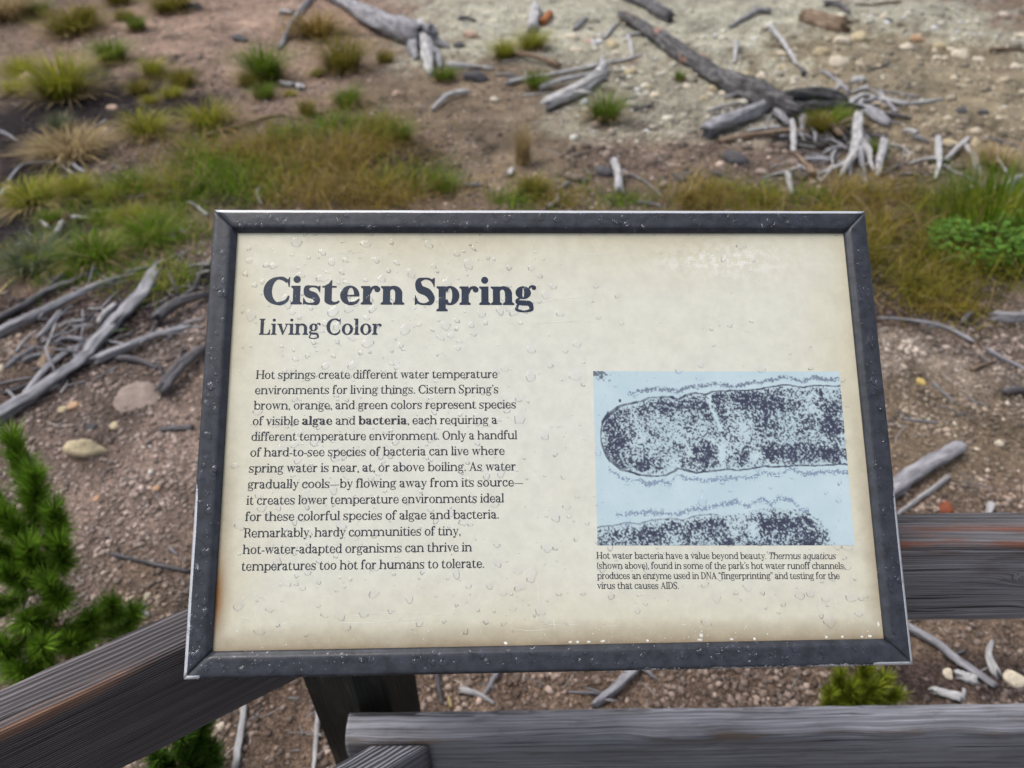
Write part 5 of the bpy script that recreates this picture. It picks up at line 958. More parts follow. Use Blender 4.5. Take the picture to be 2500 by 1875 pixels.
    G['`'] = (rot(cm(4+pr, AS-pr) + cm(7+3*pr, AS-pr), 5.5+2*pr, AS-pr-6), 4*pr+10)
    G['-'] = ([rect(3, 25, 33, 25+hr*1.7)], 36)
    G['_'] = ([rect(1, 28, 99, 28+hr)], 100)                # em dash
    G['('] = (ring((6, -22, 66, 104), (6+s*.8, -20, 70, 102), 118, 242), 32)
    G[')'] = (ring((-34, -22, 26, 104), (-38, -20, 26-s*.8, 102), -62, 62), 32)
    G[' '] = ([], 30+ex*.3)
    F = {}
    for ch, (polys, adv) in G.items():
        if not polys:
            F[ch] = ([], [], adv); continue
        vs, fs = [], []
        for P in polys:
            A = sum(P[k][0]*P[(k+1) % len(P)][1]-P[(k+1) % len(P)][0]*P[k][1] for k in range(len(P)))
            if abs(A) < 1e-4: continue
            if A < 0: P = P[::-1]
            fs.append(list(range(len(vs), len(vs)+len(P)))); vs += [Vector((x+slant*y, y)) for x, y in P]
        r = delaunay_2d_cdt(vs, [], fs, 0, 1e-3)
        F[ch] = ([tuple(v) for v in r[0]], [tuple(f) for f, of in zip(r[2], r[5]) if of], adv)
    return F

def text_line(out, F, txt, x0, y0, scale, width=None, bold=None):
    """Append one line of print to out=(verts, faces); scale = metres per unit; width = measured length of the line.
    *...* switches to the bold face, ~...~ to the italic one (both in dict bold)."""
    run = []; cur = F; x = 0.0
    for ch in txt:
        if bold and ch in bold:
            cur = bold[ch] if cur is F else F; continue
        V, Fc, adv = cur[ch]; run.append((V, Fc, x)); last = (x, adv)
        x += adv + 1.2
    n = len(run)
    k = (width/(scale*(x-4))) if width else 1.0            # even tracking to the measured length
    for V, Fc, px in run:
        b = len(out[0])
        for vx, vy in V: out[0].append((x0+(px*k+vx*min(1.06, max(.92, k)))*scale, y0+vy*scale, 0.0))
        for f in Fc: out[1].append(tuple(i+b for i in f))
    return k
# ---------------------------------------------------------------- ground
SOILC = dict(base=(.158, .112, .082), red=(.29, .20, .152), dark=(.024, .017, .018), dkb=(.062, .042, .036), pale=(.37, .35, .27), pale2=(.29, .265, .20),
             tan=(.25, .205, .135), tan2=(.21, .165, .105), tan3=(.19, .142, .098), pink=(.205, .150, .122), grv=(.30, .238, .185), grv2=(.150, .102, .075),
             brn=(.150, .108, .082), dkg=(.055, .042, .020), char=(.035, .032, .030))
def soil_colour(x, y):
    n = fbm(x*1.7, y*1.7, 21, 3)-.5; n2 = fbm(x*6, y*6, 33, 3)-.5; n3 = fbm(x*22, y*22, 35, 2)-.5
    C = np.tile(np.array(SOILC['base']), (len(x), 1))
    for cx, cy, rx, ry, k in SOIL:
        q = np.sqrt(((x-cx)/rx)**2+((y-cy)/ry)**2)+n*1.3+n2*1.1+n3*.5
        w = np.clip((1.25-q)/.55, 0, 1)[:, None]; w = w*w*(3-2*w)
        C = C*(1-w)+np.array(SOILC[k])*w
    return C*np.clip(1+.9*n[:, None]+.7*n2[:, None]+.6*n3[:, None], .3, 2.2)
nr, nc = 330, 300
ty = np.linspace(0, 1, nr); yy = -3+4.0*ty+66*ty**4.2
gx, gy = np.meshgrid(np.linspace(-1, 1, nc), yy)
X = (gx*(2.0+np.maximum(gy, 0)*1.15+np.abs(gx)**5*2.0)).ravel(); Y = gy.ravel()
Z = ground_z(X, Y)+.010*(fbm(X*14, Y*14, 41, 3)-.5)*np.clip(8/(np.abs(Y)+1), .3, 1)
idx = np.arange(nr*nc).reshape(nr, nc)
Fq = np.stack([idx[:-1, :-1], idx[:-1, 1:], idx[1:, 1:], idx[1:, :-1]], -1).reshape(-1, 4)
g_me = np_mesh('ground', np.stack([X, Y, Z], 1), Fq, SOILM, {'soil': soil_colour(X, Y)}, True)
tag(link('ground', g_me), 'bare brown gravelly ground with pale and dark soil patches', 'ground', kind='structure')

# loose gravel: thousands of small stones nobody could count
def pebbles(n, y0, y1, smin, smax, seed, spread):
    r = np.random.default_rng(seed)
    y = y0+(y1-y0)*r.random(n)**1.15; x = (r.random(n)*2-1)*(spread+.85*y) if spread > -1 else (.08+.72*r.random(n))*y
    cl = fbm(x*3.1, y*3.1, seed, 3); keep = r.random(n) < np.clip((cl-.25)*2.6, .1, 1)
    x, y = x[keep], y[keep]; n = len(x)
    s = smin+(smax-smin)*r.random(n)**2.4
    t = (1+5**.5)/2
    ico = np.array([(-1, t, 0), (1, t, 0), (-1, -t, 0), (1, -t, 0), (0, -1, t), (0, 1, t), (0, -1, -t), (0, 1, -t), (t, 0, -1), (t, 0, 1), (-t, 0, -1), (-t, 0, 1)])/math.sqrt(1+t*t)
    tri = np.array([(0, 11, 5), (0, 5, 1), (0, 1, 7), (0, 7, 10), (0, 10, 11), (1, 5, 9), (5, 11, 4), (11, 10, 2), (10, 7, 6), (7, 1, 8), (3, 9, 4), (3, 4, 2), (3, 2, 6), (3, 6, 8), (3, 8, 9), (4, 9, 5), (2, 4, 11), (6, 2, 10), (8, 6, 7), (9, 8, 1)])
    P = ico[None]*(1+.75*(r.random((n, 12, 1))-.5))*(np.stack([.75+.6*r.random(n), .75+.5*r.random(n), .5+.3*r.random(n)], 1)[:, None, :])*s[:, None, None]
    a = r.random(n)*6.283; ca, sa = np.cos(a)[:, None], np.sin(a)[:, None]
    Q = np.stack([P[..., 0]*ca-P[..., 1]*sa+x[:, None], P[..., 0]*sa+P[..., 1]*ca+y[:, None], P[..., 2]+(ground_z(x, y)+s*.18)[:, None]], -1)
    C = soil_colour(x, y); lum = C.mean(1, keepdims=True)
    k = .60+1.5*r.random((n, 1))**1.7; big = (r.random((n, 1)) < .14)*1.0
    C = (C*.75+lum*.25+.012)*k*(1+big*.6)+np.array([.012, .004, 0])*r.random((n, 1)); C = np.clip(C, .012, .60)
    F_ = (np.arange(n)[:, None, None]*12+tri[None]).reshape(-1, 3)
    return Q.reshape(-1, 3), F_, np.repeat(C, 12, 0)
for nm, lab, args in (('gravel', 'fine brown and buff gravel strewn on the near ground', (105000, .35, 3.2, .0022, .012, 3, .7)),
                      ('gravel', 'pale broken rubble stones at the upper right', (1500, 4.2, 9.5, .015, .055, 6, -9)),
                      ('gravel', 'coarser pale gravel strewn over the far bank', (75000, 2.6, 11.5, .004, .019, 4, .5))):
    v, f, c = pebbles(*args)
    tag(link(nm, np_mesh(nm, v, f, GRAVEL, {'tint': c})), lab, 'gravel', kind='stuff')

# ---------------------------------------------------------------- tubes for sticks, branches, roots
def smooth_path(pts, n):
    P = [np.array(p, float) for p in pts]; m = len(P); o = []
    for k in range(m-1):
        p0, p1, p2, p3 = P[max(k-1, 0)], P[k], P[k+1], P[min(k+2, m-1)]
        for j in range(n):
            t = j/n; o.append(.5*(2*p1+(p2-p0)*t+(2*p0-5*p1+4*p2-p3)*t*t+(3*p1-p0-3*p2+p3)*t**3))
    o.append(P[-1]); return np.array(o)
def tube(path, radii, ns, seed, rough=.22, blunt=True):
    """irregular round timber along a path; returns verts, faces, per-corner uvs"""
    r = random.Random(seed); n = len(path); V = []; UV = []; L = 0
    kk, ll = np.meshgrid(np.arange(ns)*1.63, np.arange(60)*.55, indexing='ij'); GN = vnoise(kk+seed*.37, ll, seed % 97)
    ph = [r.random()*6.28 for _ in range(4)]
    for i in range(n):
        a, b = path[max(i-1, 0)], path[min(i+1, n-1)]; d = Vector(b-a).normalized()
        up = Vector((0, 0, 1)) if abs(d.z) < .9 else Vector((1, 0, 0))
        s = d.cross(up).normalized(); u = s.cross(d).normalized()
        if i: L += float(np.linalg.norm(path[i]-path[i-1]))
        for k in range(ns):
            t = 6.2832*k/ns
            w = 1+rough*(.5*math.sin(2*t+ph[0]+i*.15)+.35*math.sin(3*t+ph[1]+.3*i)+.25*(r.random()-.5))+1.5*rough*(GN[k][min(int(L*7), 59)]-.5)
            e = 1 if 0 < i < n-1 else (.82 if blunt else .35)
            jag = (r.random()-.5)*radii[i]*2.4 if i in (0, n-1) else 0
            V.append(Vector(path[i])+(s*math.cos(t)+u*math.sin(t))*radii[i]*w*e+d*jag); UV.append((L, k/ns*radii[i]*6.28))
    Fc = []; fu = []
    for i in range(n-1):
        for k in range(ns):
            a, b = i*ns+k, i*ns+(k+1) % ns
            Fc.append((a, b, b+ns, a+ns)); du = UV[a][1]+radii[i]*6.28/ns
            fu += [UV[a], (UV[a][0], du), (UV[a+ns][0], du), UV[a+ns]]
    for base, rev in ((0, True), ((n-1)*ns, False)):
        c = len(V); V.append(sum((V[base+k] for k in range(ns)), Vector())/ns-Vector(path[min(1, n-1)]-path[0]).normalized()*radii[0]*(.25 if base == 0 else -.25)*-1)
        for k in range(ns):
            q = (base+k, base+(k+1) % ns, c); q = q[::-1] if rev else q
            Fc.append(q); fu += [(0, 0), (.01, .01), (0, .02)]
    return V, Fc, fu
def tube_obj(name, V, Fc, fu, m, parent=None, origin=None):
    o0 = Vector(origin) if origin is not None else Vector((0, 0, 0))
    o = mesh_obj(name, [v-o0 for v in V], Fc, m, parent, True)
    uv = o.data.uv_layers.new(name='UVMap'); uv.data.foreach_set('uv', np.array(fu, np.float32).ravel())
    if origin is not None: o.location = o0
    return o
def lay(pts, rads, lift, arch, seed):
    """rest a plan path on the ground"""
    r = random.Random(seed); n = max(4, 10//max(1, len(pts)-1))
    P = smooth_path(pts, n); t = np.linspace(0, len(rads)-1, len(P)); rr = np.interp(t, np.arange(len(rads)), rads)
    wob = rr*.35
    P = P+np.stack([(np.array([r.random()-.5 for _ in P]))*wob, (np.array([r.random()-.5 for _ in P]))*wob], 1)
    s = np.linspace(0, 1, len(P)); z = ground_z(P[:, 0], P[:, 1])+rr*lift+arch*np.sin(s*math.pi)
    return np.column_stack([P, z]), rr
CAT = dict(dead_branch='branch', stick='stick', twig='twig', split_log='log', log='log', splinter='wood splinter', straw='straw', stump='stump', bark_piece='bark', driftwood='wood chip')
GRP = dict(dead_branch='dead branches lying on the ground', stick='dead sticks lying on the ground', twig='small twigs scattered on the ground', split_log='logs lying on the ground',
           log='logs lying on the ground', splinter='wood splinters on the ground', driftwood='bleached wood chips on the ground')
for i, (nm, pts, rad, tone, lab) in enumerate(STICKS):
    rr_ = random.Random(900+i)
    end = .35+.35*rr_.random()
    rads = list(np.linspace(1, end, len(pts))*rad*.92) if nm in ('twig', 'dead_branch', 'stick', 'straw') else [rad*.95]*len(pts)
    if rr_.random() < .4 and nm in ('twig', 'stick'): rads = rads[::-1]
    far = pts[0][1] > 3.2
    path, rr = lay(pts, rads, .8+.5*rr_.random(), 0 if nm in ('log', 'split_log', 'driftwood', 'splinter', 'stump', 'bark_piece') else rad*(.2+.7*rr_.random()), 40+i)
    V, Fc, fu = tube(path, rr, 9 if rad < .012 else 18, 70+i, .42 if nm in ('split_log', 'splinter', 'log', 'stump') else .32)
    if nm in ('split_log', 'splinter', 'bark_piece', 'driftwood'):              # torn, flattened pieces
        V = [Vector((v.x, v.y, gz(v.x, v.y)+max(0, (v.z-gz(v.x, v.y)))*.75)) for v in V]
    if nm in ('dead_branch', 'split_log') or (nm == 'stick' and rr_.random() < .5):      # broken side twigs and splinters of the same branch
        for _k in range(rr_.randint(2, 4)):
            j = rr_.randint(2, len(path)-3); dr = path[j+1]-path[j-1]; dr = dr/np.linalg.norm(dr); s_ = rr_.choice((-1, 1))
            dv = dr*rr_.uniform(.3, .9)*rr_.choice((-1, 1))+np.array([-dr[1], dr[0], 0])*s_*rr_.uniform(.4, .9)+np.array([0, 0, rr_.uniform(.0, .5)])
            ln2 = rad*rr_.uniform(2.5, 8); p2 = np.array([path[j], path[j]+dv*ln2*.55+np.array([0, 0, .1*rad]), path[j]+dv*ln2+np.array([rr_.uniform(-.3, .3)*rad, 0, 0])])
            V2, F2, u2 = tube(p2, [rr[j]*.42, rr[j]*.30, rr[j]*.14], 7, 7000+i*7+_k, .3, False); n0 = len(V)
            V = list(V)+list(V2); Fc = Fc+[tuple(a+n0 for a in f_) for f_ in F2]; fu = fu+u2
    o = tube_obj(nm, V, Fc, fu, WOOD[tone], None, V[0])
    tag(o, lab, CAT[nm], GRP.get(nm))
for bi, (nm, lab, cat, parts) in enumerate(BIGWOOD):
    p0 = parts[0][1][0]; e = empty(nm, (p0[0], p0[1], gz(*p0))); tag(e, lab, cat)
    for pi, (pn, pts, rads, tone) in enumerate(parts):
        path, rr = lay(pts, rads, .85 if pn == 'trunk' else .7, .02 if pn == 'root' else .0, 300+bi*20+pi)
        if nm == 'root_stump': path[:, 2] += (.12*(1-np.linspace(0, 1, len(path))) if pn == 'trunk' else .05*(1-np.linspace(0, 1, len(path))))
        V, Fc, fu = tube(path, rr, 22 if pn == 'trunk' else 12, 500+bi*20+pi, .42, pn == 'trunk')
        tube_obj(pn, [v-Vector(e.location) for v in V], Fc, fu, WOOD[tone], e)

# ---------------------------------------------------------------- single stones
def make_rock_mat(name, c):
    m, nt, b, new, ln = mat(name); p = coords(nt)
    f = tex_noise(nt, p, 38, 5, .65); g = tex_noise(nt, p, 8, 3, .6)
    cc = mix(nt, 1.0, c, ramp(nt, [(.3, .6), (.5, 1.0), (.72, 1.3)], f).outputs[0], 'MULTIPLY')
    cc = mix(nt, ramp(nt, [(.45, .0), (.7, .5)], g).outputs[0], cc, [v*.6 for v in c])
    ln(cc, b.inputs['Base Color']); b.inputs['Roughness'].default_value = .9; bump(nt, f, .7, .01, b); return m
RM = {k: make_rock_mat('stone '+n, c) for k, n, c in (('k', 'pinkish grey', (.30, .235, .20)), ('y', 'buff', (.47, .39, .25)), ('o', 'orange', (.48, .30, .18)), ('w', 'pale', (.56, .49, .38)),
      ('p', 'pink', (.44, .31, .23)), ('d', 'dark', (.085, .08, .085)), ('l', 'yellow', (.55, .40, .13)), ('r', 'rust', (.22, .06, .025)))}
for i, ((x, y), w, asp, tone, lab) in enumerate(ROCKS):
    bm = bmesh.new(); bmesh.ops.create_icosphere(bm, subdivisions=3, radius=1)
    r = random.Random(2000+i); off = Vector((r.random()*50, r.random()*50, r.random()*50)); sh = (.55+.2*r.random())*(.28 if tone == 'k' else 1)
    cuts = [(Vector((r.random()-.5, r.random()-.5, r.random()-.2)).normalized(), .62+.25*r.random()) for _ in range(7)]
    for v in bm.verts:
        for nrm, dd in cuts:
            k = v.co.dot(nrm)-dd
            if k > 0: v.co -= nrm*k*.85
        from mathutils import noise as mn
        v.co *= 1+.16*mn.noise(v.co*1.6+off)+.06*mn.noise(v.co*5+off)
        v.co.x *= w*.56; v.co.y *= w*.5*min(1.2, asp/.72); v.co.z *= w*.56*sh*min(1.1, .55+.6*asp)
    me = bpy.data.meshes.new('stone'); bm.to_mesh(me); bm.free(); me.polygons.foreach_set('use_smooth', [True]*len(me.polygons)); me.materials.append(RM[tone])
    o = link('stone', me); o.location = (x, y, gz(x, y)+w*.56*sh*(.12 if tone == 'k' else .25)); o.rotation_euler = (r.random()*.3, r.random()*.3, r.random()*.8-.4)
    tag(o, lab, 'stone', 'single stones lying on the ground')

# ---------------------------------------------------------------- grass
TONE = dict(g=((.055, .125, .006), (.15, .22, .015)), o=((.10, .11, .010), (.24, .19, .03)), y=((.125, .175, .008), (.36, .33, .04)), t=((.30, .22, .11), (.45, .35, .19)),
            b=((.075, .105, .06), (.17, .19, .11)), a=((.15, .105, .022), (.30, .20, .055)), m=((.12, .10, .012), (.29, .20, .035)), v=((.07, .155, .006), (.24, .26, .02)))
def blades(n, base, length, lean, width, tone, seed, dead=.15, dirs=None):
    """base (n,2 or 3); strips of three segments curving outwards"""
    r = np.random.default_rng(seed); a = r.random(n)*6.283 if dirs is None else dirs
    L = length*(.55+.75*r.random(n)); ln_ = lean*(.3+1.0*r.random(n)); w = width*(.6+.8*r.random(n))
    d = np.stack([np.cos(a), np.sin(a)], 1); side = np.stack([-d[:, 1], d[:, 0]], 1)
    V = np.zeros((n, 7, 3)); ts = (0, .38, .72)
    for k, t in enumerate(ts):
        c = base[:, :2]+d*(L*ln_*t**1.7)[:, None]; z = base[:, 2]+L*(t-.35*ln_*t*t)
        ww = w*(1-t*.75)
        V[:, 2*k, :2] = c+side*ww[:, None]; V[:, 2*k+1, :2] = c-side*ww[:, None]; V[:, 2*k:2*k+2, 2] = z[:, None]
    V[:, 6, :2] = base[:, :2]+d*(L*ln_)[:, None]; V[:, 6, 2] = base[:, 2]+L*(1-.42*ln_)
    f = np.array([(0, 1, 3), (0, 3, 2), (2, 3, 5), (2, 5, 4), (4, 5, 6)])
    Fq = (np.arange(n)[:, None, None]*7+f[None]).reshape(-1, 3)
    c0, c1 = np.array(TONE[tone][0]), np.array(TONE[tone][1]); mixv = r.random((n, 1))
    C = c0*(1-mixv)+c1*mixv; dd = r.random(n) < dead; C[dd] = np.array(TONE['t'][0])*(.6+.8*r.random((dd.sum(), 1)))
    pt = fbm(base[:, 0:1]*7, base[:, 1:2]*7, seed+5, 3); C = C*(.35+.75*r.random((n, 1))+.55*pt)
    Cv = np.repeat(C[:, None, :], 7, 1); Cv[:, 6] = Cv[:, 6]*.6+c1*.4
    return V.reshape(-1, 3), Fq, Cv.reshape(-1, 3)
TM = {}
for tone in 'goytba':
    for k in range(5):
        r = np.random.default_rng(ord(tone)*10+k); n = 330+90*k
        ang = r.random(n)*6.283; rad = .30*np.sqrt(r.random(n)); bx = r.normal()*.10; b = np.stack([rad*np.cos(ang)*(.8+.5*r.random())+bx*r.random(n), rad*np.sin(ang)*(.7+.5*r.random()), np.zeros(n)-.03], 1)
        v1 = blades(n, b, .62+.12*k*.6, .95, .0095, tone, ord(tone)*7+k, .12, ang+(r.random(n)-.5)*2.2)
        n2 = 190; a2 = r.random(n2)*6.283; b2 = np.stack([.34*np.cos(a2), .34*np.sin(a2), np.zeros(n2)-.02], 1)    # dry skirt
        v2 = blades(n2, b2, .42, 1.5, .012, 't' if tone != 'b' else 'b', ord(tone)*9+k, .5, a2)
        TM[tone, k] = np_mesh('tuft_blades', np.concatenate([v1[0], v2[0]]), np.concatenate([v1[1], v2[1]+len(v1[0])]), BLADE, {'tint': np.concatenate([v1[2], v2[2]])})
for i, ((x, y), w, h, tone, lab) in enumerate(TUFTS):
    o = link('grass_tuft', TM[tone, (i*3+int(w*100)) % 5]); o.location = (x, y, gz(x, y)); hh = h*1.35
    o.scale = (w*1.15, w*1.15, hh); o.rotation_euler = (0, 0, (i*2.4) % 6.28)
    tag(o, lab, 'grass tuft', 'separate grass tufts on the bank')
def in_poly(x, y, poly):
    c = np.zeros(len(x), bool); m = len(poly)
    for k in range(m):
        (x0, y0), (x1, y1) = poly[k], poly[(k+1) % m]
        c ^= ((y0 > y) != (y1 > y)) & (x < (x1-x0)*(y-y0)/((y1-y0) or 1e-9)+x0)
    return c
GL = ['golden brown meadow grass behind the left half of the sign', 'sparse dry grass along the top edge of the sign', 'tall golden green grass right of the sign\'s upper corner', 'tall dark green grass at the right edge',
      'bright green grass left of the sign above the wood pile', 'dry grass hanging under the tall grass right of the sign', 'low green grass on dark soil at the far left']
for i, (poly, n, h, tone) in enumerate(GRASS):
    r = np.random.default_rng(60+i); P = np.array(poly); lo, hi = P.min(0), P.max(0)
    x = lo[0]+(hi[0]-lo[0])*r.random(n*4); y = lo[1]+(hi[1]-lo[1])*r.random(n*4)
    n1 = (vnoise(x*5, y*5, 3)-.5)*.25; ok = in_poly(x+n1, y+(vnoise(x*5, y*5, 8)-.5)*.3, poly)
    cl = fbm(x*4.2, y*4.2, 70+i, 3); ok &= r.random(len(x)) < np.clip((cl-.45)*8.0, .03, 1)
    x, y = x[ok][:n], y[ok][:n]; sg = .035*y.mean()*(r.random(len(x)) < .5); x = x+r.normal(size=len(x))*sg; y = y+r.normal(size=len(y))*sg; b = np.stack([x, y, ground_z(x, y)-.01], 1)
    cut = r.random(len(x)) < .85; b = b[cut]; x, y = x[cut], y[cut]
    t2 = dict(m='g', t='o', v='g', g='y').get(tone, tone); tone = 'm' if tone == 't' else tone
    green = fbm(x*2.6, y*2.6, 90+i, 3)+.25*(r.random(len(x))-.5) > {0: .53-.06*(x < -1.2), 2: .50-.16*np.clip((x-1.7)*2, 0, 1)}.get(i, .45)
    va = blades(green.sum(), b[green], h*1.0, 1.25, .0028 if h < .2 else .0033, t2, 80+i, .12); vb = blades((~green).sum(), b[~green], h*1.15, 1.35, .0024, tone, 95+i, .25)
    me = np_mesh('grass', np.concatenate([va[0], vb[0]]), np.concatenate([va[1], vb[1]+len(va[0])]), BLADE, {'tint': np.concatenate([va[2], vb[2]])})
    tag(link('grass', me), GL[i], 'grass', kind='stuff')

# tall clump and leafy plant at the right edge
def leafy(nl, rx, h, seed):
    r = np.random.default_rng(seed); a = r.random(nl)*6.283; q = np.sqrt(r.random(nl)); q = q*(.62+.62*vnoise(a*1.1, a*0+2, seed)); z = h*(.1+.9*r.random(nl))*(1-.6*q*q)*(.55+.75*vnoise(q*3*np.cos(a)+9, q*3*np.sin(a)+4, seed+1))
    cx, cy = rx*q*np.cos(a), rx*q*np.sin(a)*.8; s = .007+.017*r.random(nl)**1.5; V = np.zeros((nl, 6, 3))
    dirs = a+(r.random(nl)-.5)*2; til = .2+.9*r.random(nl)
    d = np.stack([np.cos(dirs)*np.cos(til), np.sin(dirs)*np.cos(til), -np.sin(til)*.6+.3], 1); sd = np.stack([-np.sin(dirs), np.cos(dirs), np.zeros(nl)], 1)
    c = np.stack([cx, cy, z], 1); up = np.cross(d, sd)*-1
    for k, (u, w_, e) in enumerate([(-1, 0, 0), (-.3, .62, .12), (.5, .5, .12), (1.1, 0, -.1), (.5, -.5, .12), (-.3, -.62, .12)]):
        V[:, k] = c+d*(s*u)[:, None]+sd*(s*w_)[:, None]+up*(s*e)[:, None]
    Fq = (np.arange(nl)[:, None, None]*6+np.array([(0, 1, 2), (0, 2, 3), (0, 3, 4), (0, 4, 5)])[None]).reshape(-1, 3)
    C = np.array([.085, .20, .022])*(.55+.9*r.random((nl, 1)))+np.array([.03, .03, .0])*r.random((nl, 1))
    return V.reshape(-1, 3), Fq, np.repeat(C, 6, 0)
(hx, hy), hk = HERB
e = empty('leafy_plant', (hx, hy, gz(hx, hy))); tag(e, 'low bright green plant with small rounded leaves at the right edge', 'plant')
v, f, c = leafy(2600, .38, .26, 5); link('leaves', np_mesh('leaves', v, f, LEAF, {'tint': c}), e)
r = np.random.default_rng(8); n = 120; a = r.random(n)*6.283; q = .22*np.sqrt(r.random(n)); b = np.stack([q*np.cos(a), q*np.sin(a), np.zeros(n)-.02], 1)
v, f, c = blades(n, b, .22, .7, .003, 'g', 77, .1, a); link('stems', np_mesh('stems', v, f, BLADE, {'tint': c}), e)
(hx, hy), hk = TALL
r = np.random.default_rng(9); n = 900; a = r.random(n)*6.283; q = .34*np.sqrt(r.random(n)); b = np.stack([1.2*q*np.cos(a), q*np.sin(a), np.zeros(n)-.02], 1)
v, f, c = blades(n, b, .36, .45, .0038, 'g', 78, .05, a); o = link('grass_tuft', np_mesh('tall_blades', v, f, BLADE, {'tint': c})); o.location = (hx+.05, hy+.12, gz(hx, hy))
tag(o, 'tall dense dark green clump of grass behind the leafy plant at the right edge', 'grass tuft', 'separate grass tufts on the bank')

# ---------------------------------------------------------------- young pines
BARK = make_deadwood('pine bark', (.10, .06, .035), (.26, .17, .10)); NEEDLE = make_tinted('pine needles', .45, transl=.12, spec=.4)
def needles(P0, P1, n, ln_, seed, c0, c1, open_=.75):
    """needle brush round the shoot P0..P1"""
    r = np.random.default_rng(seed); d = (P1-P0); L = np.linalg.norm(d); d = d/L
    s = np.cross(d, [.3, .1, 1.]); s /= np.linalg.norm(s); u = np.cross(s, d)
    t = r.random(n)**.8; a = r.random(n)*6.283; base = P0+d*(L*(.02+.98*t))[:, None]
    rad = np.cos(a)[:, None]*s+np.sin(a)[:, None]*u
    op = open_*(.5+.7*r.random(n)); k = ln_*(.7+.5*r.random(n))
    tip = base+(d*np.cos(op)[:, None]+rad*np.sin(op)[:, None])*k[:, None]
    sd = np.cross(tip-base, r.normal(size=(n, 3))); sd /= np.linalg.norm(sd, axis=1)[:, None]; w = .0011
    midp = (base+tip)/2+d*(k*.06)[:, None]
    V = np.stack([base+sd*w*.7, base-sd*w*.7, midp+sd*w, midp-sd*w, tip], 1)
    Fq = (np.arange(n)[:, None, None]*5+np.array([(0, 1, 3), (0, 3, 2), (2, 3, 4)])[None]).reshape(-1, 3)
    C = np.array(c0)*(1-r.random((n, 1)))+np.array(c1)*r.random((n, 1))
    return V.reshape(-1, 3), Fq, np.repeat(C, 5, 0)
def pine(tips, foot, label, n, ln_, c0, c1, seed):
    base = Vector((foot[0], foot[1], gz(*foot))); e = empty('young_pine', base); tag(e, label, 'pine sapling')
    rr9 = random.Random(seed)
    top = max(tips, key=lambda t: t[2]); b = np.array(base); H_ = top[2]-b[2]
    ax = lambda t: b+np.array([(top[0]-b[0])*t**1.3, (top[1]-b[1])*t**1.3, H_*t*.93])
    tp = np.array([ax(t) for t in np.linspace(0, 1, 9)])
    V, Fc, fu = tube(tp, np.linspace(.012, .004, 9)*(H_/.6)**.5, 8, seed, .2); tube_obj('trunk', [Vector(v)-base for v in V], Fc, fu, BARK, e)
    for k, t in enumerate(tips):
        t = np.array(t); h = max(.12, min(.9, (t[2]-b[2])/H_*.72-.02)); p0 = ax(h)
        mid = p0*.45+t*.55-np.array([0, 0, .02]); path = smooth_path([p0, mid, t], 5)
        V, Fc, fu = tube(path, np.linspace(.006, .003, len(path)), 6, seed+k+1, .2, False)
        br = tube_obj('branch', [Vector(v)-base for v in V], Fc, fu, BARK, e)
        d = path[-1]-path[-4]; d = d/np.linalg.norm(d)+np.array([rr9.uniform(-.45, .45), rr9.uniform(-.45, .45), .8]); d /= np.linalg.norm(d)
        vs = [needles(t-d*.12, t+d*.012, n, ln_, seed*31+k, c0, c1, .60)]
        vs.append(needles(path[2], t-d*.06, n, ln_*.9, seed*37+k, c0, c1, .9))
        V = np.concatenate([x[0] for x in vs]); Fq = np.concatenate([vs[0][1], vs[1][1]+len(vs[0][0])]); C = np.concatenate([x[2] for x in vs])
        link('needles', np_mesh('needles', V-np.array(base), Fq, NEEDLE, {'tint': C}), br)
pine(PINE, (-1.36, 1.12), 'bushy dark green young pine beside the left top rail', 560, .074, (.09, .20, .014), (.24, .38, .035), 11)
pine(PINE2, (-.84, .78), 'small dark green pine seedling under the left top rail', 600, .06, (.04, .10, .012), (.10, .19, .02), 23)
pine(PINE3, (1.0, .985), 'yellow green pine seedling just behind the lower right rail', 600, .055, (.15, .20, .015), (.30, .33, .03), 35)

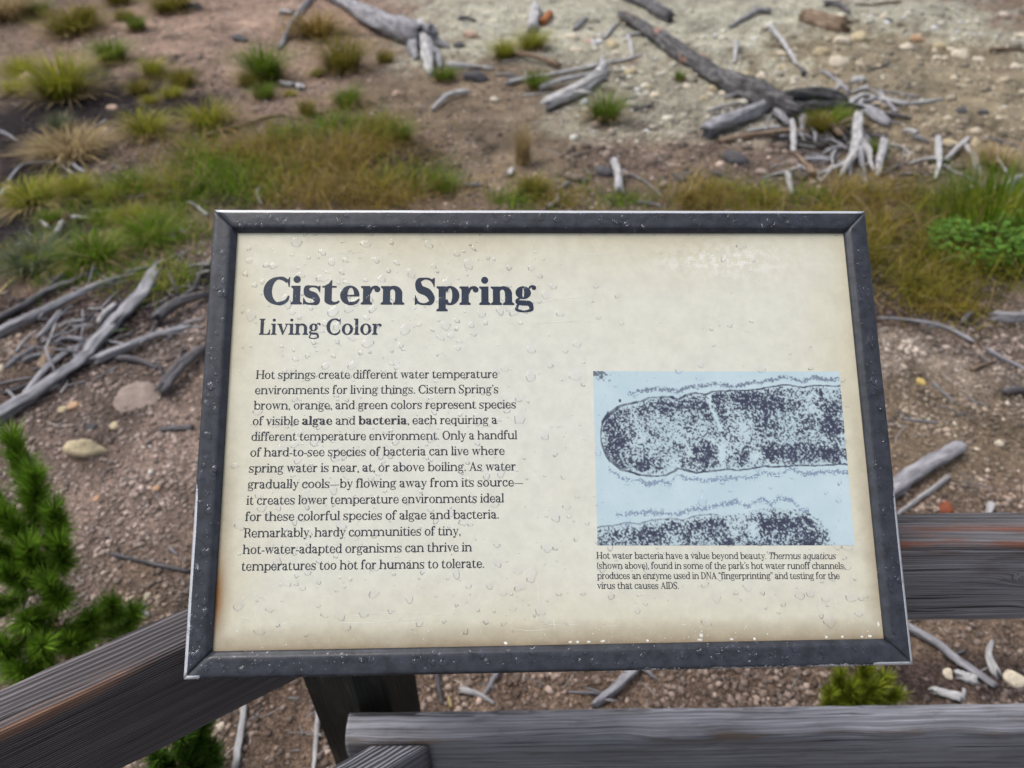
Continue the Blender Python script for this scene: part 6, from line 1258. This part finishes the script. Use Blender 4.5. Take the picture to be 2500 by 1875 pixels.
# ---------------------------------------------------------------- wooden railing
rail_root = empty('wooden_railing', (-.29, .81, gz(-.29, .81)))
tag(rail_root, 'weathered grey wooden railing with corner post and two rails each way', 'railing')
def plank(name, p0, ang, length, w, h, ztop, m, cut0=0.0, seed=1, label=None, rnd_=.010, bare=.0, worn=.010):
    """timber from its near-top corner p0 (front face), running along ang; w goes to the back; cut0 skews the butted end"""
    ns = 150; prof = []
    def arc(cx, cz, r_, a0, a1, n=5):
        for k in range(n): a = R(a0+(a1-a0)*k/(n-1)); prof.append((cx+r_*math.cos(a), cz+r_*math.sin(a)))
    q = rnd_
    nt_ = 7
    arc(q*.7, -q*.7, q*.7, 180, 90); prof += [(q+(w-2*q)*k/nt_, 0) for k in range(1, nt_)]; arc(w-q, -q, q, 90, 0); prof += [(w, -q-(h-2*q)*k/5) for k in range(1, 5)]
    arc(w-q, -h+q, q, 0, -90); prof += [(w-q-(w-2*q)*k/4, -h) for k in range(1, 4)]; arc(q, -h+q, q, -90, -180); prof += [(0, -h+q+(h-2*q)*k/9) for k in range(1, 9)]
    V = []; E = []; rr = np.random.default_rng(seed)
    for i in range(ns):
        t = i/(ns-1); x = length*t**1.25
        for (y, z) in prof:
            nearedge = math.exp(-((y/.020)**2+((z+.0)/.020)**2)); be = math.exp(-(((y-w)/.014)**2+(z/.014)**2))
            wn_ = float(vnoise(np.array([x*9]), np.array([seed*7.3]), 5)[0])
            d = nearedge*worn*max(0, wn_-.35)+be*.006*max(0, wn_-.4)
            j = .0020*(float(vnoise(np.array([x*25]), np.array([y*70+z*90]), seed)[0])-.5)
            V.append((x+(cut0*y/w if i == 0 else cut0*y/w*max(0, 1-x/.25)), y+d*.7+j, z-d+j)); E.append((min(1, math.exp(-(max(0, y-bare)/.009)**2)*math.exp(-(z/.014)**2)*1.6), 1 if z > -.006 else 0))
    m_ = len(prof); Fc = []
    for i in range(ns-1):
        for k in range(m_):
            a, b = i*m_+k, i*m_+(k+1) % m_; Fc.append((a, b, b+m_, a+m_))
    Fc.append(tuple(range(m_))[::-1]); Fc.append(tuple((ns-1)*m_+k for k in range(m_)))
    o = mesh_obj(name, V, Fc, m, rail_root, False)
    o.data.polygons.foreach_set('use_smooth', [True]*(len(Fc)-2)+[False]*2)
    at = o.data.color_attributes.new('edge', 'FLOAT_COLOR', 'POINT'); at.data.foreach_set('color', np.array([(e, e2, 0, 1) for e, e2 in E], np.float32).ravel())
    c, s_ = math.cos(ang), math.sin(ang)
    o.matrix_local = Matrix.Translation(-Vector(rail_root.location)) @ Matrix.Translation((p0[0], p0[1], ztop)) @ Matrix.Rotation(ang, 4, 'Z')
    if label: o['label'] = label
    return o
RY = R(.8); LA = R(31.3)
PT = make_plank('rail wood upper right', 2, (.145, .142, .150), (.295, .288, .305), 1.0, ((.05, .022, .018), (.20, .085, .055)), [(1.17, -.085, .055, .014), (1.21, -.150, .035, .011)], 1.0, .20, .42, .42)
PL = make_plank('rail wood upper left', 5, (.048, .043, .046), (.120, .112, .118), .9, ((.07, .04, .03), (.30, .16, .10)), [(2.05, -.165, .045, .010)], 1.0, .45, .52, .85)
PB = make_plank('rail wood lower right', 9, (.14, .142, .158), (.275, .28, .305), .85, ((.10, .08, .065), (.17, .12, .085)), [(1.52, -.10, .05, .02)], .9, .14)
PD = make_plank('rail wood lower left', 12, (.10, .10, .115), (.30, .305, .34), .5, knots=(), groove=1.3, ring=.70)
plank('rail', (-.335, .628+.0047*-.335*3), RY, 3.4, .066, .20, 1.208, PT, seed=3, label='upper right rail with reddish bare streak along its arris', bare=.026)
plank('rail', (-.335, .628+.0047*-.335*3), RY, 3.4, .066, .20, .594, PB, seed=4, label='lower right rail, pale grey with brown worn arris', rnd_=.016, worn=.026)
# left rails run towards the viewer; built from the far end of a run so that their front faces the camera
def left_rail(front, ztop, m, seed, label, w=.063):
    L = 2.6; ang = LA
    p = (front[0]-L*math.cos(ang), front[1]-L*math.sin(ang))
    o = plank('rail', p, ang, L, w, .20, ztop, m, seed=seed, label=label)
    me = o.data                                              # far end is cut to lie flush against the right rail's face
    for v in me.vertices:
        k = max(0, (v.co.x-(L-.3))/.3); v.co.x -= v.co.y/math.tan(ang+R(.0))*k
    return o
left_rail((-.206, .617), 1.20, PL, 6, 'upper left rail, dark with ridged grain and orange worn arris')
left_rail((-.165, .617), .596, PD, 7, 'lower left rail with strongly ridged pale top')
# corner post: squared timber with broad chamfers
POSTM = make_plank('post wood', 15, (.006, .007, .006), (.018, .020, .017), .0, knots=(), groove=1.3)
bm = bmesh.new(); prof = []
hw, ch = .104, .045
oct_ = [(-hw+ch, -hw), (hw-ch, -hw), (hw, -hw+ch), (hw, hw-ch), (hw-ch, hw), (-hw+ch, hw), (-hw, hw-ch), (-hw, -hw+ch)]
ns = 40; V = []; Fc = []
for i in range(ns):
    z = -.35+1.66*i/(ns-1)
    for k in range(8):
        for j in range(3):
            a, b = oct_[k], oct_[(k+1) % 8]; t = j/3
            x, y = a[0]+(b[0]-a[0])*t, a[1]+(b[1]-a[1])*t
            g = 1+.02*(float(vnoise(np.array([k*3+j*1.3]), np.array([z*4]), 6)[0])-.5)
            V.append((z, x*g, y*g))
m_ = 24
for i in range(ns-1):
    for k in range(m_): a, b = i*m_+k, i*m_+(k+1) % m_; Fc.append((a, b, b+m_, a+m_))
Fc.append(tuple(range(m_))[::-1]); Fc.append(tuple((ns-1)*m_+k for k in range(m_)))
def post(loc, rz, label):
    o = mesh_obj('post', V, Fc, POSTM, rail_root)
    at = o.data.color_attributes.new('edge', 'FLOAT_COLOR', 'POINT'); at.data.foreach_set('color', np.zeros(len(V)*4, np.float32))
    o.matrix_local = Matrix.Translation(-Vector(rail_root.location)) @ Matrix.Translation(loc) @ Matrix.Rotation(rz, 4, 'Z') @ Matrix(((0, 1, 0, 0), (0, 0, 1, 0), (1, 0, 0, 0), (0, 0, 0, 1)))
    o['label'] = label
post((-.348, .822, 0), R(-16), 'dark damp corner post under the sign')

# fine woody litter between the countable sticks
def litter(n, seed):
    r = np.random.default_rng(seed); y = .6+9.5*r.random(n)**1.3; x = (r.random(n)*2-1)*(1.0+.8*y)
    keep = fbm(x*1.6, y*1.6, seed, 3) > .45; x, y = x[keep], y[keep]; n = len(x)
    a = r.random(n)*3.1416; L = (.012+.05*r.random(n)**2)*(1+.10*y); w = (.0008+.0016*r.random(n))*(1+.12*y)
    ts = np.linspace(-1, 1, 4); V = np.zeros((n, 4, 3, 3)); bend = (r.random(n)-.5)*.5
    for k, t in enumerate(ts):
        cx = x+np.cos(a)*L*t-np.sin(a)*L*bend*t*t; cy = y+np.sin(a)*L*t+np.cos(a)*L*bend*t*t; z = ground_z(cx, cy)+w*.8
        for j in range(3):
            th = 6.2832*j/3; V[:, k, j, 0] = cx-np.sin(a)*w*np.cos(th); V[:, k, j, 1] = cy+np.cos(a)*w*np.cos(th); V[:, k, j, 2] = z+w*np.sin(th)
    f = []
    for k in range(3):
        for j in range(3): f.append((k*3+j, k*3+(j+1) % 3, k*3+3+(j+1) % 3, k*3+3+j))
    Fq = (np.arange(n)[:, None, None]*12+np.array(f)[None]).reshape(-1, 4)
    C = np.array([.30, .285, .28])*(.35+1.0*r.random((n, 1)))+np.array([.06, .02, -.02])*(r.random((n, 1)) < .3)
    return V.reshape(-1, 3), Fq, np.repeat(np.clip(C, .01, 1), 12, 0)
v, f, c = litter(3600, 19)
tag(link('twig_litter', np_mesh('twig_litter', v, f, GRAVEL, {'tint': c})), 'fine grey and brown woody litter strewn over the soil', 'litter', kind='stuff')
# ---------------------------------------------------------------- the sign
sign = empty('information_sign', SIGN_LOC); tag(sign, 'tilted information board headed Cistern Spring in a black metal frame, beaded with rain', 'sign')
rm = Matrix([[*SIGN_ROT[0], 0], [*SIGN_ROT[1], 0], [*SIGN_ROT[2], 0], [0, 0, 0, 1]])
sign.matrix_world = Matrix.Translation(SIGN_LOC) @ rm
PZ = -.009
OX, OY = .465, .312; IX, IY = .4325, .2778
FP = make_frame_paint(); PM = make_panel(); FLAKE = make_plain('chipped white gelcoat', (.74, .72, .66), .6); INK1 = make_plain('navy title ink', (.013, .022, .044), .38); INK2 = make_plain('black navy text ink', (.022, .024, .034), .38)
STEEL = make_plain('galvanised steel', (.30, .31, .33), .45, .8)

# frame: four mitred bars of one section
bw = OX-IX
sec = [(0.0015, -.034), (0, -.030), (0, -.006), (.0006, -.0030), (.0022, -.0009), (.0045, 0), (.007, .0003)]
sec += [(.007+(bw-.015)*k/6, .0003) for k in range(1, 6)]
sec += [(bw-.0075, .0002), (bw-.0055, -.0006), (bw-.0038, -.0022), (bw-.0026, -.0034), (bw-.0012, -.0042), (bw-.0002, -.0056), (bw, -.0125), (bw, -.034)]
def frame_bar(c0, c1, i0, seed, wearamt):
    """bar from outer corner c0 to c1, inward unit vector i0"""
    c0, c1, n = Vector(c0), Vector(c1), Vector(i0); d = (c1-c0).normalized(); L = (c1-c0).length; ns = 90; V = []; W = []; gap = .00035
    for i in range(ns):
        t = i/(ns-1)
        for (u, z) in sec:
            s = u*1.0+gap+(L-2*u-2*gap)*t
            p = c0+d*s+n*u; wob = .00035*(float(vnoise(np.array([s*60]), np.array([u*300+seed]), seed)[0])-.5)
            V.append((p.x, p.y, z+wob)); w_ = wearamt(s/L)
            W.append(max(0, min(1, 1-(u-.0040)/.0030))*w_*(1 if z > -.012 else .4)+.26*math.exp(-((u-bw+.006)/.0018)**2)*wearamt(s/L)*.5)
    m_ = len(sec); Fc = []
    for i in range(ns-1):
        for k in range(m_-1):
            a = i*m_+k; Fc.append((a, a+1, a+1+m_, a+m_))
        Fc.append((i*m_+m_-1, i*m_, i*m_+m_, i*m_+2*m_-1))
    Fc.append(tuple(range(m_))[::-1]); Fc.append(tuple((ns-1)*m_+k for k in range(m_)))
    o = mesh_obj('frame_bar', V, Fc, FP, sign)
    o.data.polygons.foreach_set('use_smooth', [True]*(len(Fc)-2)+[False]*2)
    at = o.data.color_attributes.new('wear', 'FLOAT_COLOR', 'POINT'); at.data.foreach_set('color', np.array([(w, w, w, 1) for w in W], np.float32).ravel())
    return o
A, B, C_, D = (-OX, OY), (OX, OY), (OX, -OY), (-OX, -OY)
frame_bar(B, A, (0, -1), 1, lambda t: 1.0)['label'] = 'top bar with rubbed bright outer edge'
frame_bar(A, D, (1, 0), 2, lambda t: .22+.72*min(1, max(0, (t-.56)/.12)))['label'] = 'left bar, edge worn bright in its lower third'
frame_bar(D, C_, (0, 1), 3, lambda t: (1.0 if (t < .02 or t > .95) else .34+.22*t))['label'] = 'bottom bar dotted with paint chips'
frame_bar(C_, B, (-1, 0), 4, lambda t: .16+.80*min(1, max(0, (.46-t)/.20)))['label'] = 'right bar, edge worn bright near the bottom'

# panel, with chips and scratches in the gelcoat
PV, PF, PI = [], [], []
nx, ny = 40, 26
for j in range(ny+1):
    for i in range(nx+1): PV.append((-IX-.004+(2*IX+.008)*i/nx, -IY-.004+(2*IY+.008)*j/ny, PZ))
for j in range(ny):
    for i in range(nx): a = j*(nx+1)+i; PF.append((a, a+1, a+nx+2, a+nx+1)); PI.append(0)
r = random.Random(5)
def flake(x, y, s, sy=None):
    b = len(PV); k = r.randint(5, 8); sy = sy or s
    for q in range(k): t = 6.283*q/k; w_ = .65+.6*r.random(); PV.append((x+math.cos(t)*s*w_, y+math.sin(t)*sy*w_, PZ+.00012))
    PF.append(tuple(b+q for q in range(k))); PI.append(1)
def scratch(pts, w):
    b = len(PV)
    for q, p in enumerate(pts):
        a0, a1 = Vector(pts[max(q-1, 0)]), Vector(pts[min(q+1, len(pts)-1)]); d = (a1-a0).normalized(); n = Vector((-d.y, d.x))*w*(.35+.65*math.sin(math.pi*(q+.5)/len(pts)))*.5
        PV.append((p[0]+n.x, p[1]+n.y, PZ+.00018)); PV.append((p[0]-n.x, p[1]-n.y, PZ+.00018))
    for q in range(len(pts)-1): PF.append((b+2*q, b+2*q+1, b+2*q+3, b+2*q+2)); PI.append(1)
for x, s in ((-.062, .0030), (.022, .0038), (.031, .0030), (.046, .0034), (.064, .0040), (.122, .0026), (.190, .0042), (.232, .0034), (.262, .0028), (.357, .0030), (.378, .0026), (.404, .0024), (.415, .0040)):
    flake(x, -IY+.0010+.0005*r.random(), s*.8, .0017)
flake(.4275, -.262, .0015, .0040); flake(.192, -.2715, .0028, .0026)
for _ in range(110):
    x = r.gauss(.18, .16) if r.random() < .6 else r.uniform(-.40, .42); y = -IY+abs(r.gauss(.008, .013))
    if abs(x) < .425: flake(x, y, .0003+.0006*r.random()**2)
for _ in range(40): flake(r.uniform(-.42, .42), r.uniform(-.26, .26), .0003+.0004*r.random())
def curve(x0, y0, x1, y1, bend, n=7): return [(x0+(x1-x0)*k/(n-1)-(y1-y0)*bend*math.sin(math.pi*k/(n-1)), y0+(y1-y0)*k/(n-1)+(x1-x0)*bend*math.sin(math.pi*k/(n-1))) for k in range(n)]
for a in ((-.405, -.232, -.386, -.205, .08), (-.386, -.205, -.383, -.220, .1), (-.400, -.238, -.384, -.244, .05), (-.384, -.244, -.377, -.225, .0), (-.352, -.253, -.336, -.245, .1), (-.268, -.2405, -.135, -.240, .03), (-.285, -.247, -.18, -.2455, -.02),
          (.0, -.244, .002, -.262, .0), (-.055, -.2585, .0, -.259, -.05), (-.02, -.2525, .035, -.2545, -.03), (.07, -.258, .088, -.257, 0), (-.12, -.266, -.117, -.261, 0), (-.33, .238, -.25, .252, .05), (.03, .255, .115, .252, -.06), (-.01, .245, -.005, .251, .0),
          (-.05, .165, .05, .185, .04), (-.03, .145, .07, .150, .02), (.05, .03, .052, -.01, .1), (-.055, -.06, -.07, -.04, .1), (-.1, -.12, -.108, -.155, .1), (-.02, -.20, -.022, -.25, .05), (.30, -.215, .36, -.225, .03), (.22, .16, .29, .13, .02), (-.36, .225, -.357, .217, 0), (.385, .05, .39, .0, .02), (.07, -.125, .09, -.14, 0)):
    scratch(curve(*a), .00055)
for _ in range(26):
    x, y, t, l = r.uniform(-.40, .40), r.uniform(-.26, .26), r.random()*3.14, r.uniform(.006, .05); scratch(curve(x, y, x+l*math.cos(t), y+l*math.sin(t), r.uniform(-.1, .1)), .00028)
mesh_obj('panel', PV, PF, [PM, FLAKE], sign, mi=PI)
mesh_obj('backing', [(x, y, z) for z in (-.033, -.0105) for x, y in ((-IX-.003, -IY-.003), (IX+.003, -IY-.003), (IX+.003, IY+.003), (-IX-.003, IY+.003))],
         [(3, 2, 1, 0), (4, 5, 6, 7), (0, 1, 5, 4), (1, 2, 6, 5), (2, 3, 7, 6), (3, 0, 4, 7)], STEEL, sign)

# lettering
FR = make_font(14.6, 6.2, 8.5); FB = make_font(26.5, 6.8, 7.5); FS = make_font(18.5, 6.2, 8); FI = make_font(13.5, 5.6, 6, .21); FBB = make_font(23, 7, 8)
def lettering(name, lines, m, label):
    VV, FF = [], []
    for F_, txt, x, y, cap, wid, slope, alt in lines:
        o = ([], []); text_line(o, F_, txt, 0, 0, cap/100, wid, alt); b = len(VV)
        VV += [(x+vx, y+vy+vx*slope, PZ+.00022) for vx, vy, _ in o[0]]; FF += [tuple(i+b for i in f) for f in o[1]]
    ob = mesh_obj(name, VV, FF, m, sign); ob['label'] = label
lettering('title_lettering', [(FB, 'Cistern Spring', -.3935, .1757, .0390, .3775, -.0058, None)], INK1, 'large bold navy heading reading Cistern Spring')
lettering('subtitle_lettering', [(FS, 'Living Color', -.3957, .1324, .0228, .167, -.004, None)], INK1, 'smaller navy line reading Living Color')
BT = ['Hot springs create different water temperature', "environments for living things. Cistern Spring's", 'brown, orange, and green colors represent species', 'of visible *algae* and *bacteria*, each requiring a',
      'different temperature environment. Only a handful', 'of hard-to-see species of bacteria can live where', 'spring water is near, at, or above boiling. As water', 'gradually cools_by flowing away from its source_',
      'it creates lower temperature environments ideal', 'for these colorful species of algae and bacteria.', 'Remarkably, hardy communities of tiny,', 'hot-water-adapted organisms can thrive in', 'temperatures too hot for humans to tolerate.']
b0, b1, BWID = BODY
lettering('body_lettering', [(FR, t, b0[0]+(b1[0]-b0[0])*k/12, b0[1]+(b1[1]-b0[1])*k/12, .0119, BWID[k], -.0026, {'*': FBB}) for k, t in enumerate(BT)], INK2, 'thirteen lines of dark body text')
lettering('caption_lettering', [(FR, 'Hot water bacteria have a value beyond beauty. ~Thermus aquaticus~', .0591, -.1727, .0088, .3195, -.0157, {'~': FI}), (FR, "(shown above), found in some of the park's hot water runoff channels,", .0589, -.1855, .0088, .3315, -.0154, None),
          (FR, 'produces an enzyme used in DNA `fingerprinting" and testing for the', .0590, -.1984, .0088, .3225, -.0155, None), (FR, 'virus that causes AIDS.', .0588, -.2110, .0088, .1074, -.0155, None)], INK2, 'four lines of small caption text below the blue picture')

# micrograph print
nu, nv = 520, 360
u, v = np.meshgrid(np.linspace(0, 1, nu), np.linspace(0, 1, nv)); zx = 57+u*2000; zy = 82+v*1345
I = lambda pts: np.interp(zx, [p[0] for p in pts], [p[1] for p in pts])
wv = 9*(vnoise(zx/45, zx*0+3, 2)-.5)
top = I([(105, 600), (112, 505), (140, 460), (180, 420), (235, 380), (300, 350), (430, 325), (500, 290), (600, 285), (740, 300), (800, 270), (880, 255), (960, 265), (1010, 242), (1130, 238), (1300, 230), (1420, 220), (1520, 200), (1640, 190), (1750, 207), (1850, 195), (2060, 198)])+wv
bot = I([(105, 600), (112, 660), (135, 720), (170, 780), (250, 850), (380, 890), (500, 912), (600, 905), (700, 850), (760, 862), (850, 880), (1000, 868), (1080, 855), (1200, 862), (1300, 850), (1400, 830), (1500, 835), (1620, 825), (1750, 828), (1900, 820), (2060, 815)])-wv
left = zx > 105; cellm = left & (zy > top) & (zy < bot)
din = np.minimum(zy-top, bot-zy); din = np.minimum(din, (zx-105)*1.2)
G_ = lambda cx, cy, rx, ry: np.exp(-(((zx-cx)/rx)**2+((zy-cy)/ry)**2))
den = .60+.34*G_(240, 620, 90, 200)+.22*G_(420, 830, 260, 70)+.20*G_(650, 370, 300, 70)+.18*G_(950, 330, 130, 60)-.26*G_(560, 600, 230, 160)+.22*G_(1200, 320, 180, 70)+.26*G_(1470, 370, 170, 110)+.34*G_(1930, 530, 90, 140) \
    + .2*G_(1250, 780, 180, 60)+.18*G_(900, 740, 130, 80)+.22*G_(1600, 720, 300, 90)-.12*G_(1250, 560, 200, 100)-.14*G_(1780, 380, 200, 110)+.14*G_(1850, 720, 200, 60)
big = fbm(zx/90, zy/90, 14, 3)-.5; den = den+.80*big
den = den-.45*np.clip(1-din/42, 0, 1)-.9*G_(1060, 730, 30, 90)-.9*G_(1325, 750, 50, 50)-.6*G_(680, 800, 55, 60)
sx_ = np.interp(zy, [250, 300, 380, 450, 560], [975, 985, 990, 1030, 1065]); den = den-np.where((zy < 560), .9, 0)*np.exp(-((zx-sx_)/16)**2)
nz = .5*vnoise(zx/13, zy/13, 3)+.5*vnoise(zx/7+4, zy/7, 6); nz = (nz-.5)*1.8+.5
ink = np.where(cellm, np.clip((den-.08-nz)/.36+.5, 0, 1), 0)
capx = 105+ (np.abs(zy-600)/300)**2.0*150; ink = np.where((zx < 260) & (zx < capx), 0, ink); ink = np.maximum(ink, np.where((np.abs(zx-capx) < 5.5) & (zx < 170), .85, 0)); ink = np.maximum(ink, (np.hypot(zx-852, zy-705) < 25)*1.0); ink = np.maximum(ink, (np.hypot((zx-265)/.8, zy-318) < 13)*1.0)
dots = vnoise(zx/14, zy/14, 9)
edge = np.minimum(np.abs(zy-top), np.abs(zy-bot)); slope = np.abs(np.gradient(top, axis=1))/(2000/nu)+np.abs(np.gradient(bot, axis=1))/(2000/nu)
ink = np.maximum(ink, np.where((zx > 112) & (edge < 4.2*(1+2.0*np.minimum(slope, 2.0))), np.clip(.75+.6*(vnoise(zx/30, zy/30, 4)-.3), 0, 1), 0))
blue = np.zeros_like(ink)
def halo(pts, x0, x1, width, seed, amt):
    c = I(pts)+10*(vnoise(zx/38, zx*0+seed, seed)-.5); on = (zx > x0) & (zx < x1)
    k = np.exp(-((zy-c)/width)**2)*on; return np.clip((k*amt*.95-vnoise(zx/9, zy/9, seed+40)*1.15-.18*vnoise(zx/120, zy/120, seed)+.05)/.35, 0, 1)*.85
h1 = halo([(330, 265), (450, 240), (600, 225), (740, 245), (800, 210), (920, 200), (1050, 185), (1180, 205), (1300, 178), (1420, 168), (1500, 150), (1620, 130), (1740, 156), (1850, 130), (1960, 150), (2060, 140)], 330, 2100, 24, 3, 1.0)
h2 = halo([(160, 860), (240, 910), (300, 935), (420, 940), (460, 968), (560, 945), (640, 965), (690, 900), (760, 925), (900, 940), (1050, 925), (1300, 915), (1380, 880), (1500, 895), (1600, 850), (1700, 890), (1850, 872), (2060, 875)], 160, 2100, 26, 5, 1.0)
t2 = I([(60, 1295), (200, 1272), (300, 1258), (390, 1267), (480, 1235), (620, 1225), (720, 1237), (800, 1210), (950, 1190), (1060, 1203), (1200, 1188), (1290, 1150), (1500, 1148), (1700, 1172), (1800, 1232), (1880, 1330), (1940, 1440), (2060, 1500)])+wv
h3 = halo([(200, 1200), (450, 1180), (700, 1192), (830, 1150), (930, 1150), (1000, 1130), (1080, 1120), (1150, 1100), (1240, 1142), (1300, 1100), (1370, 1083), (1430, 1122), (1480, 1080), (1590, 1085), (1640, 1150), (1800, 1200)], 200, 1720, 28, 7, 1.0)
c2 = zy > t2; d2 = zy-t2
den2 = .68+.5*big-.4*np.clip(1-d2/55, 0, 1)+.22*G_(480, 1330, 90, 60)+.2*G_(950, 1270, 170, 60)+.28*G_(1450, 1280, 180, 90)+.3*G_(1700, 1370, 120, 80)+.2*G_(1100, 1400, 120, 60)-.7*G_(1270, 1310, 40, 60)-.5*G_(1120, 1320, 50, 60)-.15*G_(800, 1390, 250, 50)
den2 = den2-np.clip((zx-1700)/420, 0, .7)
ink = np.maximum(ink, np.where(c2, np.clip((den2-.10-nz)/.36+.5, 0, 1), 0))
ink = np.maximum(ink, np.where((np.abs(d2) < 5.5) & (zx < 1000), np.clip(.45+.6*(vnoise(zx/30, zy/30, 8)-.35), 0, .9), 0))
ink = np.maximum(ink, np.clip((G_(70, 95, 110, 60)-dots*1.1+.1)/.2, 0, 1)*.8)
blue = np.maximum(np.maximum(h2, h3), h1*.5); ink = np.maximum(ink, h1*.8)
mid = np.where(cellm | c2, .16*np.clip(den if True else 0, 0, 1)*np.where(cellm, 1, 0)+.12*c2*np.clip(den2, 0, 1), 0); ink = np.maximum(ink, mid)
soft = sum(np.roll(np.roll(ink, a, 0), b, 1) for a in (-1, 0, 1) for b in (-1, 0, 1))/9; soft[0] = ink[0]; soft[-1] = ink[-1]; soft[:, 0] = ink[:, 0]; soft[:, -1] = ink[:, -1]
ink = .4*ink+.6*soft
TL, TR, BR_, BL = [np.array(q) for q in ((.0627, .0790), (.4074, .0764), (.4060, -.1601), (.0610, -.1556))]
P = TL*((1-u)*(1-v))[..., None]+TR*(u*(1-v))[..., None]+BR_*(u*v)[..., None]+BL*((1-u)*v)[..., None]
Vp = np.concatenate([P.reshape(-1, 2), np.full((nu*nv, 1), PZ+.0002)], 1)
ix = np.arange(nu*nv).reshape(nv, nu); Fq = np.stack([ix[:-1, :-1], ix[1:, :-1], ix[1:, 1:], ix[:-1, 1:]], -1).reshape(-1, 4)
pm = np_mesh('picture_print', Vp, Fq, make_print(), {'ink': np.stack([ink.ravel(), blue.ravel(), ink.ravel()*0], 1)})
link('picture_print', pm, sign)['label'] = 'blue and navy micrograph of two rod shaped bacteria'

# rain drops standing on panel and frame
DV, DF, DM = [], [], []
def drop(x, y, z, s, seed, hgt=.30, flat=0.0):
    q = random.Random(seed); n = 16; b = len(DV); ph = [q.random()*6.28 for _ in range(3)]; am = [q.random()*v for v in (.30, .22, .16)]
    el = .8+.7*q.random()**2; ang = q.gauss(0, .35)
    for k, (rho, h) in enumerate(((1, 0), (max(.62, 1-.0011/s), .50), (.66, .82), (.38, .97))):
        for j in range(n):
            t = 6.2832*j/n
            rr = s*(1+am[0]*math.sin(2*t+ph[0])+am[1]*math.sin(3*t+ph[1])+am[2]*math.sin(5*t+ph[2]))
            dx, dy = rr*rho*math.cos(t), rr*rho*math.sin(t)*el
            if dy > 0: dx *= 1-.30*rho*dy/s*q.random()**.5 if flat == 0 else 1; dy *= .9
            DV.append((x+dx*math.cos(ang)-dy*math.sin(ang), y-.25*s*h+dx*math.sin(ang)+dy*math.cos(ang), z+h*s*hgt))
    c = len(DV); DV.append((x, y-.25*s, z+s*hgt))
    for k in range(3):
        for j in range(n): a, a2 = b+k*n+j, b+k*n+(j+1) % n; DF.append((a, a2, a2+n, a+n)); DM.append(1 if k == 0 and math.sin(6.2832*(j+.5)/n+ang+.3*math.sin(ph[0])) < -.12 else 0)  # lower rim faces take the dark slot that imitates refraction
    for j in range(n): DF.append((b+3*n+j, b+3*n+(j+1) % n, c)); DM.append(0)
q = random.Random(77); placed = []
def try_drop(x, y, s):
    for (px_, py_, ps) in placed:
        if abs(px_-x) < s+ps and abs(py_-y) < s+ps and math.hypot(px_-x, py_-y) < (s+ps)*1.02: return
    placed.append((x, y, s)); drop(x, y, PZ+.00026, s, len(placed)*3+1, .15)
while len(placed) < 820:
    x, y = q.uniform(-.42, .42), q.uniform(-.262, .268)
    w_ = .25+.75*math.exp(-((x+.22)/.20)**2)*(1 if y > -.24 else .8)
    if .0 < x < .42 and y > .09: w_ *= .35
    if x > .06 and -.24 < y < -.15: w_ = .75
    if q.random() > w_*(.35+.9*float(vnoise(np.array([x*22]), np.array([y*22]), 12)[0])): continue
    s = .0011+.0072*q.random()**2.3
    try_drop(x, y, s)
for _ in range(380):                                        # beads on the frame bars
    t = q.random()
    if t < .6:
        top_ = q.random() < .5; y = (IY+.006+q.random()*.019)*(1 if top_ else -1); x = q.uniform(-.44, .44)
    else:
        x = (IX+.008+q.random()*.018)*(1 if q.random() < .5 else -1); y = q.uniform(-.29, .29)
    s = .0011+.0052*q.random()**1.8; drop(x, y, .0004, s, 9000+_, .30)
for _ in range(26):                                         # hanging along the lower and upper lips
    y = (-OY+.0005) if q.random() < .5 else IY-.001
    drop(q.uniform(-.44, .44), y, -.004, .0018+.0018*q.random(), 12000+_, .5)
do = mesh_obj('water_drops', DV, DF, [make_water('rain water', .995), make_water('painted refraction rim of a drop', .66)], sign, True, DM); do['kind'] = 'stuff'; do['label'] = 'rain drops beading on the panel and frame'  # second water is tinted to paint the dark refraction line below each drop

# two steel arms that carry the board on the railing
def arm(x):
    inv = (Matrix.Translation(SIGN_LOC) @ rm).inverted(); V = []; w_ = .02
    top_ = Vector((x, .10, -.034)); foot = inv @ Vector((x+.05, .668, 1.199)); foot2 = inv @ Vector((x+.05, .668, 1.19))
    bm_ = bmesh.new()
    def box(p, d, sx, sy):
        d_ = (d-p); L = d_.length; z = d_.normalized(); xx = Vector((1, 0, 0)); xx = (xx-z*xx.dot(z)).normalized(); yy = z.cross(xx)
        vs = [bm_.verts.new(p+xx*a*sx+yy*b*sy+z*c*L) for c in (0, 1) for a, b in ((-1, -1), (1, -1), (1, 1), (-1, 1))]
        for f in ((3, 2, 1, 0), (4, 5, 6, 7), (0, 1, 5, 4), (1, 2, 6, 5), (2, 3, 7, 6), (3, 0, 4, 7)): bm_.faces.new([vs[i] for i in f])
    box(Vector((x, .0, -.040)), Vector((x, .16, -.040)), .022, .005); box(Vector((x, .08, -.0452)), foot, .012, .012)
    me = bpy.data.meshes.new('bracket'); bm_.to_mesh(me); bm_.free(); me.materials.append(STEEL); link('bracket', me, sign)
arm(-.28); arm(.30)
